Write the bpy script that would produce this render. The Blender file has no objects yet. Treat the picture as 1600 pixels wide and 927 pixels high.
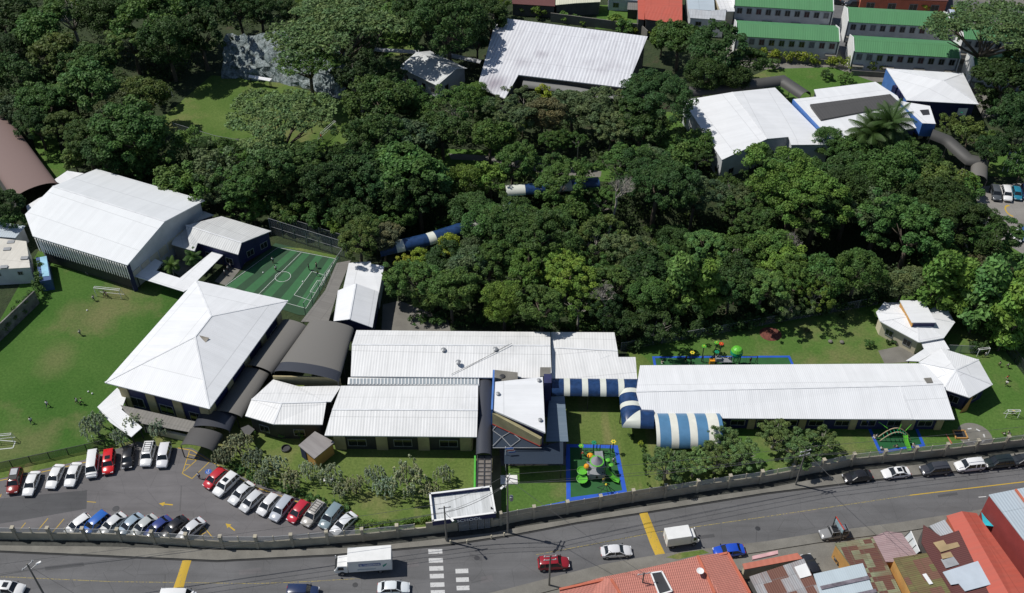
import bpy, bmesh, math, random
import numpy as np
from mathutils import Vector, Matrix, Euler
from mathutils.geometry import tessellate_polygon
R = math.radians
# ---------------------------------------------------------------- camera, world, sun, exposure
F, TH, CH = 1600.0, R(42), 135.0
scn = bpy.context.scene
cd = bpy.data.cameras.new('camera'); cam = bpy.data.objects.new('camera', cd); scn.collection.objects.link(cam)
cam.location = (0, 0, CH); cam.rotation_euler = (math.pi/2 - TH, 0, 0)
cd.sensor_width = 36; cd.lens = F/1600*36; cd.clip_end = 3000; cd.clip_start = 1
scn.camera = cam
W = bpy.data.worlds.new('World'); scn.world = W; W.use_nodes = True
SEL, SAZ = R(57), R(16)
tosun = Vector((-math.cos(SEL)*math.cos(SAZ), math.cos(SEL)*math.sin(SAZ), math.sin(SEL)))
nt = W.node_tree; sky = nt.nodes.new('ShaderNodeTexSky'); sky.sky_type = 'NISHITA'; sky.sun_disc = False
sky.sun_elevation = SEL; sky.sun_rotation = math.atan2(tosun.x, tosun.y); sky.air_density = 1; sky.dust_density = 0.6
nt.links.new(sky.outputs[0], nt.nodes['Background'].inputs[0]); nt.nodes['Background'].inputs[1].default_value = 0.065
sl = bpy.data.lights.new('sun', 'SUN'); sl.energy = 3.7; sl.angle = R(0.53); sl.color = (1, 0.965, 0.91)
so = bpy.data.objects.new('sun', sl); scn.collection.objects.link(so)
so.rotation_euler = tosun.to_track_quat('Z', 'Y').to_euler()
scn.view_settings.view_transform = 'Standard'; scn.view_settings.look = 'None'
scn.view_settings.exposure = 0.07; scn.view_settings.gamma = 1
scn.render.resolution_x, scn.render.resolution_y = 1024, 593
scn.cycles.max_bounces = 6; scn.cycles.transparent_max_bounces = 12

# ---------------------------------------------------------------- helpers
col = scn.collection
rnd = random.Random(7)
CT, ST = math.cos(TH), math.sin(TH)
def ray(px, py):
    x = (px-800)/F; y = -(py-463.5)/F
    return Vector((x, CT + y*ST, -ST + y*CT))
def P(px, py, z=0.0):                 # the place at height z seen at a spot of the photograph
    d = ray(px, py); t = (z-CH)/d.z
    return Vector((d.x*t, d.y*t, z))
def PX(p):                            # and back, used only for choosing labels and plan areas
    d = Vector(p) - Vector((0, 0, CH)); dep = d.y*CT - d.z*ST; up = d.y*ST + d.z*CT
    return (800+F*d.x/dep, 463.5-F*up/dep)
def tag(o, label=None, cat=None, group=None, kind=None):
    if label: o['label'] = label
    if cat: o['category'] = cat
    if group: o['group'] = group
    if kind: o['kind'] = kind
    return o
def empty(name, loc=(0, 0, 0), rz=0, label=None, cat=None, group=None):
    o = bpy.data.objects.new(name, None); col.objects.link(o); o.location = loc; o.rotation_euler = (0, 0, rz)
    o.empty_display_size = 0.5
    return tag(o, label, cat, group)
def copy_tree(o, parent=None):
    c = o.copy(); col.objects.link(c)
    if parent: c.parent = parent
    for ch in list(o.children): copy_tree(ch, c)
    return c
KIDS = {}
def finish(o, parent):
    col.objects.link(o)
    if parent is not None:
        o.parent = parent; KIDS.setdefault(parent.name, []).append(o)
        b = parent; off = Vector((0, 0, 0))
        while b is not None: off += Vector(b.location); b = b.parent
        return off
    return Vector((0, 0, 0))
class MB:                              # gathers shapes, then links them as one mesh
    def __init__(s): s.v = []; s.f = []; s.mi = []; s.uv = {}
    def add(s, vs, fs, mi=0):
        n = len(s.v); s.v += [tuple(v) for v in vs]
        for f in fs: s.f.append([n+i for i in f]); s.mi.append(mi)
        return s
    def box(s, c, size, rz=0, mi=0, taper=1.0):
        x, y, z = size[0]/2, size[1]/2, size[2]/2; ca, sa = math.cos(rz), math.sin(rz); vs = []
        for dz in (-1, 1):
            k = taper if dz > 0 else 1
            for dx, dy in ((-1, -1), (1, -1), (1, 1), (-1, 1)):
                a, b = dx*x*k, dy*y*k
                vs.append((c[0]+a*ca-b*sa, c[1]+a*sa+b*ca, c[2]+dz*z))
        return s.add(vs, [(3, 2, 1, 0), (4, 5, 6, 7), (0, 1, 5, 4), (1, 2, 6, 5), (2, 3, 7, 6), (3, 0, 4, 7)], mi)
    def bar(s, a, b, w=0.1, h=None, mi=0):
        a, b = Vector(a), Vector(b); h = h or w; d = (b-a).normalized()
        up = Vector((0, 0, 1)) if abs(d.z) < .95 else Vector((1, 0, 0))
        sx = d.cross(up).normalized()*w/2; sy = d.cross(sx).normalized()*h/2
        vs = [a-sx-sy, a+sx-sy, a+sx+sy, a-sx+sy, b-sx-sy, b+sx-sy, b+sx+sy, b-sx+sy]
        return s.add(vs, [(0, 1, 2, 3), (7, 6, 5, 4), (1, 0, 4, 5), (2, 1, 5, 6), (3, 2, 6, 7), (0, 3, 7, 4)], mi)
    def tube(s, pts, rads, n=6, mi=0, cap=True):
        pts = [Vector(p) for p in pts]; rings = []; base = len(s.v)
        if not hasattr(rads, '__len__'): rads = [rads]*len(pts)
        for i, p in enumerate(pts):
            d = (pts[min(i+1, len(pts)-1)] - pts[max(i-1, 0)]).normalized()
            up = Vector((0, 0, 1)) if abs(d.z) < .9 else Vector((1, 0, 0))
            a = d.cross(up).normalized(); b = d.cross(a)
            for k in range(n):
                t = 2*math.pi*k/n; s.v.append(tuple(p + a*math.cos(t)*rads[i] + b*math.sin(t)*rads[i]))
        for i in range(len(pts)-1):
            for k in range(n):
                s.f.append([base+i*n+k, base+i*n+(k+1) % n, base+(i+1)*n+(k+1) % n, base+(i+1)*n+k]); s.mi.append(mi)
        if cap:
            s.f.append([base+k for k in range(n)][::-1]); s.mi.append(mi)
            s.f.append([base+(len(pts)-1)*n+k for k in range(n)]); s.mi.append(mi)
        return s
    def lathe(s, c, prof, n=12, mi=0, sx=1, sy=1):
        base = len(s.v)
        for r, z in prof:
            for k in range(n):
                t = 2*math.pi*k/n; s.v.append((c[0]+r*math.cos(t)*sx, c[1]+r*math.sin(t)*sy, c[2]+z))
        for i in range(len(prof)-1):
            for k in range(n):
                s.f.append([base+i*n+k, base+i*n+(k+1) % n, base+(i+1)*n+(k+1) % n, base+(i+1)*n+k]); s.mi.append(mi)
        s.f.append([base+k for k in range(n)][::-1]); s.mi.append(mi)
        s.f.append([base+(len(prof)-1)*n+k for k in range(n)]); s.mi.append(mi)
        return s
    def ball(s, c, r, n=10, m=6, mi=0, sz=1):
        return s.lathe(c, [(max(1e-3, r*math.sin(math.pi*i/m)), -r*sz*math.cos(math.pi*i/m)) for i in range(m+1)], n, mi)
    def prism(s, poly, z0, z1, mi=0):
        n = len(poly); zz0 = z0 if hasattr(z0, '__len__') else [z0]*n; zz1 = z1 if hasattr(z1, '__len__') else [z1]*n
        if area(poly) < 0: poly = poly[::-1]; zz0 = zz0[::-1]; zz1 = zz1[::-1]
        vs = [(p[0], p[1], zz0[i]) for i, p in enumerate(poly)] + [(p[0], p[1], zz1[i]) for i, p in enumerate(poly)]
        fs = [(i, (i+1) % n, n+(i+1) % n, n+i) for i in range(n)]
        tr = tri([(p[0], p[1]) for p in poly])
        fs += [tuple(n+i for i in t) for t in tr] + [tuple(t[::-1]) for t in tr]
        return s.add(vs, fs, mi)
    def build(s, name, mats, parent=None, smooth=False, bevel=0):
        me = bpy.data.meshes.new(name); o = bpy.data.objects.new(name, me)
        off = finish(o, parent)
        me.from_pydata([(a-off.x, b-off.y, c-off.z) for a, b, c in s.v] if off.length else s.v, [], s.f)
        if not isinstance(mats, (list, tuple)): mats = [mats]
        for m in mats: me.materials.append(m)
        if len(mats) > 1: me.polygons.foreach_set('material_index', s.mi)
        if smooth:
            me.polygons.foreach_set('use_smooth', [True]*len(s.f)); me.set_sharp_from_angle(angle=R(40))
        me.update(); me.validate()
        if bevel:
            b = o.modifiers.new('bevel', 'BEVEL'); b.width = bevel; b.segments = 2; b.limit_method = 'ANGLE'; b.angle_limit = R(30)
        return o
def area(p): return sum(p[i][0]*p[(i+1) % len(p)][1]-p[(i+1) % len(p)][0]*p[i][1] for i in range(len(p)))/2
def tri(p):
    out = []
    for t in tessellate_polygon([[Vector((a, b, 0)) for a, b in p]]):
        t = list(t)
        if area([p[i] for i in t]) < 0: t = t[::-1]
        if abs(area([p[i] for i in t])) > 1e-7: out.append(tuple(t))
    return out
def inset(poly, d):                    # shrink a plan outline by d, keeping each corner's height
    n = len(poly); sg = 1 if area(poly) > 0 else -1; out = []
    for i in range(n):
        a, b, c = Vector(poly[i-1][:2]), Vector(poly[i][:2]), Vector(poly[(i+1) % n][:2])
        e1 = (b-a).normalized(); e2 = (c-b).normalized()
        n1 = Vector((-e1.y, e1.x))*sg; n2 = Vector((-e2.y, e2.x))*sg
        m = n1+n2; k = m.length
        m = m/k if k > 1e-6 else n1
        q = b + m*min(d/max(0.35, m.dot(n1)), 2.5*d)
        out.append(Vector((q.x, q.y, poly[i][2])))
    return out
def inpoly(x, y, poly):
    c = False; n = len(poly); j = n-1
    for i in range(n):
        xi, yi = poly[i][0], poly[i][1]; xj, yj = poly[j][0], poly[j][1]
        if (yi > y) != (yj > y) and x < (xj-xi)*(y-yi)/(yj-yi)+xi: c = not c
        j = i
    return c

# ---------------------------------------------------------------- materials
def newmat(name):
    m = bpy.data.materials.new(name); m.use_nodes = True
    return m, m.node_tree, m.node_tree.nodes['Principled BSDF']
class N:                               # tiny node writer
    def __init__(s, t): s.t = t
    def __call__(s, typ, ins=None, **kw):
        n = s.t.nodes.new(typ)
        for k, v in kw.items(): setattr(n, k, v)
        for k, v in (ins or {}).items():
            if isinstance(v, bpy.types.NodeSocket): s.t.links.new(v, n.inputs[k])
            else: n.inputs[k].default_value = v
        return n
    def math(s, op, a, b=0.0, c=None):
        d = {0: a, 1: b}
        if c is not None: d[2] = c
        return s('ShaderNodeMath', d, operation=op).outputs[0]
    def mix(s, f, a, b, bt='MIX'):
        n = s('ShaderNodeMix', data_type='RGBA', blend_type=bt)
        for i, v in ((0, f), (6, a), (7, b)):
            if isinstance(v, bpy.types.NodeSocket): s.t.links.new(v, n.inputs[i])
            else: n.inputs[i].default_value = v if i == 0 else tuple(v)+((1,) if len(v) == 3 else ())
        return n.outputs[2]
    def ramp(s, f, stops):
        n = s('ShaderNodeValToRGB', {0: f}); r = n.color_ramp
        while len(r.elements) < len(stops): r.elements.new(0.5)
        for e, (p, c) in zip(r.elements, stops): e.position = p; e.color = tuple(c)+(1,) if len(c) == 3 else c
        return n.outputs[0]
    def noise(s, vec, scale, detail=4, rough=.55):
        return s('ShaderNodeTexNoise', {'Vector': vec, 'Scale': scale, 'Detail': detail, 'Roughness': rough}).outputs[0]
MC = {}
def mat(name, c, rough=.7, metal=0, var=.18, scale=.6, bump=.0, obj=False, spec=None, fine=0):
    if name in MC: return MC[name]
    m, t, b = newmat(name); g = N(t)
    v = g('ShaderNodeTexCoord').outputs['Object'] if obj else g('ShaderNodeNewGeometry').outputs['Position']
    n = g.noise(v, scale, 5)
    lo = tuple(x*(1-var) for x in c); hi = tuple(min(1, x*(1+var)) for x in c)
    cc = g.ramp(n, [(.3, lo), (.7, hi)])
    if fine:
        n2 = g.noise(v, 9, 3, .7); cc = g.mix(1.0, cc, g.ramp(n2, [(.3, (1-fine,)*3), (.7, (1, 1, 1))]), 'MULTIPLY')
    t.links.new(cc, b.inputs['Base Color']); b.inputs['Roughness'].default_value = rough; b.inputs['Metallic'].default_value = metal
    if spec is not None: b.inputs['Specular IOR Level'].default_value = spec
    if bump:
        bn = g('ShaderNodeBump', {'Height': g.noise(v, 6, 5), 'Strength': bump, 'Distance': .1}); t.links.new(bn.outputs[0], b.inputs['Normal'])
    MC[name] = m; return m
def roofmat(name, c, rib=.3, depth=.5, seam=6, dirt=.12, dirtc=(.25, .24, .22), rough=.55, patch=None, ribcol=.06, metal=0, sheet=.05, spots=()):
    if name in MC: return MC[name]
    m, t, b = newmat(name); g = N(t)
    uv = g('ShaderNodeUVMap', uv_map='UVMap').outputs[0]
    s = g('ShaderNodeSeparateXYZ', {0: uv}); u, v = s.outputs[0], s.outputs[1]
    pos = g('ShaderNodeNewGeometry').outputs['Position']
    base = g.ramp(g.noise(uv, .25, 4), [(.3, tuple(x*.95 for x in c)), (.7, c)])
    sh = g('ShaderNodeTexWhiteNoise', {0: g('ShaderNodeCombineXYZ', {0: g.math('FLOOR', g.math('DIVIDE', u, .95)), 1: g.math('FLOOR', g.math('DIVIDE', v, seam))}).outputs[0]}).outputs[0]
    base = g.mix(1.0, base, g.ramp(sh, [(0, (1-sheet,)*3), (1, (1, 1, 1))]), 'MULTIPLY')
    if patch:
        pc, thr, psc = patch
        w = g('ShaderNodeTexWhiteNoise', {0: g('ShaderNodeCombineXYZ', {0: g.math('FLOOR', g.math('DIVIDE', u, psc)), 1: g.math('FLOOR', g.math('DIVIDE', v, psc*1.6))}).outputs[0]}).outputs[0]
        base = g.mix(g.math('GREATER_THAN', w, thr), base, pc)
    st = g('ShaderNodeCombineXYZ', {0: g.math('MULTIPLY', u, 1.6), 1: g.math('MULTIPLY', v, .12)}).outputs[0]
    streak = g.ramp(g.noise(st, 1.0, 5, .65), [(.42, (0, 0, 0)), (.75, (1, 1, 1))])
    base = g.mix(g.math('MULTIPLY', streak, dirt), base, dirtc)
    blot = g.ramp(g.noise(pos, .09, 6, .62), [(.55, (0, 0, 0)), (.78, (1, 1, 1))])
    base = g.mix(g.math('MULTIPLY', blot, dirt*1.2), base, dirtc)
    for sx, sy, sr, sk in spots:
        c_ = P(sx, sy, 7); d_ = g('ShaderNodeVectorMath', {0: pos, 1: tuple(c_)}, operation='DISTANCE').outputs['Value']
        f_ = g.ramp(g.math('DIVIDE', g.math('ADD', d_, g.math('MULTIPLY', g.noise(st, 1.6, 4), 4.0)), sr+2.0), [(.4, (sk,)*3), (1, (0, 0, 0))]); base = g.mix(f_, base, dirtc)
    sm = g.math('LESS_THAN', g.math('FRACT', g.math('DIVIDE', v, seam)), .16/seam)
    base = g.mix(g.math('MULTIPLY', sm, .34), base, tuple(x*.45 for x in c))
    w = g.math('SINE', g.math('MULTIPLY', u, 2*math.pi/rib))
    base = g.mix(g.math('MULTIPLY', g.math('LESS_THAN', w, -.7), ribcol), base, tuple(x*.5 for x in c))
    t.links.new(base, b.inputs['Base Color'])
    bn = g('ShaderNodeBump', {'Height': w, 'Strength': depth, 'Distance': .03}); t.links.new(bn.outputs[0], b.inputs['Normal'])
    b.inputs['Roughness'].default_value = rough; b.inputs['Metallic'].default_value = metal
    MC[name] = m; return m
def paintmat(name, rough=.25, dirt=.04):
    m, t, b = newmat(name); g = N(t)
    oi = g('ShaderNodeObjectInfo').outputs['Color']; n = g.noise(g('ShaderNodeTexCoord').outputs['Object'], 2.2, 4)
    cc = g.mix(g.math('MULTIPLY', n, dirt), oi, (.3, .28, .25))
    t.links.new(cc, b.inputs['Base Color']); b.inputs['Roughness'].default_value = rough
    b.inputs['Coat Weight'].default_value = .6; b.inputs['Coat Roughness'].default_value = .05
    return m
M_paint = paintmat('car_paint')
M_glass = mat('dark_glass', (.016, .019, .022), .08, var=.2, spec=.7)
M_tyre = mat('tyre_rubber', (.02, .02, .02), .85, obj=True)
M_rim = mat('rim_metal', (.45, .45, .46), .35, .8, obj=True)
M_lamp = mat('lamp_glass', (.75, .76, .78), .12, obj=True)
M_red = mat('red_lens', (.35, .01, .01), .2, obj=True)
M_black = mat('black_plastic', (.015, .015, .016), .5, obj=True)
M_white = mat('white_paint', (.8, .8, .78), .5, var=.06)
M_whitewall = mat('white_wall', (.58, .6, .61), .8, var=.1, fine=.08)
M_grey = mat('grey_metal', (.3, .31, .32), .5, .2, var=.15)
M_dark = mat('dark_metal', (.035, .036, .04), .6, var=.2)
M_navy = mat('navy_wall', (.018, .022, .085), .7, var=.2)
M_blue = mat('blue_wall', (.07, .18, .48), .6, var=.12)
M_beige = mat('beige_wall', (.42, .36, .2), .85, var=.15, fine=.1)
M_cream = mat('cream_wall', (.6, .54, .4), .85, var=.12)
M_ochre = mat('ochre_wall', (.55, .3, .09), .85, var=.12)
M_conc = mat('concrete', (.21, .2, .175), .9, var=.2, scale=.35, bump=.1, fine=.3)
M_fencewall = mat('fence_wall_render', (.43, .39, .3), .9, var=.2, scale=.5, bump=.1, fine=.15)
M_dark_shade_wall = mat('dark_shade_wall', (.1, .095, .09), .9, var=.2)
M_bark = mat('bark', (.13, .105, .08), .95, var=.3, scale=3, obj=True, bump=.4)
M_palebark = mat('pale_bark', (.36, .33, .29), .9, var=.25, scale=3, obj=True)
def paint(name, c, wear):
    m, t, b = newmat(name); g = N(t); p = g('ShaderNodeNewGeometry').outputs['Position']
    w = g.ramp(g.noise(p, 3.2, 7, .75), [(wear, (0, 0, 0)), (wear+.1, (1, 1, 1))]); t.links.new(g.mix(w, c, (.125, .123, .12)), b.inputs['Base Color']); b.inputs['Roughness'].default_value = .85; return m
M_yellow = paint('road_yellow', (.5, .33, .035), .57); M_wpaint = paint('road_white', (.55, .55, .54), .56); M_line = mat('pitch_white', (.6, .62, .6), .9, var=.15, scale=2)
M_lgreen = mat('lime_plastic', (.12, .46, .04), .35, var=.08, obj=True)
M_dgreen = mat('teal_plastic', (.01, .28, .14), .35, var=.1, obj=True)
M_oran = mat('orange_plastic', (.8, .33, .02), .35, var=.08, obj=True)
M_redp = mat('red_plastic', (.6, .05, .02), .4, var=.08, obj=True)
M_yelp = mat('yellow_plastic', (.75, .6, .05), .4, var=.08, obj=True)
M_bluep = mat('blue_kerb_rubber', (.015, .09, .5), .6, var=.1)
M_wood = mat('dry_wood', (.42, .34, .22), .85, var=.25, scale=2)
M_terra = mat('terracotta_paint', (.5, .14, .08), .8, var=.12)
def leafmat(name, rough=.6, trans=.22):
    m, t, b = newmat(name); g = N(t)
    oi = g('ShaderNodeObjectInfo'); at = g('ShaderNodeAttribute', attribute_name='tint').outputs['Color']
    c = g.mix(1.0, oi.outputs['Color'], at, 'MULTIPLY')
    t.links.new(c, b.inputs['Base Color']); b.inputs['Roughness'].default_value = rough; b.inputs['Specular IOR Level'].default_value = .25
    tr = g('ShaderNodeBsdfTranslucent', {'Color': c}); mx = g('ShaderNodeMixShader', {0: trans})
    t.links.new(b.outputs[0], mx.inputs[1]); t.links.new(tr.outputs[0], mx.inputs[2])
    t.links.new(mx.outputs[0], t.nodes['Material Output'].inputs[0]); return m
M_leaf = leafmat('leaves')
def meshmat(name, c, dens, period=.12):     # woven wire: real holes
    m, t, b = newmat(name); g = N(t); b.inputs['Base Color'].default_value = c+(1,); b.inputs['Roughness'].default_value = .5
    tr = g('ShaderNodeBsdfTransparent'); mx = g('ShaderNodeMixShader', {0: dens})
    t.links.new(tr.outputs[0], mx.inputs[1]); t.links.new(b.outputs[0], mx.inputs[2]); t.links.new(mx.outputs[0], t.nodes['Material Output'].inputs[0]); return m
M_wire = meshmat('wire_mesh', (.22, .24, .25), .3)
M_wirelight = meshmat('pale_wire_mesh', (.55, .56, .54), .6)
M_net = meshmat('net', (.6, .6, .6), .16)
M_wiredark = meshmat('dark_wire_mesh', (.03, .035, .04), .6)
M_tglass = meshmat('tinted_sheet', (.02, .035, .06), .82)

# ---------------------------------------------------------------- roofs, walls
def roof_mesh(name, V, Fs, m, parent, t=.14, udir=None):
    V = [P(*v) if not isinstance(v, Vector) else v for v in V]
    faces = []
    for f in Fs:
        f = list(f)
        nrm = Vector((0, 0, 0))
        for i in range(len(f)):
            a, b = V[f[i]], V[f[(i+1) % len(f)]]; nrm += a.cross(b)
        if nrm.z < 0: f = f[::-1]; nrm = -nrm
        faces.append((f, nrm.normalized()))
    edges = {}
    for f, _ in faces:
        for i in range(len(f)): edges[(f[i], f[(i+1) % len(f)])] = 1
    bd = [e for e in edges if (e[1], e[0]) not in edges]
    nv = len(V); vs = [tuple(v) for v in V] + [(v.x, v.y, v.z-t) for v in V]
    fs = [f for f, _ in faces] + [[nv+i for i in f[::-1]] for f, _ in faces] + [[a, nv+a, nv+b, b] for a, b in bd]
    o = bpy.data.objects.new(name, bpy.data.meshes.new(name)); off = finish(o, parent)
    me = o.data; me.from_pydata([(a-off.x, b-off.y, c-off.z) for a, b, c in vs], [], fs); me.materials.append(m)
    uvl = me.uv_layers.new(name='UVMap')
    k = 0
    for pi, f in enumerate(fs):
        if pi < len(faces): nrm = faces[pi][1]
        elif pi < 2*len(faces): nrm = faces[pi-len(faces)][1]
        else: nrm = None
        if nrm is not None:
            if udir is not None: u = (P(udir[2], udir[3], 5)-P(udir[0], udir[1], 5)); u = (u-nrm*u.dot(nrm)).normalized()
            elif nrm.z > .9995:
                L = max(((V[f[i] % nv]-V[f[i-1] % nv]) for i in range(len(f))), key=lambda e: e.length); u = L.normalized()
            else: u = Vector((0, 0, 1)).cross(nrm).normalized()
            w = nrm.cross(u)
        for i in f:
            p = Vector(vs[i])
            uvl.data[k].uv = (p.dot(u), p.dot(w)) if nrm is not None else (0.2, 3.0)
            k += 1
    me.update()
    loop = []; nx = {a: b for a, b in bd}
    if bd:
        s = bd[0][0]; loop = [s]
        while nx.get(loop[-1]) not in (None, s) and len(loop) < 60: loop.append(nx[loop[-1]])
    return o, [V[i] for i in loop]
def wallpanels(root, loop, win=None, pil=None, winmat=None, zb=0, vis=True):
    n = len(loop); sg = 1 if area(loop) > 0 else -1; ctr = Vector((0, 0, CH))
    for i in range(n):
        a, b = loop[i], loop[(i+1) % n]; e = Vector((b.x-a.x, b.y-a.y, 0)); L = e.length
        if L < 1.5: continue
        e.normalize(); nr = Vector((e.y, -e.x, 0))*sg; mid = (a+b)/2
        if vis and nr.dot(ctr-mid) < 0: continue
        rz = math.atan2(e.y, e.x); top = min(a.z, b.z)
        if pil:
            sp, w, pm = pil; k = max(1, int(L/sp))
            for j in range(k+1):
                q = Vector((a.x, a.y, 0)) + e*(w/2+(L-w)*j/k) + nr*.06
                MB().box((q.x, q.y, (zb+top-.15)/2), (w, .3, top-.15-zb), rz).build('pillar', pm, root)
        if win:
            sp, w, s0, s1 = win; k = int((L-.6)/sp)
            for j in range(k):
                q = Vector((a.x, a.y, 0)) + e*(L*(j+.5)/k) + nr*.04
                h1 = min(s1, top-zb-.35); zc = zb+(s0+h1)/2; hh = h1-s0
                if hh < .3: continue
                f = MB(); t_ = .09
                for dx in (-w/2, w/2): f.box((q.x+e.x*dx, q.y+e.y*dx, zc), (t_, .14, hh+t_), rz)
                for dz in (-hh/2, hh/2): f.box((q.x, q.y, zc+dz), (w-t_, .14, t_), rz)
                f.box((q.x, q.y, zc), (.05, .1, hh-t_), rz)
                fo = f.build('window', winmat or M_grey, root)
                pn = MB().box((q.x+nr.x*.0, q.y, zc), (w-t_, .06, hh-t_), rz).build('pane', M_glass, fo)
M_cap = mat('ridge_flashing', (.7, .71, .72), .6, var=.1)
def caps(VV, Fs, root, m):
    if m is None: return
    E = {}
    for f in Fs:
        for i in range(len(f)): E.setdefault(tuple(sorted((f[i], f[(i+1) % len(f)]))), []).append(f)
    mb = MB(); k = 0
    for (a, b), fl in E.items():
        if len(fl) != 2 or (VV[a]-VV[b]).length < 1.5: continue
        n = []
        for f in fl:
            v = Vector((0, 0, 0))
            for i in range(len(f)): v += VV[f[i]].cross(VV[f[(i+1) % len(f)]])
            n.append(v.normalized()*(1 if v.z > 0 else -1))
        cz = sum(sum(VV[i].z for i in f)/len(f) for f in fl)/2
        if n[0].dot(n[1]) < .9995 and (VV[a].z+VV[b].z)/2 > cz: mb.bar(VV[a]+Vector((0, 0, .02)), VV[b]+Vector((0, 0, .02)), .3, .05); k += 1
    if k: mb.build('ridge_cap', m, root)
def building(name, label, V, Fs, rm, wm, cat='building', group=None, over=.6, win=None, pil=None, zb=0, t=.16, udir=None, winmat=None, walls=True, wtop=None, band=None):
    VV = [P(*v) for v in V]; c = sum(VV, Vector((0, 0, 0)))/len(VV)
    root = empty(name, (c.x, c.y, zb), 0, label, cat, group)
    ro, loop = roof_mesh('roof', VV, Fs, rm, root, t, udir)
    caps(VV, Fs, root, M_cap if rm.name.find('white') >= 0 else None)
    if walls and len(loop) > 2:
        lp = inset(loop, over)
        MB().prism(lp, zb, [(wtop if wtop else q.z-t-.02) for q in lp]).build('wall', wm, root)
        if band:
            bm_, z0, z1 = band; lq = inset(loop, over-.05); MB().prism(lq, z0, z1).build('band', bm_, root)
        wallpanels(root, lp, win, pil, winmat, zb)
    return root
def gable(name, label, A, B, C, D, R1, R2, rm, wm, **k):   # eave A-B, ridge R1-R2, eave D-C
    return building(name, label, [A, B, R2, C, D, R1], [(0, 1, 2, 5), (5, 2, 3, 4)], rm, wm, **k)
def barrel(name, label, path, width, rise, mats, cat='canopy', seg=None, stripe=None, posts=None, n=8, group=None, wallm=None, ground=0):
    pts = [Vector(p) for p in path]; root = empty(name, (pts[0].x, pts[0].y, ground), 0, label, cat, group)
    # resample
    rs = []; sidx = []
    tot = 0
    for i in range(len(pts)-1):
        L = (pts[i+1]-pts[i]).length; k = max(1, round(L/(seg or 2.0)))
        for j in range(k): rs.append(pts[i].lerp(pts[i+1], j/k))
    rs.append(pts[-1]); mb = MB(); N_ = len(rs)
    wd = width if hasattr(width, '__len__') else None
    for i, p in enumerate(rs):
        d0 = (p-rs[i-1]).normalized() if i else None; d1 = (rs[i+1]-p).normalized() if i < N_-1 else None
        d = (d0+d1) if (d0 and d1) else (d0 or d1); d.z = 0; d.normalize(); s = Vector((d.y, -d.x, 0))
        k = 1
        if d0 and d1: k = 1/max(.5, Vector((d1.x, d1.y, 0)).normalized().dot(d))
        w = (wd[0]+(wd[1]-wd[0])*i/(N_-1)) if wd else width
        for j in range(n+1):
            a = math.pi*j/n; q = p + s*(math.cos(a)*w/2*k); mb.v.append((q.x, q.y, p.z+rise*math.sin(a)))
        for j in range(n+1):
            a = math.pi*j/n; q = p + s*(math.cos(a)*(w/2-.08)*k); mb.v.append((q.x, q.y, p.z-.06+rise*math.sin(a)))
    m2 = 2*(n+1)
    for i in range(N_-1):
        mi = stripe[i % len(stripe)] if stripe else 0
        for j in range(n):
            a = i*m2+j; mb.f.append([a, a+1, a+m2+1, a+m2]); mb.mi.append(mi)
            a = i*m2+n+1+j; mb.f.append([a+m2, a+m2+1, a+1, a]); mb.mi.append(mi)
        for j in (0, n):
            a = i*m2+j; b = a+n+1; mb.f.append([a, b, b+m2, a+m2]); mb.mi.append(mi)
    for i in (0, N_-1):
        for j in range(n): a = i*m2+j; mb.f.append([a, a+1, a+n+2, a+n+1]); mb.mi.append(0)
    mb.build('roof', mats, root, smooth=True)
    if wallm:
        for sgn in (-1, 1):
            w = MB()
            for i in range(N_-1):
                d = (rs[i+1]-rs[i]); d.z = 0; d.normalize(); s = Vector((d.y, -d.x, 0))*sgn*(width/2-.15)
                a, b = rs[i]+s, rs[i+1]+s; w.add([(a.x, a.y, ground), (b.x, b.y, ground), (b.x, b.y, b.z-.02), (a.x, a.y, a.z-.02)], [(0, 1, 2, 3)])
            w.build('side_wall', wallm, root)
    if posts:
        for i in range(0, N_, posts):
            d = rs[min(i+1, N_-1)]-rs[max(i-1, 0)]; d.z = 0; d.normalize(); s = Vector((d.y, -d.x, 0))
            w = (wd[0]+(wd[1]-wd[0])*i/(N_-1)) if wd else width
            for sg in (-1, 1):
                q = rs[i]+s*sg*(w/2-.12); MB().box((q.x, q.y, (ground+q.z)/2), (.14, .14, q.z-ground)).build('post', M_dark, root)
    return root
def sheet(name, poly, z, m, kind='structure', label=None, cat=None):
    pts = [P(a, b, z) for a, b in poly]; t = tri([(p.x, p.y) for p in pts])
    o = MB().add(pts, t).build(name, m)
    tag(o, label, cat, None, kind); return o
def slab(name, poly, z, th, m, parent):
    pts = [P(a, b, z) for a, b in poly]; return MB().prism(pts, z-th, z).build(name, m, parent)
# ---------------------------------------------------------------- the ground
RV = [P(620, 345), P(760, 362), P(930, 372), P(1150, 362), P(1330, 362), P(1430, 375)]
def segd(x, y, a, b):
    dx, dy = b.x-a.x, b.y-a.y; t = max(0, min(1, ((x-a.x)*dx+(y-a.y)*dy)/(dx*dx+dy*dy)))
    return math.hypot(x-a.x-t*dx, y-a.y-t*dy)
def gh(x, y):
    d = min(segd(x, y, RV[i], RV[i+1]) for i in range(len(RV)-1))
    return -.07 - (7*math.cos(math.pi/2*d/16)**2 if d < 16 else 0)
M_ground, _t, _b = newmat('forest_soil'); g = N(_t); _p = g('ShaderNodeNewGeometry').outputs['Position']
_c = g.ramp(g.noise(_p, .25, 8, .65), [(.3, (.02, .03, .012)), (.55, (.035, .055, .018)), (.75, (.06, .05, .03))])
_t.links.new(_c, _b.inputs['Base Color']); _b.inputs['Roughness'].default_value = 1
_t.links.new(g('ShaderNodeBump', {'Height': g.noise(_p, 1.5, 6), 'Strength': .8, 'Distance': .5}).outputs[0], _b.inputs['Normal'])
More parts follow.
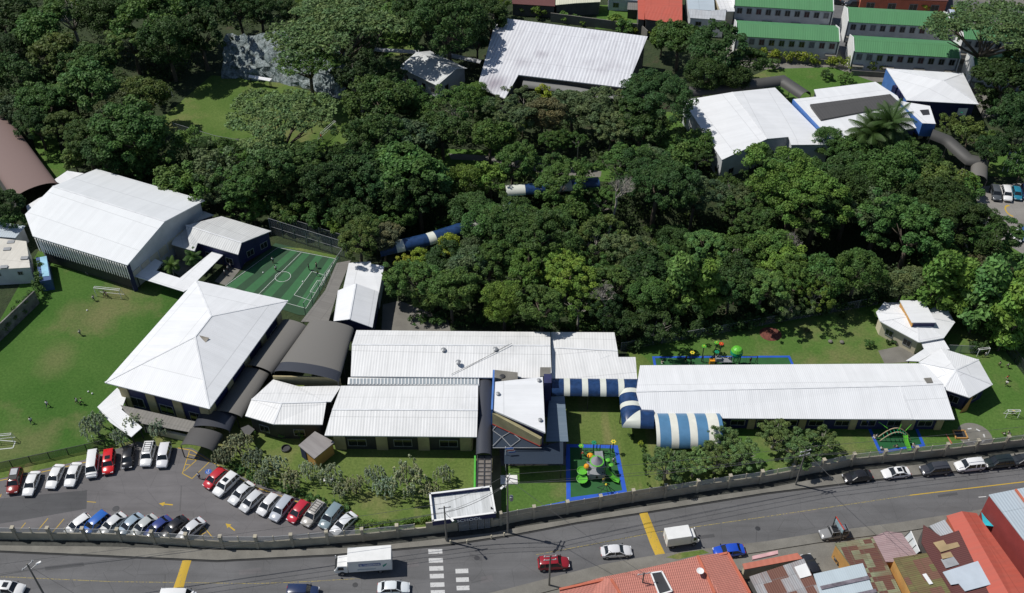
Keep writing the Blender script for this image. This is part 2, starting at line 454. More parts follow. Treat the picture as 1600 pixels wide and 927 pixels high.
def make_ground():
    xs = [-900, -500, -300]+list(np.arange(-200, 201, 4.0))+[300, 500, 900]; ys = [-200, -50, 40]+list(np.arange(70, 330, 4.0))+[400, 600, 1000, 2000]
    vs = [(x, y, gh(x, y)) for y in ys for x in xs]; w = len(xs)
    fs = [(j*w+i, j*w+i+1, (j+1)*w+i+1, (j+1)*w+i) for j in range(len(ys)-1) for i in range(w-1)]
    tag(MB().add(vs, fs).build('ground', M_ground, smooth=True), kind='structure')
make_ground()
def grassmat(name, c1, c2, c3, worn=.62, sc=.07, spots=(), lanes=0):
    m, t, b = newmat(name); g = N(t); p = g('ShaderNodeNewGeometry').outputs['Position']
    a = g.ramp(g.noise(p, sc, 6, .6), [(.35, c1), (.65, c2)])
    a = g.mix(g.ramp(g.noise(p, sc*.8, 6, .65), [(worn-.06, (0, 0, 0)), (worn+.1, (.8, .8, .8))]), a, c3)
    if lanes:
        ln = g.noise(g('ShaderNodeMapping', {0: p, 3: (.28, .025, 1)}).outputs[0], 1.0, 3, .5); a = g.mix(g.ramp(ln, [(.52, (0, 0, 0)), (.66, (lanes,)*3)]), a, c3)
        a = g.mix(g.ramp(ln, [(.3, (.6,)*3), (.42, (0, 0, 0))]), a, tuple(x*.8 for x in c1))
    for sx, sy, sr in spots:
        c = P(sx, sy); d = g('ShaderNodeVectorMath', {0: g('ShaderNodeVectorMath', {0: p, 1: (c.x, c.y, 0)}, operation='SUBTRACT').outputs[0], 1: (1, .7, 0)}, operation='MULTIPLY').outputs[0]
        ds = g.math('ADD', g('ShaderNodeVectorMath', {0: d}, operation='LENGTH').outputs['Value'], g.math('MULTIPLY', g.noise(p, .6, 4), 2.4)); a = g.mix(g.ramp(g.math('DIVIDE', ds, sr+2.4), [(.4, (.55,)*3), (1, (0, 0, 0))]), a, c3)
    n2 = g.noise(p, 2.2, 6, .75); a = g.mix(1, a, g.ramp(n2, [(.3, (.6, .65, .58)), (.7, (1.2, 1.15, 1.08))]), 'MULTIPLY')
    n3 = g.noise(p, 9, 3, .7); a = g.mix(1, a, g.ramp(n3, [(.3, (.8,)*3), (.7, (1.1,)*3)]), 'MULTIPLY')
    t.links.new(a, b.inputs['Base Color']); b.inputs['Roughness'].default_value = 1; b.inputs['Specular IOR Level'].default_value = .1
    t.links.new(g('ShaderNodeBump', {'Height': n3, 'Strength': .5, 'Distance': .08}).outputs[0], b.inputs['Normal'])
    return m
G_dark = grassmat('lawn_grass', (.06, .142, .03), (.088, .17, .042), (.2, .195, .095), .6, spots=((168, 474, 4), (88, 562, 3.2), (110, 490, 2.2), (12, 700, 3.5), (140, 500, 3), (60, 690, 3)))
G_light = grassmat('garden_grass', (.115, .18, .045), (.165, .215, .068), (.27, .235, .12), .6, .07, lanes=.6)
G_right = grassmat('playground_grass', (.078, .168, .036), (.115, .198, .052), (.22, .21, .1), .56, .07)
G_field = grassmat('upper_field_grass', (.085, .155, .036), (.14, .205, .06), (.22, .21, .1), .55, .08)
def asphmat(name, c, crack=.25, cs=.25):
    m, t, b = newmat(name); g = N(t); p = g('ShaderNodeNewGeometry').outputs['Position']
    a = g.ramp(g.noise(p, .12, 6, .6), [(.3, tuple(x*.85 for x in c)), (.7, tuple(x*1.18 for x in c))])
    a = g.mix(1, a, g.ramp(g.noise(p, 14, 2, .8), [(.25, (.78,)*3), (.75, (1.15,)*3)]), 'MULTIPLY')
    st = g('ShaderNodeMapping', {0: p, 3: (.05, .6, 1)}, vector_type='POINT').outputs[0]
    a = g.mix(1, a, g.ramp(g.noise(st, 1.2, 3, .6), [(.35, (.88,)*3), (.6, (1.04,)*3)]), 'MULTIPLY')
    v = g('ShaderNodeTexVoronoi', {'Vector': p, 'Scale': cs}, feature='DISTANCE_TO_EDGE').outputs[0]
    a = g.mix(g.math('MULTIPLY', g.math('LESS_THAN', v, .006), crack), a, (.02, .02, .02))
    t.links.new(a, b.inputs['Base Color']); b.inputs['Roughness'].default_value = .9
    return m
A_road = asphmat('road_asphalt', (.128, .127, .129)); A_lot = asphmat('parking_asphalt', (.145, .138, .14)); A_patch = asphmat('fresh_asphalt', (.085, .085, .088))
A_pale = asphmat('pale_concrete_paving', (.25, .235, .215), .3, .3)
WALL = [(-100, 824), (0, 826), (170, 828), (340, 840), (420, 840), (560, 829), (665, 818), (770, 806), (824, 795), (879, 787), (989, 768), (1042, 760), (1120, 748), (1200, 737), (1340, 710), (1485, 695), (1600, 681), (1760, 660)]
WTOP = 2.9
WB = [P(a, b, WTOP) for a, b in WALL]; WB = [Vector((p.x, p.y, 0)) for p in WB]; WBX = [PX(p) for p in WB]
U = [(-100, 858), (0, 861), (340, 876), (400, 873), (520, 867), (620, 858), (700, 851), (800, 836), (900, 817), (1012, 800), (1200, 770), (1400, 746), (1600, 726), (1760, 708)]
LO = [(-100, 1040), (500, 990), (800, 919), (940, 883), (1030, 867), (1200, 846), (1275, 834), (1412, 816), (1537, 796), (1600, 787), (1760, 766)]
sheet('garden_lawn', WBX+[(1760, 440), (1480, 440), (1370, 478), (1130, 520), (985, 540), (960, 590), (700, 600), (330, 600), (150, 640), (-100, 720)], -.012, G_light)
sheet('sports_lawn', [(-100, 738), (-100, 560), (0, 500), (60, 392), (200, 425), (340, 460), (340, 640), (200, 690), (140, 704), (0, 733)], -.006, G_dark)
sheet('playground_lawn', [(982, 540), (1130, 518), (1370, 476), (1480, 438), (1760, 440), (1760, 664), (1600, 690), (1485, 703), (1260, 740), (1150, 745), (1010, 560)], -.006, G_right)
sheet('upper_field', [(235, 200), (330, 118), (420, 124), (545, 160), (560, 215), (500, 240), (380, 240), (290, 222)], -.006, G_field)
for nm, pl in (('hillside_lawn', [(1150, 130), (1200, 108), (1300, 105), (1400, 140), (1400, 185), (1250, 190), (1160, 160)]), ('yard_lawn', [(45, 200), (85, 200), (105, 275), (75, 290)]), ('park_lawn', [(590, 30), (650, 30), (655, 82), (600, 90)]), ('back_yard_lawn', [(935, 8), (985, 8), (1010, 50), (930, 45)]), ('flag_lawn', [(1545, 225), (1700, 225), (1700, 282), (1540, 275)]), ('woodland_lawn', [(1040, 175), (1080, 175), (1110, 250), (1040, 225)]), ('bank_lawn', [(1535, 355), (1700, 395), (1700, 440), (1530, 430)]), ('clearing_lawn', [(680, 232), (800, 236), (960, 262), (960, 285), (820, 275), (690, 262)])):
    sheet(nm, pl, -.006, G_right)
sheet('court_lawn', [(784, 727), (883, 724), (884, 783), (784, 803)], -.004, G_right)
sheet('weedy_verge', [(1040, 871), (1062, 864), (1098, 859), (1108, 864), (1060, 874)], .145, G_light)
sheet('clearing_path', [(700, 240), (760, 243), (940, 268), (938, 277), (850, 272), (762, 252), (705, 249)], .0, M_conc)
sheet('parking_lot', [(-100, 775), (0, 748), (135, 718), (215, 690), (262, 700), (300, 700), (345, 728), (392, 752), (470, 780), (552, 803), (556, 846)]+WBX[5::-1][1:], .0, A_lot)
sheet('resurfaced_patch', [(-100, 795), (0, 779), (136, 766), (135, 795), (40, 812), (-100, 835)], .004, A_patch)
sheet('road', U+LO[::-1], -.02, A_road)
sheet('yard_paving', LO+[(1800, 1200), (-100, 1200)], -.03, M_conc)
sheet('housing_paving', [(1130, -90), (1135, 100), (1330, 128), (1560, 130), (1800, 90), (1800, -90)], -.02, M_conc)
sheet('back_street', [(1290, -30), (1316, 95), (1336, 95), (1318, 14), (1600, 30), (1800, 44), (1800, 20), (1480, 0), (1330, -30)], -.012, A_road)
sheet('side_parking_lot', [(1528, 292), (1620, 284), (1800, 284), (1800, 410), (1600, 398), (1556, 372), (1524, 335)], .0, A_pale)
sheet('back_terrace', [(598, 476), (625, 470), (700, 500), (705, 520), (596, 520)], .0, M_conc)
def pave(name, up, lo, z1=.13):
    pts = [P(a, b) for a, b in up]+[P(a, b) for a, b in lo[::-1]]
    tag(MB().prism(pts, -.2, z1).build(name, M_conc), kind='structure')
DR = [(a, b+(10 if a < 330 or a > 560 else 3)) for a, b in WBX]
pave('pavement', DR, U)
sheet('drain_shade_strip', [(a, b+.3) for a, b in WBX]+DR[::-1], -.004, mat('painted_wall_shade', (.045, .047, .04), .7, var=.5, scale=1.5, fine=.4))  # dark colour paints the boundary wall's shadow onto the ditch strip at its foot
LO2 = [(a, b+(20 if a < 1100 else 15)) for a, b in LO]
pave('pavement', LO, LO2)
def strip(name, pts, w, z, m, label=None):
    q = [P(a, b, z) for a, b in pts]; L = []; Rr = []
    for i, p in enumerate(q):
        d = (q[min(i+1, len(q)-1)]-q[max(i-1, 0)]).normalized(); s = Vector((-d.y, d.x, 0))*w/2; L.append(p+s); Rr.append(p-s)
    n = len(q); o = MB().add(L+Rr, [(i, n+i, n+i+1, i+1) for i in range(n-1)]).build(name, m)
    tag(o, kind='structure'); return o
M_fyel = paint('faded_yellow', (.38, .3, .08), .46)
strip('gutter', [(a, b+1.2) for a, b in U], .35, -.012, mat('gutter_dark', (.03, .03, .03), .9))
strip('centre_line', [(-50, 900), (20, 902), (175, 909), (400, 912), (480, 909), (562, 904)], .1, -.012, M_fyel)
strip('centre_line', [(837, 867), (1025, 832), (1200, 807), (1422, 774)], .1, -.012, M_fyel)
strip('centre_line', [(1422, 774), (1600, 753), (1700, 741)], .18, -.012, M_yellow)
strip('edge_mark', [(1529, 777), (1541, 776)], .15, -.012, M_wpaint)
def hump(pl):
    p = [P(a, b) for a, b in pl]; n = len(p)//2; vs = []
    for i in range(n): a, b = p[i], p[-1-i]; vs += [(a.x, a.y, -.012), ((a.x*.67+b.x*.33), (a.y*.67+b.y*.33), .06), ((a.x*.33+b.x*.67), (a.y*.33+b.y*.67), .06), (b.x, b.y, -.012)]
    fs = [(i*4+j, i*4+j+1, (i+1)*4+j+1, (i+1)*4+j) for i in range(n-1) for j in range(3)]
    tag(MB().add(vs, fs).build('speed_hump', M_yellow, smooth=True), kind='structure')
hump([(285, 876), (278, 898), (270, 921), (286, 921), (292, 898), (299, 876)])
hump([(999, 803), (1008, 828), (1016, 850), (1025, 870), (1040, 867), (1032, 850), (1022, 826), (1012, 801)])
for i, y in enumerate((862, 876, 888.5, 900.5, 914, 926)):
    x = 680+i*.8; sheet('crossing_bar', [(x-11, y-3.4), (x+11, y-4), (x+11.4, y+3), (x-10.6, y+3.6)], -.012, M_wpaint)
for i, y in enumerate((893, 906.5, 919.5)):
    x = 721.5+i*.9; sheet('crossing_bar', [(x-10, y-3.8), (x+10, y-4.4), (x+10.4, y+2.6), (x-9.6, y+3.2)], -.012, M_wpaint)
def stall(a, b, w=.13): strip('bay_line', [a, b], w, .006, M_yellow)
strip('kerb_line', [(-50, 763), (0, 751), (60, 739), (135, 722)], .16, .006, M_yellow)
strip('kerb_line', [(278, 700), (300, 704), (345, 730), (395, 760), (470, 786), (545, 805)], .16, .006, M_yellow)
for a, b in (((296, 705), (285, 740)), ((285, 740), (300, 748)), ((300, 748), (328, 721)), ((313, 714), (288, 736)), ((295, 710), (311, 714)), ((292, 717), (308, 719)), ((290, 726), (300, 727)), ((75, 810), (59, 829)), ((100, 811), (82, 832)), ((40, 817), (31, 828)), ((317, 822), (310, 838)), ((317, 822), (333, 841)), ((318, 827), (312, 833)), ((322, 832), (311, 837)), ((136, 784), (150, 785)), ((2, 772), (0, 777))): stall(a, b)
def arrow(ax, ay, bx, by):
    a, b = P(ax, ay, .006), P(bx, by, .006); d = (b-a).normalized(); s = Vector((-d.y, d.x, 0)); h = b-d*.9
    MBo = MB().add([a-s*.12, a+s*.12, h+s*.12, h-s*.12, h+s*.42, b, h-s*.42], [(0, 3, 2, 1), (6, 5, 4)])
    tag(MBo.build('lane_arrow', M_yellow), kind='structure')
arrow(270, 789, 248, 787); arrow(367, 829, 352.5, 818)
c_ = P(1581, 330, .006); tag(MB().add([(c_.x+math.cos(t)*r, c_.y+math.sin(t)*r*1.6, .006) for t in np.linspace(1.4, 4.4, 12) for r in (1.1, 1.4)], [(2*i, 2*i+1, 2*i+3, 2*i+2) for i in range(11)]).build('lane_arrow', M_yellow), kind='structure')
c_ = P(325.5, 737, .006)
M_sgnb = mat('marking_blue', (.02, .1, .4), .7)
tag(MB().add([(c_.x+math.cos(t)*.55, c_.y+math.sin(t)*.55, .006) for t in np.linspace(0, 6.283, 21)[:-1]], [tuple(range(20))]).build('access_symbol', M_sgnb), kind='structure')
w_ = MB()
for r0, r1, t0, t1 in ((.12, .3, 2.6, 5.8),): w_.add([(c_.x+math.cos(t)*r, c_.y-.1+math.sin(t)*r, .01) for t in np.linspace(t0, t1, 9) for r in (r0+.1, r1)], [(2*i, 2*i+1, 2*i+3, 2*i+2) for i in range(8)])
w_.add([(c_.x-.05, c_.y-.1, .01), (c_.x+.05, c_.y-.1, .01), (c_.x+.05, c_.y+.28, .01), (c_.x-.05, c_.y+.28, .01)], [(0, 1, 2, 3)])
w_.add([(c_.x-.07, c_.y+.31, .01), (c_.x+.07, c_.y+.31, .01), (c_.x+.07, c_.y+.43, .01), (c_.x-.07, c_.y+.43, .01)], [(0, 1, 2, 3)])
tag(w_.build('access_symbol', M_wpaint), kind='structure')
tag(MB().lathe(P(181, 795, 0), [(.55, .004), (.5, .03), (.1, .03)], 16).build('manhole_cover', M_dark), 'round dark manhole cover in the car park near the silver cars', 'manhole cover')

# ---------------------------------------------------------------- trees
def np_mesh(name, V, Fq, tint, m):
    me = bpy.data.meshes.new(name); nv, nf = len(V), len(Fq)
    me.vertices.add(nv); me.vertices.foreach_set('co', V.astype(np.float32).ravel())
    me.loops.add(nf*4); me.loops.foreach_set('vertex_index', Fq.astype(np.int32).ravel())
    me.polygons.add(nf); me.polygons.foreach_set('loop_start', np.arange(0, nf*4, 4, dtype=np.int32))
    ca = me.color_attributes.new('tint', 'FLOAT_COLOR', 'POINT'); t4 = np.ones((nv, 4), np.float32); t4[:, :3] = tint; ca.data.foreach_set('color', t4.ravel())
    me.materials.append(m); me.update(calc_edges=True); me.validate(); return me
def leaves(rs, clumps, per, size, outw=.6, spread=.42, tintv=.2, squash=.8, updir=.35, long=1.0):
    """clumps: array (k,4) centre and radius; leaf-sized quads spread over each clump"""
    k = len(clumps); cnt = np.maximum(8, (per*(clumps[:, 3]/clumps[:, 3].mean())**2)).astype(int); idx = np.repeat(np.arange(k), cnt); n = len(idx)
    d = rs.normal(size=(n, 3)); d /= np.linalg.norm(d, axis=1)[:, None]; d[:, 2] = np.where((d[:, 2] < -.2) & (rs.rand(n) < .6), -d[:, 2], d[:, 2])
    rr = clumps[idx, 3]*(1-spread*rs.rand(n)**1.5); pos = clumps[idx, :3] + d*rr[:, None]*np.array([1, 1, squash])
    nr = d*outw + rs.normal(size=(n, 3))*.45 + np.array([0, 0, updir]); nr /= np.linalg.norm(nr, axis=1)[:, None]
    a = np.cross(nr, rs.normal(size=(n, 3))); a /= np.linalg.norm(a, axis=1)[:, None]; b = np.cross(nr, a)
    s = size*(.6+.8*rs.rand(n))[:, None]/2; a = a*s*long; b = b*s*.75
    V = np.stack([pos-a, pos-b, pos+a, pos+b], 1).reshape(-1, 3); Fq = np.arange(n*4).reshape(-1, 4)
    ct = 1+tintv*(rs.rand(k)-.5)*1.6; ch = rs.rand(k)-.5
    t = ct[idx]*(1+.5*(rs.rand(n)-.5))*np.where(rs.rand(n) < .12, 1.35, 1); tint = np.stack([t*(1+.22*ch[idx]), t, t*(1-.2*ch[idx])], 1)
    return V, Fq, np.repeat(tint, 4, 0)
def crown_broad(seed, Rr, hh, ncl, per, leaf, cr=.3, bumps=5, flat=.0):
    rs = np.random.RandomState(seed); g = []
    lob = rs.normal(size=(bumps, 3)); lob[:, 2] = abs(lob[:, 2])*.6; lob /= np.linalg.norm(lob, axis=1)[:, None]
    am = .15+.38*rs.rand(bumps)
    for i in range(ncl):
        d = rs.normal(size=3); d /= np.linalg.norm(d)
        if d[2] < -.35: d[2] *= -1
        e = .8 + sum(a*max(0, d @ l)**3 for a, l in zip(am, lob)) - .12*rs.rand()
        if rs.rand() < .14: e *= .65
        elif rs.rand() < .1: e *= 1.13
        g.append([d[0]*Rr*e, d[1]*Rr*e, d[2]*hh*e*(1-flat*.3), Rr*cr*(.6+.8*rs.rand())])
    return leaves(rs, np.array(g), per, leaf, updir=.45)
def crown_flat(seed, Rr, ncl, per, leaf):          # spreading umbrella crown in separate plates
    rs = np.random.RandomState(seed); g = []
    nl = 11
    for j in range(nl):
        a = j*2.4+rs.rand(); r = Rr*math.sqrt((j+.5)/nl)*.82; zc = .26*Rr*(1-(r/Rr)**1.6)+rs.normal()*.25
        for i in range(ncl//nl):
            b = rs.rand()*6.283; q = Rr*.34*math.sqrt(rs.rand()); g.append([math.cos(a)*r+math.cos(b)*q, math.sin(a)*r+math.sin(b)*q, zc-.12*q+rs.normal()*.15, Rr*.075*(.7+.6*rs.rand())])
    return leaves(rs, np.array(g), per, leaf, outw=.5, squash=.45, updir=.6)
def limbs(seed, top, rad, n, Rr, h0, r0, z0=-1.2):   # trunk splitting into limbs
    rs = random.Random(seed); m = MB(); lean = Vector((rs.uniform(-.3, .3), rs.uniform(-.3, .3), 0))
    k = Vector((lean.x, lean.y, h0)); m.tube([Vector((0, 0, z0)), Vector((0, 0, .3)), k*.6+Vector((0, 0, 0)), k], [r0*1.4, r0*1.1, r0*.9, r0*.8], 8)
    for i in range(n):
        a = 6.283*i/n+rs.uniform(-.4, .4); q = rs.uniform(.35, .8)*Rr; e = Vector((math.cos(a)*q, math.sin(a)*q, top*rs.uniform(.75, 1.0)))
        mid = k.lerp(e, .5)+Vector((math.cos(a), math.sin(a), .6))*rs.uniform(-.1, .12)*Rr
        m.tube([k-Vector((0, 0, .2)), mid, e], [r0*.6, r0*.38, r0*.12], 5)
        for s in (-1, 1):
            e2 = mid.lerp(e, .8)+Vector((math.cos(a+s), math.sin(a+s), .5))*Rr*.3; m.tube([mid, e2], [r0*.3, r0*.08], 4)
    return m
KIND = {}
def mkkind(name, nvar, fcrown, ftrunk, barkm, cz):
    L = []
    for v in range(nvar):
        V, Fq, T = fcrown(v); V = V+np.array([0, 0, cz])
        me = np_mesh('crown', V, Fq, T, M_leaf); tm = ftrunk(v)
        mt = bpy.data.meshes.new('trunk'); mt.from_pydata(tm.v, [], tm.f); mt.materials.append(barkm); mt.polygons.foreach_set('use_smooth', [True]*len(tm.f)); mt.update()
        L.append((me, mt))
    KIND[name] = (L, cz)
# nominal crown radius and centre height: broad 5 m / 8 m, small 2.5 / 3.2, flat 9 / 11, bush 1.5 / .8
mkkind('broad', 8, lambda v: crown_broad(10+v, 4.2, 3.5, 105, (95, 80, 130)[v % 3], (.38, .46, .31)[v % 3], (.2, .26, .17, .22)[v % 4], 6), lambda v: limbs(v, 8.5, 0, 6, 4, 4.5, .38, -9), M_bark, 8)
mkkind('airy', 3, lambda v: crown_broad(40+v, 4.6, 3.0, 75, 75, .36, .16, 8), lambda v: limbs(v+9, 8.5, 0, 8, 4.4, 3.8, .3, -9), M_palebark, 8)
mkkind('big', 4, lambda v: crown_broad(60+v, 6.9, 5.0, 230, 120, .4, .155, 9), lambda v: limbs(v+30, 12, 0, 8, 6.5, 6, .6, -9), M_bark, 11.5)
mkkind('small', 4, lambda v: crown_broad(20+v, 2.1, 1.9, 44, 75, .28, .27), lambda v: limbs(v+50, 3.5, 0, 4, 2, 1.8, .14, -1.2), M_bark, 3.2)
mkkind('flat', 3, lambda v: crown_flat(70+v, 9, 600, 26, .36), lambda v: limbs(v+70, 10.5, 0, 9, 8, 5, .5, -2), M_bark, 10.5)
mkkind('bush', 3, lambda v: crown_broad(80+v, 1.25, 1.1, 16, 60, .27, .36), lambda v: limbs(v+90, 1.0, 0, 3, 1, .5, .05, -.5), M_bark, .85)
def crown_tall(v):
    rs = np.random.RandomState(90+v); g = []
    for i in range(70):
        z = rs.rand()**.8*8-3; r = 1.9*(1-abs(z-0)/7)*math.sqrt(rs.rand()); a = rs.rand()*6.283; g.append([math.cos(a)*r, math.sin(a)*r, z, .75*(.6+.7*rs.rand())])
    return leaves(rs, np.array(g), 55, .4, long=1.5)
mkkind('bamboo', 3, crown_tall, lambda v: limbs(v+110, 6, 0, 5, 1.5, 2, .15, -2), M_bark, 5)
def crown_willow(v):     # strands hanging from arching limbs, grey green
    rs = np.random.RandomState(100+v); P_ = []; 
    for i in range(58):
        a = rs.rand()*6.283; r = 2.5*rs.rand()**.6; z = 1.5*(1-(r/2.9)**2)+rs.normal()*.3; L = .6+1.7*rs.rand()
        x, y = math.cos(a)*r, math.sin(a)*r
        for k in range(7): t = k/6; P_.append([x*(1+.12*t)+rs.normal()*.04, y*(1+.12*t)+rs.normal()*.04, z-L*t*(t*.5+.5), .14])
    return leaves(rs, np.array(P_), 8, .17, spread=.8, long=1.8, squash=1.4, updir=.3, outw=.4)
mkkind('willow', 4, crown_willow, lambda v: limbs(v+130, 3.9, 0, 7, 2.3, 1.3, .15, -.3), M_bark, 3.0)
def crown_juniper(v):    # dense pads of needles on twisted limbs
    rs = np.random.RandomState(120+v); g = []
    for j in range(15):
        a = j*2.4; r = 3.4*math.sqrt((j+.4)/15); z = 1.3*(1-(r/3.6)**2)+rs.normal()*.7; cx, cy = math.cos(a)*r, math.sin(a)*r
        for i in range(8): q = rs.normal(size=3)*.42; g.append([cx+q[0], cy+q[1], z+q[2]*.7, .46*(.6+.7*rs.rand())])
    return leaves(rs, np.array(g), 75, .19, long=1.6, updir=.35, tintv=.3)
mkkind('juniper', 4, crown_juniper, lambda v: limbs(v+150, 5.2, 0, 9, 3.2, 1.8, .26, -.3), M_palebark, 4.3)
def palm_mb(R_, nf, rs, droop=1.0, seg=7, lw=.9):
    V = []; T = []
    for i in range(nf):
        a = i*2.4+rs.rand()*.4; el = 1.25-1.5*(i/nf)+rs.normal()*.08; p = np.zeros(3); d = np.array([math.cos(a)*math.cos(el), math.sin(a)*math.cos(el), math.sin(el)])
        for k in range(seg*3):
            st = R_/(seg*3); q = p+d*st; d[2] -= .06*droop*3/seg*2; d /= np.linalg.norm(d); s = np.cross(d, [0, 0, 1]); s /= max(1e-6, np.linalg.norm(s)); t = k/(seg*3)
            w = lw*1.25*math.sin(math.pi*min(1, t*.85+.12))
            for sg in (-1, 1):
                for u in (0, .5):
                    o = p+(q-p)*u; e = o+s*sg*w+d*w*.55-np.array([0, 0, w*.55]); h = d*st*.28; V += [o-h, e-h*.3, e+h*.3, o+h]; T += [[1+.25*(rs.rand()-.5)]*3]*4
            p = q
    return np.array(V), np.arange(len(V)).reshape(-1, 4), np.array(T)
def ptr(h, r): 
    m = MB(); m.tube([(0, 0, -.5), (.05, 0, h*.5), (.1, .05, h)], [r*1.3, r, r*.8], 8); return m
mkkind('palm', 1, lambda v: palm_mb(4.6, 34, np.random.RandomState(5), 1.1), lambda v: ptr(8, .22), M_palebark, 8)
mkkind('smallpalm', 2, lambda v: palm_mb(1.7, 20, np.random.RandomState(6+v), 1.2, 4, .4), lambda v: ptr(2.6, .1), M_palebark, 2.6)
def bare(v):
    rs = random.Random(200+v); m = MB()
    def br(p, d, L, r, dep):
        q = p+d*L; m.tube([p, (p+q)/2+Vector((rs.uniform(-.1, .1), rs.uniform(-.1, .1), 0))*L, q], [r, r*.8, r*.6], 5 if dep > 1 else 3)
        if dep > 0:
            for i in range(rs.choice((3, 3, 4)) if dep < 4 else 4):
                nd = (d+Vector((rs.uniform(-1, 1), rs.uniform(-1, 1), rs.uniform(-.15, .55)))*.85).normalized(); br(q, nd, L*rs.uniform(.62, .82), r*.55, dep-1)
    br(Vector((0, 0, -9)), Vector((0, 0, 1)), 13, .26, 0); br(Vector((0, 0, 4)), Vector((0, 0, 1)), 1.8, .2, 5); return m
BARE = []
for v in range(2):
    tm = bare(v); mt = bpy.data.meshes.new('branches'); mt.from_pydata(tm.v, [], tm.f); mt.materials.append(M_palebark); mt.update(); BARE.append(mt)
TREES = []; LAND = [(190, 340, 'white gym'), (300, 550, 'hipped hall'), (440, 430, 'artificial pitch'), (400, 190, 'upper field'), (560, 460, 'small white annexe'), (700, 550, 'long central roof'), (880, 90, 'ribbed white hall'), (680, 110, 'small gabled cabin'), (1180, 190, 'grey roofed hall'), (1330, 175, 'black paneled roof'), (1450, 140, 'white hip roofed block'), (1230, 60, 'green roofed row houses'), (1430, 500, 'octagonal classroom'), (1240, 610, 'long white classroom block'), (1570, 330, 'side car park'), (660, 375, 'striped blue tunnel'), (490, 700, 'grey topped shed'), (720, 790, 'guard house'), (930, 720, 'green playground'), (420, 95, 'rock face'), (30, 240, 'brown barrel roof'), (440, 800, 'parked cars'), (1050, 20, 'red roofed house'), (1510, 265, 'covered stairway'), (1440, 240, 'blue tower'), (960, 320, 'bare tree'), (1370, 200, 'tall palm'), (760, 120, 'ribbed roof corner')]
USED = {}
COLN = {'d': ('dark green', (.045, .088, .024)), 'm': ('mid green', (.068, .132, .032)), 'o': ('olive green', (.09, .135, .036)), 'b': ('bright green', (.115, .2, .038)), 'g': ('grey green', (.085, .122, .055)), 'y': ('yellow green', (.2, .25, .03)), 'r': ('brownish', (.115, .112, .056)), 'w': ('silvery grey green', (.25, .285, .19)), 'j': ('fresh green', (.092, .175, .048)), 'f': ('pale olive green', (.115, .17, .062)), 'n': ('light green', (.13, .2, .07)), 'k': ('deep green', (.036, .074, .022))}
SHAPE = {'broad': 'broad leafed', 'airy': 'open branching', 'big': 'massive domed', 'small': 'small round', 'flat': 'flat topped spreading', 'bush': 'low bushy', 'bamboo': 'narrow feathery', 'willow': 'weeping', 'juniper': 'gnarled many padded', 'palm': 'feather leaved', 'smallpalm': 'short'}
def compass(dx, dy):
    a = math.degrees(math.atan2(-dy, dx)) % 360
    return ['right of', 'above and right of', 'above', 'above and left of', 'left of', 'below and left of', 'below', 'below and right of'][int((a+22.5)//45) % 8]
def treelabel(kind, c, x, y, r, noun):
    ls = sorted(LAND, key=lambda l: math.hypot(l[0]-x, l[1]-y)); first = '%s %s %s' % (COLN[c][0], SHAPE[kind], noun)
    size = 'large ' if r > 48 else ('small ' if r < 20 else '')
    if first.find('small') >= 0 or first.find('massive') >= 0 or first.find('low') >= 0: size = ''
    for l in ls[:4]:
        dist = math.hypot(l[0]-x, l[1]-y); w = 'close ' if dist < 75 else ('' if dist < 140 else 'well ')
        for extra in ('', 1, 2):
            s = '%s%s %s%s the %s' % (size, first, w, compass(x-l[0], y-l[1]), l[2])
            if extra: m2 = [k for k in ls if k is not l][extra-1]; s += ', %s the %s' % (compass(x-m2[0], y-m2[1]), m2[2])
            if len(s.split()) <= 16+2*0 and s not in USED: USED[s] = 1; return s
    for l in ls[:8]:
        for m2 in ls[:10]:
            s = '%s, %s %s, %s %s' % (first, compass(x-l[0], y-l[1]), l[2], compass(x-m2[0], y-m2[1]), m2[2])
            if l is not m2 and len(s.split()) <= 16 and s not in USED: USED[s] = 1; return s
    return s
NOM = {'broad': 5, 'airy': 5, 'big': 8, 'small': 2.6, 'flat': 7.6, 'bush': 1.6, 'bamboo': 2.3, 'willow': 2.9, 'juniper': 4, 'palm': 4.2, 'smallpalm': 1.5}
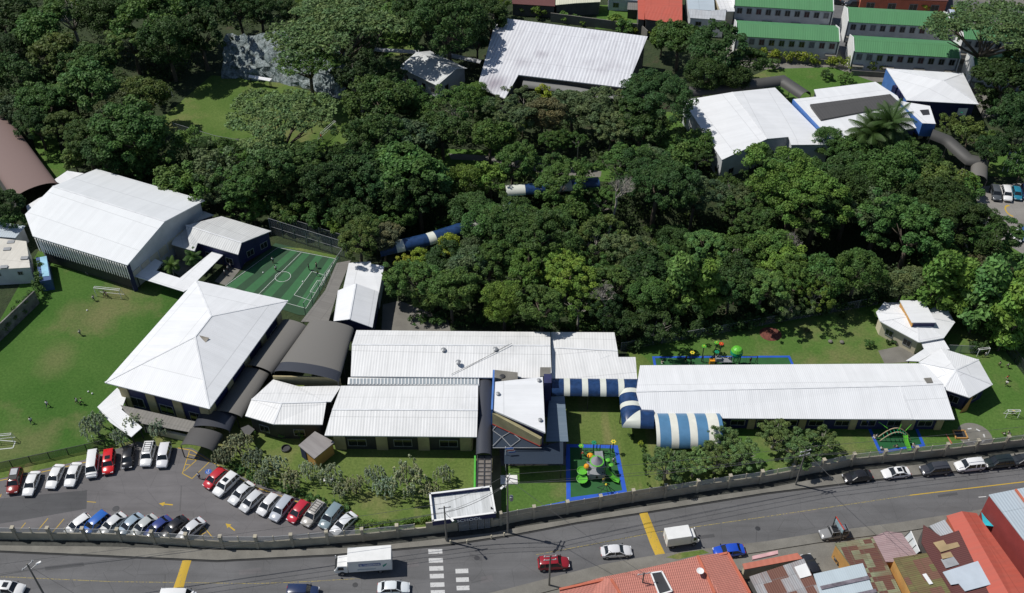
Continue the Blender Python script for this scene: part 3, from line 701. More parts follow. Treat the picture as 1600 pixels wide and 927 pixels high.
def tree(px, py, r, kind='broad', c='d', h=None, group=None, name=None, zs=None, loc=None):
    """px, py: crown centre; r: crown radius, both measured on the photograph; h: height of the crown's centre"""
    L, cz = KIND[kind]; vi = rnd.randrange(len(L)); me, mt = L[vi]
    if kind in ('broad', 'airy', 'big'): py += r*.12
    if loc is None:
        z = h if h else cz
        for _ in range(4):
            p = P(px, py, z); dep = p.y*CT+(CH-z)*ST; R_ = r*dep/F; s = R_/NOM[kind]
            hc = h if h else cz*s**.75
            gz = gh(p.x, p.y); z = hc+gz*.6
        g0 = gz
    else: p, R_, hc = loc; s = R_/NOM[kind]; g0 = gh(p.x, p.y); z = g0+hc; r = 20
    sz = s*.95
    noun = {'bush': 'bush', 'palm': 'palm', 'smallpalm': 'palm', 'bamboo': 'bamboo like tree'}.get(kind, 'tree')
    nm = name or {'bush': 'bush', 'palm': 'palm_tree', 'smallpalm': 'palm_tree', 'bamboo': 'bamboo_tree', 'willow': 'weeping_tree', 'juniper': 'juniper_tree'}.get(kind, 'broadleaf_tree')
    root = empty(nm, (p.x, p.y, z-cz*sz), 0, treelabel(kind, c, px, py, r, noun), {'bush': 'bush', 'palm': 'palm', 'smallpalm': 'palm'}.get(kind, 'tree'), group)
    sz *= rnd.uniform(.85, 1.1) if kind in ('broad', 'airy', 'big') else 1; root.location.z = z-cz*sz
    root.rotation_euler[2] = rnd.uniform(0, 6.283); root.scale = (s, s*rnd.uniform(.88, 1.12), sz)
    cr = bpy.data.objects.new('crown', me); col.objects.link(cr); cr.parent = root
    j = rnd.uniform(.75, 1.3); hu = rnd.uniform(.9, 1.12); cc = COLN[c][1]; cr.color = (cc[0]*j*hu*1.04, cc[1]*j*1.06, cc[2]*j/hu*.96, 1)
    tr = bpy.data.objects.new('trunk', mt); col.objects.link(tr); tr.parent = root
    TREES.append((p.x, p.y, R_)); return root
# ---------------------------------------------------------------- buildings
WH = (.8, .81, .82)
R_white = roofmat('white_roof_sheet', WH, .35, .3, 7, .14, (.42, .43, .42))
R_white2 = roofmat('streaked_white_roof', (.8, .8, .79), .5, .3, 5.5, .36, (.45, .46, .45), ribcol=.09)
R_gym = roofmat('matt_white_roof', (.74, .76, .77), .4, .3, 6, .1, (.42, .44, .44))
R_rib = roofmat('ribbed_white_roof', (.74, .75, .78), .85, 1.0, 14, .3, (.24, .2, .24), ribcol=.3, spots=((772, 128, 5, .75), (846, 88, 2.5, .5), (815, 100, 3, .35)))
R_old = roofmat('weathered_white_roof', (.62, .63, .62), .5, .6, 7, .4, (.3, .3, .31), ribcol=.1)
R_dirty = roofmat('stained_white_roof', (.68, .7, .7), .4, .12, 9, .6, (.22, .23, .22))
R_brown = roofmat('brown_barrel_roof', (.27, .185, .165), .5, .8, 3.2, .6, (.09, .06, .055), .8)
R_grey = roofmat('grey_brown_sheet', (.2, .19, .172), .6, .3, 2.6, .15, (.1, .09, .08), .6, sheet=.12)
R_dgrey = roofmat('charcoal_sheet', (.085, .082, .08), .8, .5, 30, .2, (.05, .05, .05), .6)
R_black = roofmat('dark_blue_grey_sheet', (.05, .055, .07), .6, .3, 3, .2, (.1, .1, .11), .4)
R_green = roofmat('green_roof_sheet', (.085, .255, .105), .45, .5, 40, .12, (.1, .22, .12), .6, sheet=.08)
R_tile = roofmat('salmon_roof_tile', (.56, .215, .165), .3, 1.0, .45, .18, (.42, .19, .15), .75, ribcol=.2, sheet=.08)
R_red = roofmat('red_roof_sheet', (.5, .1, .065), .9, .4, 5, .35, (.3, .12, .09), .7)
R_dred = roofmat('maroon_roof_sheet', (.14, .05, .045), .3, .9, 7, .3, (.1, .05, .045), .8, ribcol=.25)
R_rust = roofmat('rusty_roof_sheet', (.3, .33, .2), .3, .9, 2.2, .85, (.17, .075, .045), .85, patch=((.13, .05, .04), .6, .8), ribcol=.25, sheet=.3)
R_moss = roofmat('mossy_rusty_roof', (.2, .2, .075), .3, .9, 3, .7, (.16, .07, .05), .9, patch=((.2, .1, .07), .6, 1.2), ribcol=.25, sheet=.25)
R_pink = roofmat('faded_pink_roof', (.42, .3, .3), .3, 1.0, 3, .3, (.2, .1, .1), .8, ribcol=.35)
R_blue = roofmat('pale_blue_grey_roof', (.46, .53, .58), .5, .5, 5, .2, (.3, .32, .34), .6)
R_zinc = roofmat('zinc_roof', (.5, .52, .54), .4, .6, 3, .35, (.25, .22, .2), .6, sheet=.12)
# gymnasium
gym = building('gymnasium', 'large white gymnasium with folded pale roof above the sports lawn', [(82.5, 291, 9.6), (257.5, 346, 9.6), (199, 414.5, 7), (51, 369, 7), (39, 335, 7.6), (151, 264, 7), (320, 313, 7)],
    [(0, 1, 2, 3, 4), (0, 5, 6, 1)], R_gym, M_whitewall, 'gymnasium', over=.7, t=.2)
a_, b_ = P(51, 369, 7), P(199, 414.5, 7); e_ = (b_-a_); L_ = e_.length; e_.normalize(); n_ = Vector((e_.y, -e_.x, 0)); fin = MB()
for i in range(int(L_/.62)):
    q = a_+e_*(.5+i*.62)+n_*.05; q.z = 5.0; fin.box(q, (.5, .08, 3.3), math.atan2(e_.y, e_.x)-.45)
o_ = fin.build('louvre_fins', M_white, gym)
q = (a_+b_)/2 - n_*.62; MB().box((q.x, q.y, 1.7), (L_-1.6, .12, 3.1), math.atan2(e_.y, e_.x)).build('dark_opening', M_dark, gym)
cq = P(199, 414.5, 7)-e_*.5-n_*.5; MB().box((cq.x, cq.y, 3.4), (.8, .8, 6.8), .6).build('corner_column', M_navy, gym)
for i in range(6):
    aa, bb = P(199, 414.5, 7), P(320, 313, 7); d = (bb-aa).normalized(); m_ = Vector((d.y, -d.x, 0)); q = aa+d*(2.0+i*2.6)-m_*.62
    f = MB().box((q.x, q.y, 3.1), (2.2, .14, 2.0), math.atan2(d.y, d.x)).build('shutter_panel', M_cream, gym)
# brown barrel hall at the left edge
p0, p1 = P(-20, 160, 5.5), P(57, 300, 5.5)
barrel('barrel_hall', 'long rusty brown barrel roofed hall at the left edge behind the white gymnasium', [P(-50, 150, 5), P(57, 301, 5)], 9.4, 1.5, [R_brown], 'hall', seg=1.6, n=12, wallm=M_dark_shade_wall)
# bits left of the gymnasium
building('outbuilding', 'pale blue grey roofed outbuilding cut off by the left frame edge', [(-60, 338, 4), (39.5, 353, 4), (24, 372, 3.6), (-60, 366, 3.6)], [(0, 1, 2, 3)], R_blue, M_whitewall, over=.3)
ob = building('flat_roofed_house', 'off white flat roofed building beside the blue container', [(-60, 366, 4.4), (41, 377, 4.4), (47, 418, 4.2), (-60, 424, 4.2)], [(0, 1, 2, 3)], roofmat('cream_flat_roof', (.66, .63, .56), 1.2, .1, 6, .3, (.4, .38, .33)), M_whitewall, over=.15, win=(4, .9, 2.4, 3.2))
for x, y in ((11, 389), (38, 403), (6, 417), (17, 378)):
    q = P(x, y, 4.45); MB().box((q.x, q.y, 4.45), (1.4, .9, .12), .1).build('skylight', M_grey, ob)
cr_ = empty('container', P(69, 437, 0), 0, 'blue container cabin with pale blue top standing on the lawn edge', 'container')
c4 = [P(62, 402, 2.7), P(72.5, 400, 2.7), P(77, 431, 2.7), (P(66, 432, 2.7))]
MB().prism([P(56, 403, 2.6), P(73, 400, 2.6), P(80, 437, 2.6), P(62, 440, 2.6)], 0, 2.6).build('body', mat('container_blue', (.05, .1, .24), .5), cr_)
MB().prism(c4, 2.6, 2.68).build('top_panel', mat('pale_blue_panel', (.3, .55, .7), .5), cr_)
for k, pl in enumerate(([(83, 282), (105, 267), (131, 271), (94, 287)],)):
    building('lean_to', 'small bright white lean-to roof between the brown barrel hall and gymnasium', [(a, b, 4.5) for a, b in pl], [(0, 1, 2, 3)], R_white, M_whitewall, over=.3)
building('lean_to', 'narrow white lean-to roof at the lower end of the brown barrel hall', [(41, 322, 4.5), (60, 310, 4.5), (70, 306, 4.5), (44, 333, 4.5)], [(0, 1, 2, 3)], R_white, M_whitewall, over=.2)
# low building right of gym
lw = building('low_wing', 'low white L shaped roof wing between the gymnasium and artificial pitch', [(290, 352, 5.4), (377.5, 379.5, 5.4), (424, 361, 4.4), (346, 338, 4.6), (372, 398, 4.4), (309, 379.5, 4.6), (304, 392.5, 4.3), (297.5, 391, 4.3)],
    [(0, 1, 2, 3), (0, 7, 6, 5, 4, 1)], R_old, M_navy, 'school wing', over=.35, win=(3, 1.6, 1, 2.4))
building('link_roof', 'shaded flat link roof against the gymnasium gable', [(276, 348, 3.8), (318, 330, 3.8), (334, 336, 3.8), (290, 353, 3.8), (298, 391, 3.8), (268, 382, 3.8)], [(0, 1, 2, 3, 4, 5)], R_old, M_conc, 'canopy', over=.3)
def canopy(name, label, V, Fs, rm, posts=None, cat='canopy', t=.12, pm=None, pa=0, walls=None):
    VV = [P(*v) for v in V]; c = sum(VV, Vector((0, 0, 0)))/len(VV); root = empty(name, (c.x, c.y, 0), 0, label, cat)
    o, loop = roof_mesh('roof', VV, Fs, rm, root, t)
    lp = inset(loop, .3)
    for q in lp: MB().box((q.x, q.y, (q.z-t)/2), (.14, .14, q.z-t-.02)).build('post', pm or M_dark, root)
    return root
canopy('walkway_canopy', 'white L shaped walkway canopy around the palm courtyard', [(210, 432, 3), (240, 403, 3), (254, 410, 3), (244, 423, 3), (281, 434.5, 3), (333, 392, 3), (349, 398, 3), (297, 450, 3), (287, 456, 3)], [(0, 1, 2, 3), (0, 3, 4, 7, 8), (4, 5, 6, 7)], R_white)
# hipped hall
hip = building('hipped_hall', 'big white hip roofed hall beside the sports lawn', [(306, 438, 7), (450, 470, 7), (327, 639, 7), (164, 598, 7), (330, 494, 9.8), (305, 526, 9.8)],
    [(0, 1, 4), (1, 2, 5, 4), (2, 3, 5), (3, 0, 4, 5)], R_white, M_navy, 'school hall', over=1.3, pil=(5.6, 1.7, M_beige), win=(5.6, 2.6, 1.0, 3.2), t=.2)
q = P(317, 530, 9.6); 
MB().add([P(307, 523, 9.75), P(327, 528, 9.4), P(321, 536, 9.15), P(308, 530, 9.5)], [(3, 2, 1, 0)]).build('roof_patch', mat('rust_grey_patch', (.3, .27, .22), .8, var=.4), hip)
canopy('side_canopy', 'bright white canopy beside the lower left corner of hipped hall', [(183, 606, 2.8), (152, 636, 2.8), (172, 660, 2.8), (205, 683, 2.8), (222, 668, 2.8), (190, 640, 2.8), (197, 620, 2.8)], [(0, 1, 2, 3, 4, 5, 6)], R_white)
canopy('front_canopy', 'flat grey canopy in front of the hipped hall', [(188, 633, 2.9), (315, 661, 2.9), (300, 676, 2.7), (222, 662, 2.7), (200, 650, 2.7)], [(0, 1, 2, 3, 4)], R_grey)
fw = empty('garden_wall', P(215, 662), 0, 'low cream garden wall with dark rails below the grey canopy', 'wall')
MB().prism([P(225, 664, 1.4), P(300, 681, 1.4), P(299, 684, 1.4), P(224, 667, 1.4)], 0, 1.4).build('wall', M_cream, fw)
for i in range(7):
    q = P(226+i*12, 666+i*2.8, 0); MB().box((q.x, q.y, 1.3), (.1, .1, 2.6)).build('rail_post', M_dark, fw)
for nm, pl, lb in (('grey', [(311, 651), (333, 645), (370, 654), (362, 672), (340, 672)], 'dark barrel entrance canopy with a yellow trim at the hipped hall corner'),):
    q1, q2 = P(316, 662, 3), P(362, 672, 3)
barrel('entrance_canopy', 'dark barrel canopy with yellow trim at the corner of the hipped hall', [P(341, 648, 3.0), P(330, 672, 3.0)], 6.6, 1.0, [R_black], seg=1.5, posts=2, n=10)
barrel('entrance_canopy', 'lower charcoal barrel canopy leading from the hall down to the car park', [P(323, 676, 2.8), P(308, 702, 2.8)], 6.0, 1.0, [R_dgrey], seg=1.5, posts=2, n=10)
MB().box(P(382, 673, 2.6), (2.6, 2.4, .12), -.5)
canopy('small_canopy', 'tiny dark grey canopy left of the long low white roof', [(376, 669, 2.6), (388, 664, 2.6), (398, 671, 2.6), (386, 684, 2.6)], [(0, 1, 2, 3)], R_dgrey)
# long grey-brown walkway roofs
barrel('walkway_roof', 'long grey brown curved walkway roof beside the hipped hall, upper stretch', [P(461, 506, 4.2), P(405, 578, 4.2)], 5.2, .8, [R_grey], 'walkway roof', seg=2.2, n=8, posts=3)
barrel('walkway_roof', 'grey brown curved walkway roof beside the hipped hall, lower stretch with orange trim', [P(401, 580, 3.6), P(357, 648, 3.6)], 5.0, .7, [R_grey], 'walkway roof', seg=2.2, n=8, posts=3)
barrel('assembly_canopy', 'wide grey brown barrel canopy with a dark translucent band between white roofs', [P(518, 509, 5.4), P(478, 590, 5.4)], (8.6, 12.0), 1.15, [R_grey, R_black], 'barrel canopy', seg=2.1, n=14, posts=2, stripe=[0, 0, 0, 0, 0, 1, 1, 0])
fa, fb = P(426, 588, 5.35), P(531, 590, 5.35); d_ = (fb-fa).normalized(); n2_ = Vector((d_.y, -d_.x, 0)); fpn = empty('canopy_gable', fa, 0, 'beige brown end panel closing the lower side of wide barrel canopy', 'panel')
MB().prism([fa, fb, fb+n2_*-.25, fa+n2_*-.25], 3.2, 5.3).build('panel', M_beige, fpn)
oo = canopy('walkway_roof', 'straight grey brown walkway roof running up between the artificial pitch and annexe', [(526, 411, 3.4), (548, 407, 3.4), (528, 455, 3.4), (513, 503, 3.4), (470, 503, 3.4), (508, 454, 3.4)], [(0, 1, 2, 5), (5, 2, 3, 4)], R_grey)
# annexe
building('annexe', 'bright white flat annexe roof at the foot of the woods', [(545, 411, 4.6), (579, 408.5, 4.6), (580, 412.5, 4.6), (600, 416, 4.4), (592, 458, 4.4), (536, 452, 4.6)], [(0, 1, 2, 3, 4, 5)], R_white, M_whitewall, over=.3)
gable('annexe', 'small white gabled annexe joined to the flat annexe by the woods', (528, 454, 4.8), (521, 502, 4.8), (582, 512, 4.4), (592, 456, 4.4), (556, 443, 6), (546, 499, 6), R_white, M_navy, over=.35, win=(3, 1, 1.5, 2.6))
# central long block
cen = building('central_block', 'long white ridged roof over the central school block, upper half', [(557, 516, 5.2), (860, 519, 5.2), (860, 540, 6.6), (862, 591, 5.4), (548, 588, 5.2), (550, 538.5, 6.6)],
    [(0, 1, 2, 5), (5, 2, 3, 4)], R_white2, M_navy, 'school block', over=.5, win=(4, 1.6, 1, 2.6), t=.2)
for x, y in ((693, 547), (774, 546), (716, 566)):
    q = P(x, y, 6.5); MB().lathe((q.x, q.y, 6.1), [(.35, 0), (.35, .5), (.5, .55), (.1, .75)], 10).build('roof_vent', M_grey, cen)
building('central_block', 'white roof of the central block right part, above the striped tunnel', [(861, 519, 4.6), (960, 519.5, 4.6), (966, 558, 4.8), (993, 558, 4.6), (996, 597, 4.2), (862, 593, 4.4), (861.5, 543, 5.2), (965, 548, 5.2)],
    [(0, 1, 7, 6), (6, 7, 2, 3, 4, 5)], R_white2, M_whitewall, 'school block', over=.4)
sk = empty('skylight_strip', P(645, 596, 0), 0, 'long glazed skylight strip between the two central roofs', 'skylight')
MB().prism([P(544, 590, 4.9), P(749, 589, 4.9), P(749, 602, 4.9), P(543, 600.5, 4.9)], 0.1, 4.9).build('frame', M_white, sk)
MB().prism([P(546, 591.5, 5), P(748, 590.5, 5), P(748, 600.5, 5), P(545, 599.3, 5)], 4.91, 4.98).build('glazing', roofmat('glazing', (.42, .48, .52), 1.1, 0, 20, .5, (.75, .77, .78), .2, ribcol=.9, sheet=.5), sk)
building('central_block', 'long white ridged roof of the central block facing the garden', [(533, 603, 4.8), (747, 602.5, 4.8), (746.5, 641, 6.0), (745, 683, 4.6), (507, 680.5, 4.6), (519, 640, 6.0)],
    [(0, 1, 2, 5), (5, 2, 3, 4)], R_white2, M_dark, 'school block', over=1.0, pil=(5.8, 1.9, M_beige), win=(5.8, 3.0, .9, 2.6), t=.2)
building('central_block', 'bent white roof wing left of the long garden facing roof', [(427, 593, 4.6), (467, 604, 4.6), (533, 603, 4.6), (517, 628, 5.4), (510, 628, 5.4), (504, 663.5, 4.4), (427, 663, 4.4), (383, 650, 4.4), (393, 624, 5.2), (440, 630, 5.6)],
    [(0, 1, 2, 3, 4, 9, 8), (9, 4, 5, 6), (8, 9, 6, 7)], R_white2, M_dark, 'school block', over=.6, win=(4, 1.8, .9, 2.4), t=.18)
# dark covered walk down to guard house
barrel('covered_walk', 'black barrel covered walk from the central block towards the guard house', [P(758.5, 587, 4.2), P(756, 712, 4.2)], 2.6, .7, [R_black], 'covered walk', seg=1.6, n=8, posts=4)
lt = empty('glazed_walk', P(755, 735, 0), 0, 'lower glazed stretch of covered walk with dark frames above the guard house', 'covered walk')
MB().prism([P(746.5, 712, 3.6), P(768, 712, 3.6), P(768, 762, 3.6), P(744.5, 764, 3.6)], 3.5, 3.56).build('glazing', mat('brownish_glazing', (.2, .18, .16), .25, var=.3, scale=1.2), lt)
for i in range(9):
    y = 712+i*6.3; MB().bar(P(746.3-i*.2, y, 3.62), P(768, y, 3.62), .12).build('glazing_bar', M_dark, lt)
for x in (746, 757, 768): MB().bar(P(x, 712, 3.66), P(x-1, 763, 3.66), .16).build('rafter', M_dark, lt)
for x, y in ((746, 714), (768, 714), (745, 762), (768, 762)):
    q = P(x, y, 3.5); MB().box((q.x, q.y, 1.75), (.15, .15, 3.5)).build('post', M_dark, lt)
MB().prism([P(741, 712, 1.3), P(743.5, 712, 1.3), P(743, 763, 1.3), P(740, 763, 1.3)], 0, 1.3).build('green_screen', mat('bright_green_screen', (.08, .45, .05), .6), lt)
pth = sheet('walk_floor', [(768, 712), (783, 712), (783, 815), (768, 815)], .006, mat('mossy_paving', (.16, .15, .08), .9, var=.25))
mb_ = MB()
for i in range(38): x = 546+i*5.45; mb_.bar(P(x, 591.5, 5.02), P(x, 600.3, 5.02), .16, .06)
mb_.build('glazing_bars', M_white, sk)
# angular entrance block
ent = empty('entrance_block', P(810, 650, 0), 0, 'angular white roofed entrance block with beige slanting fascia in the middle', 'entrance block')
o_, lp_ = roof_mesh('roof', [P(772, 597, 8), P(848, 589, 8), P(852, 676, 8), P(771, 641, 8)], [(0, 1, 2, 3)], R_white, ent, .35)
li = inset(lp_, .25); MB().prism(li, 0.0, 7.62).build('wall', M_navy, ent)
def quadwall(nm, a, b, z1, z0, m, par, out=.1, zs=None):
    pa, pb = P(a[0], a[1], z1), P(b[0], b[1], z1); e = (pb-pa).normalized(); n = Vector((e.y, -e.x, 0)); 
    if n.y > 0: n = -n
    pts = [pa-n*.2, pb-n*.2, pb+n*out, pa+n*out]; return MB().prism(pts, zs[0] if zs else z0, zs[1] if zs else z1).build(nm, m, par)
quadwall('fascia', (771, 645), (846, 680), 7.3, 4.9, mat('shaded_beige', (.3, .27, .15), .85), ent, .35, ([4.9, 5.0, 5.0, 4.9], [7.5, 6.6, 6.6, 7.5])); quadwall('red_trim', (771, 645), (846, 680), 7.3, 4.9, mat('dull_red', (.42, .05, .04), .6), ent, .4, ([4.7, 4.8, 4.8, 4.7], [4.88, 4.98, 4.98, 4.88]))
for x, y in ((778, 616), (842, 595), (844, 657)):
    q = P(x, y, 8.1); MB().lathe((q.x, q.y, 8.0), [(.3, 0), (.3, .3), (.38, .32), (.1, .45)], 8).build('roof_vent', M_grey, ent)
for pl, z in (([(773, 578), (809, 582), (809, 596), (774, 600)], 6.4), ([(844, 574), (861, 574), (860, 588), (844, 588)], 7.0)):
    MB().prism([P(a, b, z) for a, b in pl], 0, z).build('roof_terrace', M_conc, ent)
q = P(785, 588, 6.5); MB().lathe((q.x, q.y, 6.41), [(.2, 0), (.45, .02), (.5, .12), (.3, .2)], 14).build('water_tank_lid', M_dark, ent)
quadwall('left_blade_wall', (769, 640), (772, 578), 8.3, 3, M_blue, ent, .1)
MB().prism([P(850, 578, 9.6), P(862, 578, 9.6), P(862, 592, 9.6), P(850, 592, 9.6)], 0, 8.6).build('stair_tower', M_navy, ent)
gc = empty('glass_canopy', P(830, 700, 0), 0, 'dark glass canopy with white cross bracing under the entrance block', 'glass canopy')
MB().add([P(770, 660, 4.6), P(848, 700, 4.6), P(770, 700, 4.4), P(850, 694, 4.5)], [(0, 2, 1)]).build('glazing', M_tglass, gc)
for a, b in (((770, 673), (784, 683)), ((784, 683), (798, 698)), ((798, 698), (813, 687)), ((813, 687), (798, 675)), ((784, 683), (798, 675)), ((770, 697), (784, 683)), ((770, 672), (777, 664)), ((770, 700), (846, 700))):
    MB().bar(P(a[0], a[1], 4.7), P(b[0], b[1], 4.7), .1).build('brace', M_grey, gc)
canopy('terrace_canopy', 'dark tinted flat canopy below the entrance block, beside the playground', [(850, 697, 4), (880, 690, 4), (880, 725, 4), (788, 725, 4), (788, 700, 4)], [(0, 1, 2, 3, 4)], M_tglass, t=.06)
canopy('translucent_canopy', 'blue grey translucent sheet canopy right of the angular entrance block', [(858, 620, 4.2), (882, 619, 4.2), (888, 690, 3.9), (853, 690, 3.9)], [(0, 1, 2, 3)], roofmat('blue_grey_translucent', (.14, .19, .24), 1.5, .1, 20, .25, (.3, .35, .4), .35), t=.06)
sheet('terrace_floor', [(780, 700), (884, 690), (884, 727), (783, 728)], .01, mat('dark_terrace_tile', (.12, .11, .12), .6, var=.3))
# striped tunnels
SB = mat('navy_tunnel_sheet', (.016, .045, .125), .3, var=.35, scale=1.2); SW = mat('cream_tunnel_sheet', (.66, .68, .6), .45, var=.08)
barrel('striped_tunnel', 'navy and cream striped barrel tunnel joining the central block to the classroom block', [P(862, 605.5, 3.4), P(984, 607, 3.4), P(989, 655, 3.4), P(1021, 656.5, 3.4)], 4.0, 1.3, [SB, SW], 'striped tunnel', seg=1.05, stripe=[0, 0, 1, 0, 0, 1, 0, 0, 1, 0, 0, 1], n=10, posts=6)
SB2 = mat('faded_blue_sheet', (.085, .21, .36), .4, var=.12); SW2 = mat('faded_cream_sheet', (.72, .71, .62), .5, var=.08)
p1, p2 = P(1022, 670, 4.1), P(1123, 671, 4.1)
barrel('striped_canopy', 'big faded blue and cream striped barrel canopy in front of the classroom block', [P(1022, 675, 2.6), P(1126, 675, 2.6)], 7.2, 2.4, [SB2, SW2], 'striped canopy', seg=.62, stripe=[1, 1, 0, 0, 0, 1, 0, 0, 0, 1, 0, 0, 0, 1, 0, 0, 0, 1] if False else [1, 0, 0, 0, 1, 1, 0, 0, 0, 1, 1, 0, 0, 0, 1, 1], n=14, posts=8)
# long classroom block
lb = building('classroom_block', 'very long white ridged classroom block facing the street wall', [(1000, 571, 4.0), (1444, 568, 4.0), (1474, 600, 5.0), (1406, 603, 5.1), (1492, 655.5, 3.8), (1426, 655.5, 3.8), (1004, 653, 3.8), (994, 612, 5.1)],
    [(0, 1, 2, 3, 7), (7, 3, 5, 6), (3, 2, 4, 5)], R_white, M_navy, 'classroom block', over=1.1, pil=(8.2, 1.2, M_beige), win=(4.1, 2.4, .9, 2.3), t=.18)
q = P(1450, 594, 4.9); MB().add([P(1443, 591, 4.95), P(1455, 590, 4.95), P(1458, 598, 5.08), P(1448, 598.5, 5.08)], [(3, 2, 1, 0)]).build('roof_patch', M_conc, lb)
# octagon and heptagon classrooms
oct_ = building('octagonal_classroom', 'white octagonal classroom roof with a raised box, upper right of the lawn', [(1369, 488, 3.8), (1381, 473, 3.8), (1450, 473, 3.8), (1482, 486.5, 3.8), (1492, 504, 3.8), (1475, 528, 3.8), (1436, 535, 3.8), (1375, 502, 3.8), (1432, 492, 4.7)],
    [(i, (i+1) % 8, 8) for i in range(8)], R_old if False else R_white, M_cream, 'classroom', over=.7, win=(2.6, 1.5, 1, 2.4))
MB().prism([P(1409, 471, 5.4), P(1443, 471, 5.4), P(1462, 503, 5.4), P(1428, 503.5, 5.4)], 3.9, 5.22).build('raised_box', M_navy, oct_)
MB().prism([P(1407.4, 471, 5.4), P(1408.8, 471, 5.4), P(1427.8, 503.5, 5.4), P(1426.4, 504, 5.4)], 4.2, 5.22).build('raised_side', M_ochre, oct_)
roof_mesh('raised_roof', [P(1406, 469.5, 5.4), P(1443.5, 469.5, 5.4), P(1463, 504, 5.4), P(1425, 504, 5.4)], [(0, 1, 2, 3)], R_white, oct_, .15)
canopy('link_canopy', 'white link canopy between the octagonal and heptagonal classrooms', [(1434, 523, 3.3), (1469, 522, 3.3), (1484, 546, 3.3), (1446, 550, 3.3)], [(0, 1, 2, 3)], R_white)
canopy('entry_slab', 'white triangular slab canopy left of the heptagonal classroom', [(1415, 564, 3.5), (1446, 544, 3.5), (1472, 544, 3.5), (1436, 565, 3.5)], [(0, 1, 2, 3)], R_white)
hept = building('heptagonal_classroom', 'white many sided tent roof classroom at the end of the classroom block', [(1436, 566, 4.0), (1471, 544, 4.0), (1529, 562, 4.0), (1551, 601, 4.0), (1515, 621.5, 4.0), (1474, 608, 4.0), (1464, 590, 4.0), (1494, 578, 5.6)],
    [(i, (i+1) % 7, 7) for i in range(7)], R_white, M_navy, 'classroom', over=.8, win=(2.8, 1.6, 1, 2.6))
q = P(1511, 641, 0); MB().add([(q.x, q.y, 0), (q.x-1.7, q.y-.8, 0), (q.x-.2, q.y-.2, 0), (q.x+.4, q.y+.6, 3.6)], [(0, 1, 3), (1, 2, 3), (2, 0, 3), (0, 2, 1)]).build('buttress', M_ochre, hept)
sheet('patio', [(1372, 548), (1410, 540), (1440, 545), (1420, 566), (1382, 568)], .0, M_conc)
# ribbed hall top centre
rib = building('ribbed_hall', 'big ribbed white metal roof hall at the top centre, stained grey at its lower left', [(776, 27, 8.5), (1012, 57, 8.5), (979, 137.5, 7), (810, 117, 7), (789, 154, 6.4), (746, 136, 6.4)],
    [(0, 1, 2, 3, 5), (3, 4, 5)], R_rib, M_dark_shade_wall, 'hall', over=.5, t=.25, udir=(746, 136, 979, 165))
gable('gabled_cabin', 'small gabled cabin with stained white roof left of ribbed hall', (623, 105, 4), (683, 134, 4), (730, 107, 4), (672, 79.5, 4), (650, 82, 5.6), (713, 108, 5.6), R_dirty, M_whitewall, over=.5, win=(3, 1.2, 1, 2.4))
barrel('covered_walkway', 'grey barrel covered walkway below the ribbed hall', [P(818, 131, 4.5), P(868, 137, 4.5), P(990, 164, 4.5), P(1012, 176, 4.5)], 3.6, 1.1, [roofmat('old_grey_barrel', (.26, .26, .25), .9, .3, 2.5, .35, (.12, .12, .11), .7)], 'covered walkway', seg=2.5, posts=3)
barrel('covered_walkway', 'thin pale covered walkway leading left from gabled cabin', [P(585, 78, 3.5), P(655, 82, 3.5)], 1.8, .4, [R_zinc], 'covered walkway', seg=2.5, posts=3)
barrel('covered_walkway', 'thin grey covered walkway between the gabled cabin and ribbed hall', [P(690, 84, 3.5), P(752, 97, 3.5)], 1.8, .4, [R_zinc], 'covered walkway', seg=2.5, posts=3)
# right upper group
gh1 = building('grey_roofed_hall', 'wide pale roofed hall with fan shaped roof right of the dark round tree', [(1067, 157, 6), (1144, 144, 7.4), (1211, 137, 6), (1299, 226, 6), (1236, 226.5, 6), (1232, 214, 6.6), (1199, 217, 7.2), (1128, 250, 6)],
    [(0, 1, 6, 7), (1, 2, 3, 4, 5, 6)], R_white, M_whitewall, 'hall', over=.3, win=(4, 1.4, 1, 2.4))
bb_ = building('blue_sided_block', 'white roofed block with bright blue end walls and black roof panel', [(1240, 155, 7), (1276, 151, 7), (1272, 140, 7), (1368, 128, 7), (1402, 150, 7), (1432, 200, 7), (1300, 219, 7)],
    [(0, 1, 2, 3, 4, 5, 6)], R_white, M_navy, 'school block', over=.3)
quadwall('blue_parapet', (1240, 155), (1300, 219), 6.9, 4.6, M_blue, bb_, .2)
roof_mesh('black_panel', [P(1266, 163, 7.9), P(1391, 147, 7.9), P(1408, 163, 7.4), P(1283, 187, 7.4)], [(0, 1, 2, 3)], R_dgrey, bb_, .5)
tw = empty('blue_tower', P(1440, 240, 0), 0, 'tall tower with blue top band and beige legs beside palm', 'tower')
tp = [P(1401, 156, 7.6), P(1416, 160, 7.6), P(1453, 166, 7.6), P(1462, 194, 7.6), P(1441, 193, 7.6)]
MB().prism(tp, 4.2, 7.55).build('blue_band', M_blue, tw); roof_mesh('top_slab', [p_+Vector((0, 0, .06)) for p_ in tp], [(0, 1, 2, 3, 4)], R_white, tw, .02).__class__
lq = [P(1441, 193, 4.2), P(1462, 194, 4.2), P(1455, 180, 4.2), P(1432, 178, 4.2)]
for c_ in inset(lq, .5): MB().box((c_.x, c_.y, 0.6), (1.5, 1.0, 7.2), .3).build('leg', M_beige, tw)
MB().prism(inset(lq, .9), -3, 4.2).build('shaft', M_navy, tw)
MB().add([P(1437, 172, 7.74), P(1451, 171, 7.74), P(1453, 179, 7.74), P(1442, 180, 7.74)], [(3, 2, 1, 0)]).build('roof_hatch', M_dark, tw)
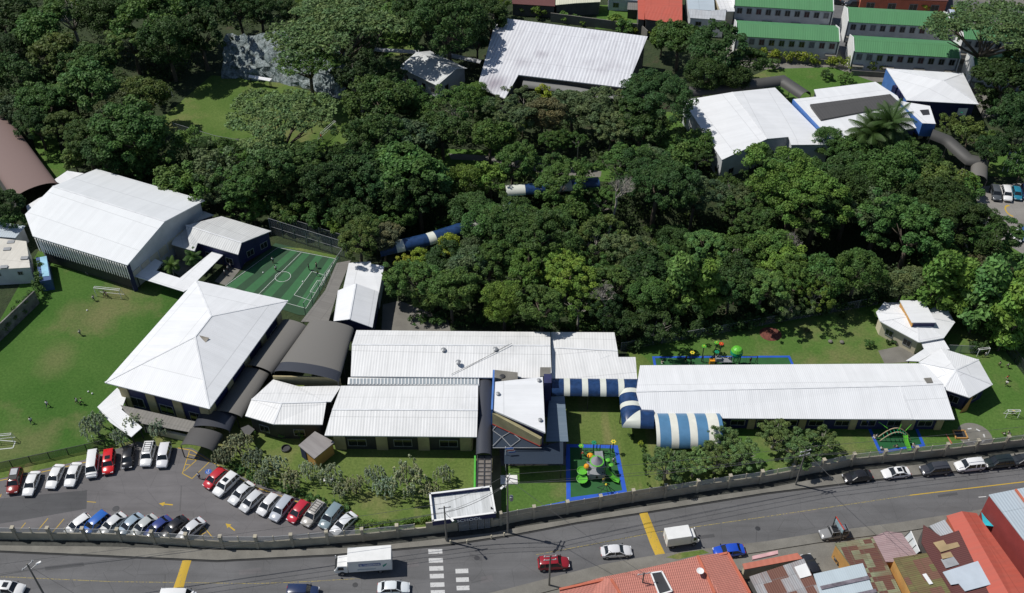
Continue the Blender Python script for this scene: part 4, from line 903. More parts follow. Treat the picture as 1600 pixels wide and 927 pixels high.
hb = building('white_hip_block', 'white hip roofed block with blue sides at the top right, near green roofed rows', [(1385, 107, 6.5), (1505, 114.5, 6.5), (1529, 163, 6.5), (1417, 157, 6.5), (1474, 126, 8)],
    [(0, 1, 4), (1, 2, 4), (2, 3, 0, 4)], R_white, M_navy, 'school block', over=.6, win=(3.6, 1.8, 1, 2.6))
quadwall('blue_end_wall', (1385, 108), (1417, 157), 6.2, .5, M_blue, hb, .1)
for x, y in ((1399, 137), (1406, 144), (1412, 150)):
    q = P(x, y, 6); MB().box((q.x, q.y, 5.6), (.9, 1.2, 1.6), .5).build('ventilation_box', M_navy, hb)
q = P(1503, 176, 4); sg = MB().box((q.x, q.y, 4.2), (2.2, .12, 1.9)).build('emblem_panel', M_white, hb)
MB().lathe((q.x-.2, q.y-.08, 4.2), [(.05, -.02), (.4, -.01), (.05, .0)], 10).build('leaf_emblem', M_dgreen, sg)
sheet('hill_steps', [(1505, 125), (1530, 130), (1560, 180), (1535, 185)], .0, M_conc)
# covered tubes on the upper campus
TUB = roofmat('charcoal_tube_sheet', (.1, .098, .092), 1.0, .6, 30, .2, (.06, .06, .055), .6)
barrel('covered_walkway', 'charcoal barrel walkway behind the grey roofed hall', [P(1075, 146, 5), P(1150, 137, 5), P(1222, 128, 5), P(1258, 152, 5)], 3.6, 1.5, [TUB], 'covered walkway', seg=1.3, posts=5)
barrel('covered_stairway', 'charcoal tube stairway running down right from blue tower', [P(1455, 212, 5), P(1480, 222, 4.4), P(1513, 252, 3.2), P(1536, 256, 3.2)], 3.4, 1.5, [TUB], 'covered stairway', seg=1.5, posts=4)
barrel('stair_porch', 'short charcoal barrel porch at the foot of the covered stairway', [P(1531, 252, 3), P(1529, 282, 2.8)], 3.6, 1.3, [R_grey], 'porch', seg=1.3, posts=2, n=10)
stp = empty('steps', P(1505, 282), 0, 'pale stone steps beside the stair porch', 'steps')
for i in range(6):
    q = P(1503+i*2.2, 285-i*3.3, 0); MB().box((q.x, q.y, .1+i*.12), (4.2, .5, .2+i*.2), .25).build('step', M_conc, stp)
# blue tunnel over the ravine
barrel('footbridge_tunnel', 'blue tunnel with white bands crossing the wooded ravine from the annexe', [P(592, 394, 3.6), P(668, 376, 3.6), P(712, 362, 3.6), P(800, 326, 3.6)], 3.3, 1.4, [SB, SW], 'footbridge', seg=1.7, stripe=[0, 0, 1, 0, 0, 0, 1, 0, 0, 0], n=10, ground=-6, posts=8)
barrel('footbridge_tunnel', 'blue and white tunnel fragment showing through the woods by the clearing path', [P(790, 300, 3), P(835, 297, 3), P(935, 287, 3)], 3.2, 1.4, [SB, SW], 'footbridge', seg=2.0, stripe=[1, 1, 0, 0, 0], n=10, ground=-4, posts=6)
# shed
sh = building('garden_shed', 'small grey topped shed with orange and blue sides in the garden', [(466, 696, 3.0), (492, 674, 3.0), (523, 691, 3.0), (491, 717, 3.0)], [(0, 1, 2, 3)], roofmat('mossy_slab', (.3, .28, .27), 1.5, .1, 20, .5, (.14, .12, .12), .9), M_ochre, 'shed', over=.25, t=.15)
quadwall('blue_side', (468, 698), (476, 705), 2.7, 0, M_navy, sh, -.05)
# guard house with fascia
GT = [P(670.5, 770.5, 4.2), P(767.5, 759, 4.2), P(775, 801.5, 4.2), P(675.5, 814.5, 4.2)]
gd = empty('guard_house', (GT[3].x, GT[3].y, 0), 0, 'guard house with recessed white roof and navy sign fascia by the street', 'guard house')
for i in range(4):
    a, b = GT[i], GT[(i+1) % 4]; e = (b-a).normalized(); n = Vector((e.y, -e.x, 0)); n = -n if n.dot((GT[0]+GT[2])/2-a) < 0 else n
    MB().prism([a, b, b+n*.22, a+n*.22], 3.0, 4.12).build('fascia', M_navy, gd); MB().prism([a-n*.04, b-n*.04, b+n*.26, a+n*.26], 4.125, 4.2).build('coping', M_white, gd)
ii = inset([Vector((p.x, p.y, 3.45)) for p in GT], .23); roof_mesh('roof', [Vector((p.x, p.y, 3.45)) for p in ii], [(0, 1, 2, 3)], R_dirty, gd, .2)
i2 = inset(GT, .9); MB().prism(i2, 0, 3.2).build('wall', M_fencewall, gd)
a, b = GT[3], GT[2]; e = (b-a).normalized(); nn = Vector((e.y, -e.x, 0)); rz = math.atan2(e.y, e.x)
gq0, gq1 = P(717, 829, .3), P(766, 823.5, .3); e_old, rz_old = e, rz; e = (gq1-gq0).normalized(); rz = math.atan2(e.y, e.x)
for i, (s0, s1) in enumerate(((3.0, 4.6), (4.75, 5.7), (5.85, 6.8), (6.95, 7.7))):
    q = gq0.lerp(gq1, ((s0+s1)/2-3.0)/4.7); q.z = 1.5; f = MB(); w_ = s1-s0
    for dx in (-w_/2, w_/2): f.box((q.x+e.x*dx, q.y+e.y*dx, 1.5), (.1, .12, 2.7), rz)
    for z in (.2, 1.5, 2.8): f.box((q.x, q.y, z), (w_, .1, .1), rz)
    fo = f.build('gate', M_grey, gd); MB().box((q.x-nn.x*.0, q.y, 1.5), (w_-.1, .04, 2.6), rz).build('gate_panel', mat('grey_gate_panel', (.18, .19, .2), .6), fo)
e, rz = e_old, rz_old
def text(body, name, size, loc, rz, m, parent, sx=1.0, rx=math.pi/2, ext=.02, align='CENTER'):
    cu = bpy.data.curves.new(name, 'FONT'); cu.body = body; cu.size = size; cu.extrude = ext; cu.offset = .012; cu.align_x = align
    t = bpy.data.objects.new(name, cu); me = bpy.data.meshes.new_from_object(t)
    M_ = Matrix.Translation(loc) @ Matrix.Rotation(rz, 4, 'Z') @ Matrix.Rotation(rx, 4, 'X') @ Matrix.Diagonal((sx, 1, 1, 1)); me.transform(M_)
    bpy.data.objects.remove(t); o = bpy.data.objects.new(name, me); off = finish(o, parent); me.transform(Matrix.Translation(-off)); me.materials.clear(); me.materials.append(m); return o
q = a+e*5.7+nn*.03; text('SCHOOL', 'sign_lettering', .84, (q.x, q.y, 3.1), rz, M_white, gd, 1.15, ext=.015)
q = a+e*5.9+nn*.03; text('BLUE VALLEY', 'sign_small_lettering', .3, (q.x, q.y, 3.76), rz, mat('faint_lettering', (.16, .18, .3), .7), gd, 1.2, ext=.01)
q = a+e*3.3+nn*.05; MB().box((q.x, q.y, 3.5), (.8, .04, .75), rz).build('crest', mat('crest_green', (.09, .14, .09), .7, var=.5, scale=8), gd)
q = P(768, 794, 3.6); MB().box((q.x, q.y, 3.6), (.25, .25, .3)).build('roof_vent', M_dark, gd)
# ---------------------------------------------------------------- street wall and fences
sw = empty('boundary_wall', (WB[0].x, WB[0].y, 0), 0, 'long beige boundary wall with mesh panels and pillars along the street', 'wall')
def along(pts, s):
    for i in range(len(pts)-1):
        L = (pts[i+1]-pts[i]).length
        if s <= L: return pts[i].lerp(pts[i+1], s/L), (pts[i+1]-pts[i]).normalized()
        s -= L
    return pts[-1], (pts[-1]-pts[-2]).normalized()
Ltot = sum((WB[i+1]-WB[i]).length for i in range(len(WB)-1))
def offs(pts, d):
    o = []
    for i, p in enumerate(pts):
        t = (pts[min(i+1, len(pts)-1)]-pts[max(i-1, 0)]).normalized(); o.append(p+Vector((-t.y, t.x, 0))*d)
    return o
gi = [i for i, p in enumerate(WALL) if p[0] == 665][0]
for seg_ in (WB[:gi+1], WB[gi+1:]):
    up = offs(seg_, .22)
    MB().prism([Vector((p.x, p.y, 0)) for p in seg_]+up[::-1], -.2, 1.75).build('wall', M_fencewall, sw)
for t0, t1 in ((0, .47), (.97, 1)):
    ga, gb = WB[gi].lerp(WB[gi+1], t0), WB[gi].lerp(WB[gi+1], t1); MB().prism([ga, gb, gb+Vector((0, .2, 0)), ga+Vector((0, .2, 0))], -.2, 2.9).build('wall', M_fencewall, sw)
s = 1.0; k = 0
while s < Ltot-1:
    p, d = along(WB, s); n = Vector((-d.y, d.x, 0)); rz = math.atan2(d.y, d.x); c = p+n*.11
    x_ = PX(p)[0]
    if not (668 < x_ < 772):
        if k % 2 == 0:
            m = MB().box((c.x, c.y, 1.5), (.42, .5, 3.1), rz); m.box((c.x, c.y, 3.1), (.55, .62, .12), rz).build('pillar', M_fencewall, sw)
        else: MB().box((c.x, c.y, 2.35), (.12, .12, 1.35), rz).build('post', M_cream, sw)
        p2, d2 = along(WB, min(Ltot, s+2.7)); a, b = p+n*.11, p2+Vector((-d2.y, d2.x, 0))*.11
        if not (668 < PX(p2)[0] < 772):
            cl = x_ > 780
            MB().add([(a.x, a.y, 1.76), (b.x, b.y, 1.76), (b.x, b.y, 2.85), (a.x, a.y, 2.85)], [(0, 1, 2, 3)]).build('mesh_panel', M_fencewall if (780 < x_ < 1020) else M_wirelight, sw)
            MB().bar((a.x, a.y, 2.86), (b.x, b.y, 2.86), .06).build('top_rail', M_grey, sw)
    s += 2.7; k += 1
def fence(label, pts, h, m, sp=3.0, name='mesh_fence', base=0, pm=None, rails=(1.0,), cat='fence', group=None):
    w = [P(a, b) for a, b in pts]; root = empty(name, (w[0].x, w[0].y, base), 0, label, cat, group)
    for i in range(len(w)-1):
        a, b = w[i], w[i+1]; MB().add([(a.x, a.y, base), (b.x, b.y, base), (b.x, b.y, base+h), (a.x, a.y, base+h)], [(0, 1, 2, 3)]).build('mesh_panel', m, root)
        for r_ in rails: MB().bar((a.x, a.y, base+h*r_), (b.x, b.y, base+h*r_), .07).build('rail', pm or M_grey, root)
    L = sum((w[i+1]-w[i]).length for i in range(len(w)-1)); k = max(1, round(L/sp))
    for i in range(k+1):
        p, d = along(w, L*i/k-.001); MB().box((p.x, p.y, base+h/2), (.1, .1, h+.1)).build('post', pm or M_grey, root)
    return root
fence('dark green mesh fence between the sports lawn and the car park', [(-40, 742), (0, 734), (140, 704), (165, 698)], 1.7, M_wiredark, 2.9, pm=M_dark)
fence('tall chain fence on the woods side of the artificial pitch', [(424, 366), (538, 402)], 4.2, M_wire, 3, rails=(1, .5))
fence('tall net fence along the right touchline of the artificial pitch', [(543, 403), (478, 495)], 3.6, M_net, 3, rails=(1,))
fence('tall mesh fence behind the artificial pitch fence at the tree line', [(424, 352), (540, 388)], 3.4, M_wire, 3, rails=(1,))
fence('thin mesh fence across the near edge of the upper field', [(275, 212), (340, 232), (450, 252)], 3.5, M_net, 6, rails=(1,))
fence('pale mesh fence right of the link canopy', [(1478, 550), (1520, 552)], 1.8, M_wirelight, 3)
fence('dark mesh boundary fence at the far right of the playground lawn', [(1570, 548), (1650, 650)], 2.4, M_wiredark, 3, pm=M_dark)
fence('thin mesh fence above the long dark hedge behind the lawn', [(970, 548), (1130, 520), (1370, 476)], 2.0, M_net, 4)
w0 = [P(-30, 560), P(0, 534), (P(62, 474))]
lw_ = empty('garden_wall', w0[0], 0, 'old stained grey block wall overgrown with plants left of the sports lawn', 'wall')
MB().prism(w0+offs(w0, .25)[::-1], 0, 3.2).build('wall', mat('stained_block', (.2, .19, .18), .9, var=.5, scale=.7, bump=.3, fine=.3), lw_)
# rock face above the upper field
RF = []
for j in range(22):
    u = j/21; px = 348+u*190; by = 122+u*34-8*math.sin(u*3)
    for i in range(10):
        v = i/9; z = 9.5*v*(1-.25*abs(math.sin(u*5+1))); p = P(px, by); q = Vector((p.x+rnd.uniform(-.5, .5), p.y+v**1.3*10+rnd.uniform(-.7, .7), z+rnd.uniform(-.3, .3))); RF.append(q)
m, t, b = newmat('netted_rock'); g = N(t); p_ = g('ShaderNodeNewGeometry').outputs['Position']
mp = g('ShaderNodeMapping', {0: p_, 3: (1, 1, .3)}).outputs[0]
t.links.new(g.ramp(g.noise(mp, .9, 7, .7), [(.36, (.03, .045, .04)), (.48, (.15, .19, .19)), (.66, (.32, .38, .39))]), b.inputs['Base Color'])
t.links.new(g('ShaderNodeBump', {'Height': g.noise(mp, 1.6, 6), 'Strength': 1, 'Distance': .4}).outputs[0], b.inputs['Normal'])
tag(MB().add(RF, [(j*10+i, j*10+i+1, (j+1)*10+i+1, (j+1)*10+i)[::-1] for j in range(21) for i in range(9)]).build('rock_face', m), kind='structure')
canopy('dugout_roof', 'small white dugout roof at the foot of the rock face', [(389, 117, 2.3), (425, 123, 2.3), (421, 127, 2.1), (388, 121, 2.1)], [(0, 1, 2, 3)], R_white)
# artificial pitch
pc = [P(434, 387), P(525, 404.5), P(478, 482), P(352, 447)]
sheet('artificial_pitch', [(430, 380), (530, 402), (480, 493), (466, 492), (345, 452)], .002, mat('turf_dark', (.026, .072, .034), .9, var=.1, fine=.15))
M_tl = mat('turf_light', (.04, .145, .055), .9, var=.1, fine=.15)
def PI_(u, v): return pc[0].lerp(pc[1], u).lerp(pc[3].lerp(pc[2], u), v)
for i in range(0, 9, 2):
    u0, u1 = (i+.15)/9.2, (i+1.15)/9.2; q = [PI_(u0, 0), PI_(u1, 0), PI_(u1, 1), PI_(u0, 1)]
    tag(MB().add([(p.x, p.y, .007) for p in q], [(3, 2, 1, 0)]).build('turf_stripe', M_tl), kind='structure')
def wl(pts, w=.08, m=M_line, z=.012):
    q = [Vector((p.x, p.y, z)) for p in pts]; mb = MB()
    for i in range(len(q)-1):
        d = (q[i+1]-q[i]).normalized(); s_ = Vector((-d.y, d.x, 0))*w/2; mb.add([q[i]-s_, q[i+1]-s_, q[i+1]+s_, q[i]+s_], [(0, 1, 2, 3)])
    return tag(mb.build('pitch_line', m), kind='structure')
wl([PI_(0, 0), PI_(1, 0), PI_(1, 1), PI_(0, 1), PI_(0, 0)]); wl([PI_(.41, 0), PI_(.41, 1)])
cc = P(442, 432.5); wl([Vector((cc.x+1.55*math.cos(t_), cc.y+1.55*math.sin(t_), 0)) for t_ in np.linspace(0, 6.2832, 25)])
wl([PI_(1, .35), PI_(.78, .33), PI_(.78, .83), PI_(1, .85)]); wl([PI_(1, .47), PI_(.93, .47), PI_(.93, .7), PI_(1, .7)], .08)
sheet('dry_verge', [(470, 388), (528, 400), (524, 404), (440, 386)], .006, G_field)
sheet('courtyard', [(240, 400), (300, 380), (345, 398), (290, 440)], .0, M_conc)
sheet('pitch_walk', [(372, 398), (392, 400), (355, 447), (335, 440)], .0, M_conc)
wl([P(0, 688), P(24, 690), P(20, 700), P(-10, 703)], .15, M_line, .004)

# ---------------------------------------------------------------- houses around
M_curt = mat('curtain_grey', (.16, .16, .17), .8, var=.4, scale=2); M_curt2 = mat('curtain_red_brown', (.1, .05, .05), .8, var=.4, scale=2)
def row(label, A, B, h, dp, rise, nwin, name='row_house'):   # A, B: ends of the near eave
    a, b = P(A[0], A[1], h), P(B[0], B[1], h); e = (b-a).normalized(); n = Vector((-e.y, e.x, 0)); L = (b-a).length
    V = [a, b, b+n*dp/2+Vector((0, 0, rise)), b+n*dp, a+n*dp, a+n*dp/2+Vector((0, 0, rise))]
    root = empty(name, (a.x, a.y, 0), 0, label, 'row house', 'green roofed row houses')
    o, lp = roof_mesh('roof', V, [(0, 1, 2, 5), (5, 2, 3, 4)], R_green, root, .15)
    il = inset(lp, .3); MB().prism(il, 0, [q.z-.2 for q in il]).build('wall', M_whitewall, root)
    for xx in (a, b):
        g_ = MB(); s_ = -.12 if xx is a else .12
        g_.prism([xx+e*s_*1.6, xx+e*s_*.2, xx+e*s_*.2+n*dp/2, xx+e*s_*1.6+n*dp/2], 0, [h+.25, h+.25, h+rise+.3, h+rise+.3])
        g_.prism([xx+e*s_*1.6+n*dp/2, xx+e*s_*.2+n*dp/2, xx+e*s_*.2+n*dp, xx+e*s_*1.6+n*dp], 0, [h+rise+.3, h+rise+.3, h+.25, h+.25]).build('firewall', M_white, root)
    rz = math.atan2(e.y, e.x)
    for i in range(nwin):
        q = a+e*(L*(i+.6)/(nwin+.2))+n*.24; f = MB(); zc = h-1.5
        for dx in (-.68, .68): f.box((q.x+e.x*dx, q.y+e.y*dx, zc), (.1, .14, 1.6), rz)
        for dz in (-.8, .8): f.box((q.x, q.y, zc+dz), (1.46, .16, .1), rz)
        f.box((q.x, q.y, zc), (.06, .1, 1.5), rz)
        fo = f.build('window', M_grey, root); MB().box((q.x, q.y, zc), (1.28, .06, 1.5), rz).build('pane', (M_glass, M_glass, M_curt, M_glass, M_curt2)[rnd.randrange(5)], fo)
        if i % 3 == 0: MB().box((q.x-n.x*.3, q.y-n.y*.3-.4, 1.9), (2.8, 1.3, .1), rz).build('porch_roof', R_zinc if False else M_conc, root)
    MB().box((a.x+e.x*L/2-n.x*2.1, a.y+e.y*L/2-n.y*2.1, .7), (L, .15, 1.4), rz).build('yard_wall', M_conc, root)
row('white row house with green roof at the very top, left column, hedge-side second', (1148, 9), (1302, 18), 6, 9, 1.5, 10)
row('white row house with green roof nearest the hedge, left column', (1151, 56.5), (1311.5, 65.5), 5.6, 9, 1.5, 10)
row('white row house with green roof in the upper middle beside the dark parked car', (1326, 34.5), (1484, 43), 6, 9.0, 1.5, 10)
row('white row house with green roof directly behind the white hip roofed block', (1335, 81), (1500, 91), 5.6, 9, 1.5, 10)
row('green roofed row house partly hidden by the spreading tree, upper right', (1506, 61), (1620, 68), 6, 9, 1.5, 7)
row('short visible end of a green roofed row house behind the right dark tree', (1523, 108), (1660, 118), 5.6, 9, 1.5, 7)
gable('red_roofed_house', 'bright red corrugated roof house at the top edge', (1008, 30, 5), (1066, 38, 5), (1066, -20, 5), (1010, -22, 5), (1007, 10, 5.3), (1066, 12, 5.4), R_red, M_dark_shade_wall, over=.3)
building('gutter_house', 'narrow red and cream striped roof beside the bright red roof', [(996, -15, 4.6), (1008, -15, 4.6), (1007, 31, 4.4), (997, 30, 4.4)], [(0, 1, 2, 3)], R_red, M_dark_shade_wall, over=.1)
building('corner_house', 'two storey pale walled house with white and blue grey roof beside the red roof', [(1075, 14, 5.6), (1110, 17, 5.6), (1135, 14, 5.6), (1133, 32, 5.2), (1078, 28, 5.2)], [(0, 1, 2, 3, 4)], R_zinc, M_whitewall, over=.2, win=(4, 1.5, 3, 4.2))
building('back_house', 'blue grey roofed house behind the corner house at the top', [(1072, -16, 5.2), (1115, -12, 5.2), (1117, 17, 5.2), (1075, 14, 5.2)], [(0, 1, 2, 3)], R_blue, M_whitewall, over=.2)
building('perforated_roof_house', 'white tiled flat roof house left of the green roofs', [(1112, -18, 5.4), (1146, -16, 5.4), (1148, 18, 5.2), (1126, 18, 5.2)], [(0, 1, 2, 3)], roofmat('white_block_roof', (.75, .75, .75), 1.2, .3, 1.1, .1, ribcol=.5), M_cream, over=.2)
building('cream_roofed_house', 'cream and white roofed house at the top edge with teal wall', [(869, -14, 4), (940, -12, 4), (938, 3, 4), (900, 5, 4), (868, 8, 3.8)], [(0, 1, 2, 3, 4)], roofmat('cream_sheet', (.66, .66, .5), .6, .4, 4, .3), M_dark_shade_wall, over=.3)
building('grey_shed', 'small grey roofed shed beside the bright back yard grass', [(981, 4, 3), (1004, 5, 3), (1004, 16, 2.8), (980, 15, 2.8)], [(0, 1, 2, 3)], R_grey, M_dark, over=.2)
building('row_block', 'pale wall and windows of a house cut off by the top frame edge', [(950, -30, 4), (1000, -30, 4), (1000, 1, 3.6), (950, -2, 3.6)], [(0, 1, 2, 3)], R_blue, M_whitewall, over=.2, win=(4, 1.6, 1, 2.4))
building('brown_roofed_house', 'dull brown roofed house at the top edge above the ribbed hall', [(800, -20, 4), (868, -16, 4), (867, 10, 3.6), (800, 6, 3.6)], [(0, 1, 2, 3)], R_dred, M_dark_shade_wall, over=.2)
building('dark_red_house', 'dark red and brown fronted house across the back street at the top', [(1340, -40, 4), (1480, -34, 4), (1482, 2, 3.6), (1345, -3, 3.6)], [(0, 1, 2, 3)], R_dred, M_terra, over=.2, win=(5, 2.2, .2, 2.2))
bw = [P(860, 34), P(1000, 52), P(1010, 62)]
bwall = empty('block_wall', bw[0], 0, 'long dark grey block wall behind the ribbed hall', 'wall'); MB().prism(bw+offs(bw, .25)[::-1], 0, 2.6).build('wall', M_conc, bwall)
# bottom right: houses across the street
th = building('tiled_house', 'salmon tiled house with hips and a dark light well at the bottom', [(874, 921, 3.6), (940, 902, 3.6), (1137, 863, 3.6), (1205, 985, 3.6), (880, 1010, 3.6), (1090, 868.5, 4.4), (1160, 985, 4.4), (955, 905, 4.4), (1000, 1005, 4.4)],
    [(1, 2, 5, 7), (2, 3, 6, 5), (5, 6, 8, 7), (1, 7, 8, 4), (0, 1, 4)], R_tile, M_cream, 'house', over=.25, t=.2)
lwv = [P(1017, 896, 4.62), P(1034, 893.5, 4.62), P(1050, 924, 4.62), (P(1030, 930, 4.62))]
MB().prism(lwv, 4.2, 4.6).build('light_well', M_dark, th)
for i in range(4): MB().bar(lwv[i]+Vector((0, 0, .05)), lwv[(i+1) % 4]+Vector((0, 0, .05)), .2).build('light_well_kerb', M_white, th)
for a, b in (((1090, 868.5, 4.5), (1117, 927, 4.5)), ((955, 905, 4.5), (972, 932, 4.5)), ((1137, 864, 3.75), (1172, 927, 3.75)), ((874, 921, 3.75), (1137, 864, 3.75))):
    MB().bar(P(*a), P(*b), .35, .18).build('ridge_tiles', M_terra, th)
for (x, y) in ((1094, 893),):
    dd = empty('satellite_dish', P(x+3, y+2, 4.5), 0, 'white satellite dish on the salmon tiled roof', 'satellite dish')
    q = P(x, y, 5.3); MB().lathe((q.x, q.y, 5.3), [(.05, 0), (.35, .06), (.55, .16), (.5, .17), (.3, .1)], 14).build('dish', M_white, dd); MB().bar((q.x, q.y, 5.3), (q.x+.1, q.y-.1, 4.4), .06).build('arm', M_grey, dd)
hx = [(1156, 880, 3.4), (1188, 880, 3.4), (1248, 866, 3.4), (1254, 874, 3.2), (1162, 893, 3.2)]
building('shopfront_roof', 'narrow orange tiled porch roof with a pink sign behind the salmon roof', [(1160, 881, 3.4), (1246, 864, 3.4), (1254, 873, 3.1), (1163, 890, 3.1)], [(0, 1, 2, 3)], roofmat('orange_tile', (.62, .2, .13), 1.0, .3, 4, .1), M_cream, 'house', over=.15)
pb = [P(1176, 874, 3.6), P(1216, 865, 3.6)]
sg_ = empty('sign_board', pb[0], 0, 'pink sign board lying along the shopfront roof edge', 'sign'); MB().prism([pb[0], pb[1], pb[1]+Vector((.05, .6, 0)), pb[0]+Vector((.05, .6, 0))], 3.2, 3.55).build('board', mat('pink_board', (.6, .35, .35), .7), sg_)
building('patched_roof_house', 'grey zinc roof with rusty patches and one white sheet, bottom right', [(1171, 901, 3.6), (1256, 873, 3.6), (1290, 940, 3.2), (1200, 960, 3.2)], [(0, 1, 2, 3)], roofmat('patchy_zinc', (.42, .43, .44), .35, .6, 2.4, .6, (.2, .1, .07), .8, patch=((.16, .07, .05), .68, 1.4), sheet=.25), M_dark_shade_wall, 'house', over=.15)
s1 = MB().add([P(1241, 886, 3.66), P(1259, 880, 3.66), P(1268, 899, 3.58), (P(1250, 904, 3.58))], [(3, 2, 1, 0)]).build('loose_roof_sheet', M_white); tag(s1, 'bright white sheet lying on the patchy zinc roof', 'roof sheet')
building('blue_striped_house', 'pale blue roof with dark window strips, bottom right beside the yard', [(1271, 897, 3.8), (1348, 880, 3.8), (1374, 945, 3.6), (1292, 960, 3.6)], [(0, 1, 2, 3)], roofmat('pale_blue_sheet', (.5, .58, .62), .35, .2, 20, .06), M_dark_shade_wall, 'house', over=.15)
for k, (a, b) in enumerate((((1281, 916), (1357, 899.5)), ((1290, 937), (1368, 920)))):
    q = MB().add([P(a[0], a[1], 3.86), P(b[0], b[1], 3.86), P(b[0]+2.5, b[1]+5.5, 3.86), P(a[0]+2.5, a[1]+5.5, 3.86)], [(3, 2, 1, 0)]).build('roof_light', mat('dusky_roof_light', (.16, .14, .16), .5, var=.5, scale=1)); tag(q, ('upper' if k == 0 else 'lower')+' dusky roof light strip across the pale blue roof', 'roof light')
building('rusty_roof_house', 'rusty green and brown corrugated roof right of the blue striped roof', [(1304, 849, 3.5), (1365, 839, 3.5), (1415, 940, 3.5), (1362, 950, 3.5), (1345, 905, 3.5)], [(0, 1, 2, 3, 4)], R_rust, M_ochre, 'house', over=.15)
building('faded_pink_house', 'faded pink corrugated roof with rust holes between two rusty roofs', [(1364, 839, 3.6), (1385, 830, 3.9), (1409, 833, 3.6), (1432, 866, 3.6), (1396, 878, 3.6), (1384, 878, 3.6)], [(0, 1, 2, 3, 4, 5)], R_pink, M_ochre, 'house', over=.15)
building('ochre_walled_house', 'mossy red brown roof with ochre side wall and one pale roof light', [(1396, 872, 5.2), (1448, 864, 5.2), (1500, 950, 5.0), (1438, 955, 5.0)], [(0, 1, 2, 3)], R_moss, M_ochre, 'house', over=.15)
q = MB().add([P(1441, 897.5, 5.32), P(1447, 896, 5.32), P(1458, 912, 5.28), P(1452, 913.5, 5.28)], [(3, 2, 1, 0)]).build('roof_light', M_white); tag(q, 'white rectangular roof light on the mossy red brown roof', 'roof light')
building('maroon_roof_house', 'maroon tiled roof with tan and grey patches, bottom right', [(1443, 820, 3.6), (1470, 838, 3.6), (1500, 828, 3.8), (1580, 940, 3.6), (1500, 955, 3.6), (1440, 848, 3.6)], [(0, 1, 2, 3, 4, 5)], R_dred, M_dark_shade_wall, 'house', over=.15)
for pl, m_, lb in (([(1458, 848), (1474, 844), (1479, 851), (1496, 847), (1500, 854), (1470, 863)], mat('tan_sheet', (.38, .28, .15), .8), 'tan L shaped sheet patch on the maroon roof'), ([(1470, 866), (1485, 862), (1490, 870), (1473, 875)], MC['tan_sheet'], 'small tan sheet patch on maroon roof above the grey one'), ([(1470, 874), (1490, 870), (1499, 882), (1478, 888)], mat('dull_grey_sheet', (.32, .33, .34), .7), 'grey sheet patch on maroon roof below the small tan one')):
    q = MB().prism([P(a, b, 3.8) for a, b in pl], 3.74, 3.8).build('roof_sheet', m_); tag(q, lb, 'roof sheet')
q = MB().prism([P(a, b, 3.9) for a, b in [(1473, 894), (1536, 874), (1560, 910), (1508, 924), (1498, 912), (1486, 914)]], 3.8, 3.9).build('roof_sheet', R_blue if False else mat('big_pale_sheet', (.5, .56, .62), .6, var=.06)); tag(q, 'large pale blue grey sheet patch covering part of maroon roof', 'roof sheet')
building('red_ridged_house', 'bright red ridged sheet roof running diagonally down the lower right corner', [(1479, 806, 3.6), (1503, 799, 4.4), (1526, 802, 3.6), (1640, 960, 3.6), (1600, 970, 4.4), (1562, 960, 3.6)], [(0, 1, 4, 5), (1, 2, 3, 4)], R_red, M_terra, 'house', over=.15)
wh = building('warehouse', 'tall warehouse with pale blue roof and dark red side at the right edge', [(1545, 773, 6.5), (1700, 742, 6.5), (1760, 860, 6.5), (1632, 885, 6.5)], [(0, 1, 2, 3)], R_blue, mat('dark_red_wall', (.27, .045, .04), .8, var=.1), 'warehouse', over=.08)
MB().bar(P(1587, 765, 6.7), P(1650, 850, 6.7), .3).build('roof_ridge_strip', M_terra, wh)
tb = MB().prism([P(1534, 800, 2.6), P(1541, 809, 2.6), P(1553, 822, 2.6), P(1537, 820, 2.6)], 2.4, 2.5).build('tarpaulin', mat('turquoise_tarp', (.03, .45, .55), .6)); tag(tb, 'turquoise tarpaulin between the red roof and warehouse', 'tarpaulin')
building('porch_roof', 'small pale blue and white porch roof above the maroon roof', [(1452, 822, 3.4), (1476, 812, 3.4), (1490, 832, 3.3), (1468, 838, 3.3)], [(0, 1, 2, 3)], R_zinc, M_dark_shade_wall, 'porch', over=.1)
sc = empty('window_frame', P(1425, 850), 0, 'leaning steel framed glass screen beside the faded pink roof', 'window')
a, b = P(1423, 830, 3.6), P(1437, 862, 3.6); MB().add([a, b, b-Vector((.9, 0, 2.6)), a-Vector((.9, 0, 2.6))], [(0, 1, 2, 3)]).build('glass', mat('pale_glass', (.6, .65, .68), .3), sc)
for i in range(4): q = a.lerp(b, i/3); MB().bar(q, q-Vector((.92, 0, 2.6)), .1).build('frame_bar', M_dark, sc)
MB().bar(a, b, .14).build('frame_bar', M_white, sc)
bbd = empty('billboard', P(1311, 845), 0, 'small roadside billboard above the old jeep', 'sign')
a, b = P(1305, 811, 4), P(1317, 834, 3.0); MB().add([(a.x, a.y, 4.6), (b.x, b.y, 4.0), (b.x, b.y, 2.8), (a.x, a.y, 3.4)], [(0, 1, 2, 3)]).build('panel', mat('faded_sign', (.3, .42, .46), .6, var=.5, scale=2), bbd)
MB().bar((a.x, a.y, 4.6), (b.x, b.y, 4.0), .12).build('frame', M_redp, bbd); MB().bar((b.x, b.y, 4.0), (b.x, b.y, 0), .14).build('post', M_dark, bbd); MB().bar((a.x, a.y, 4.6), (a.x, a.y, 0), .14).build('post', M_dark, bbd)

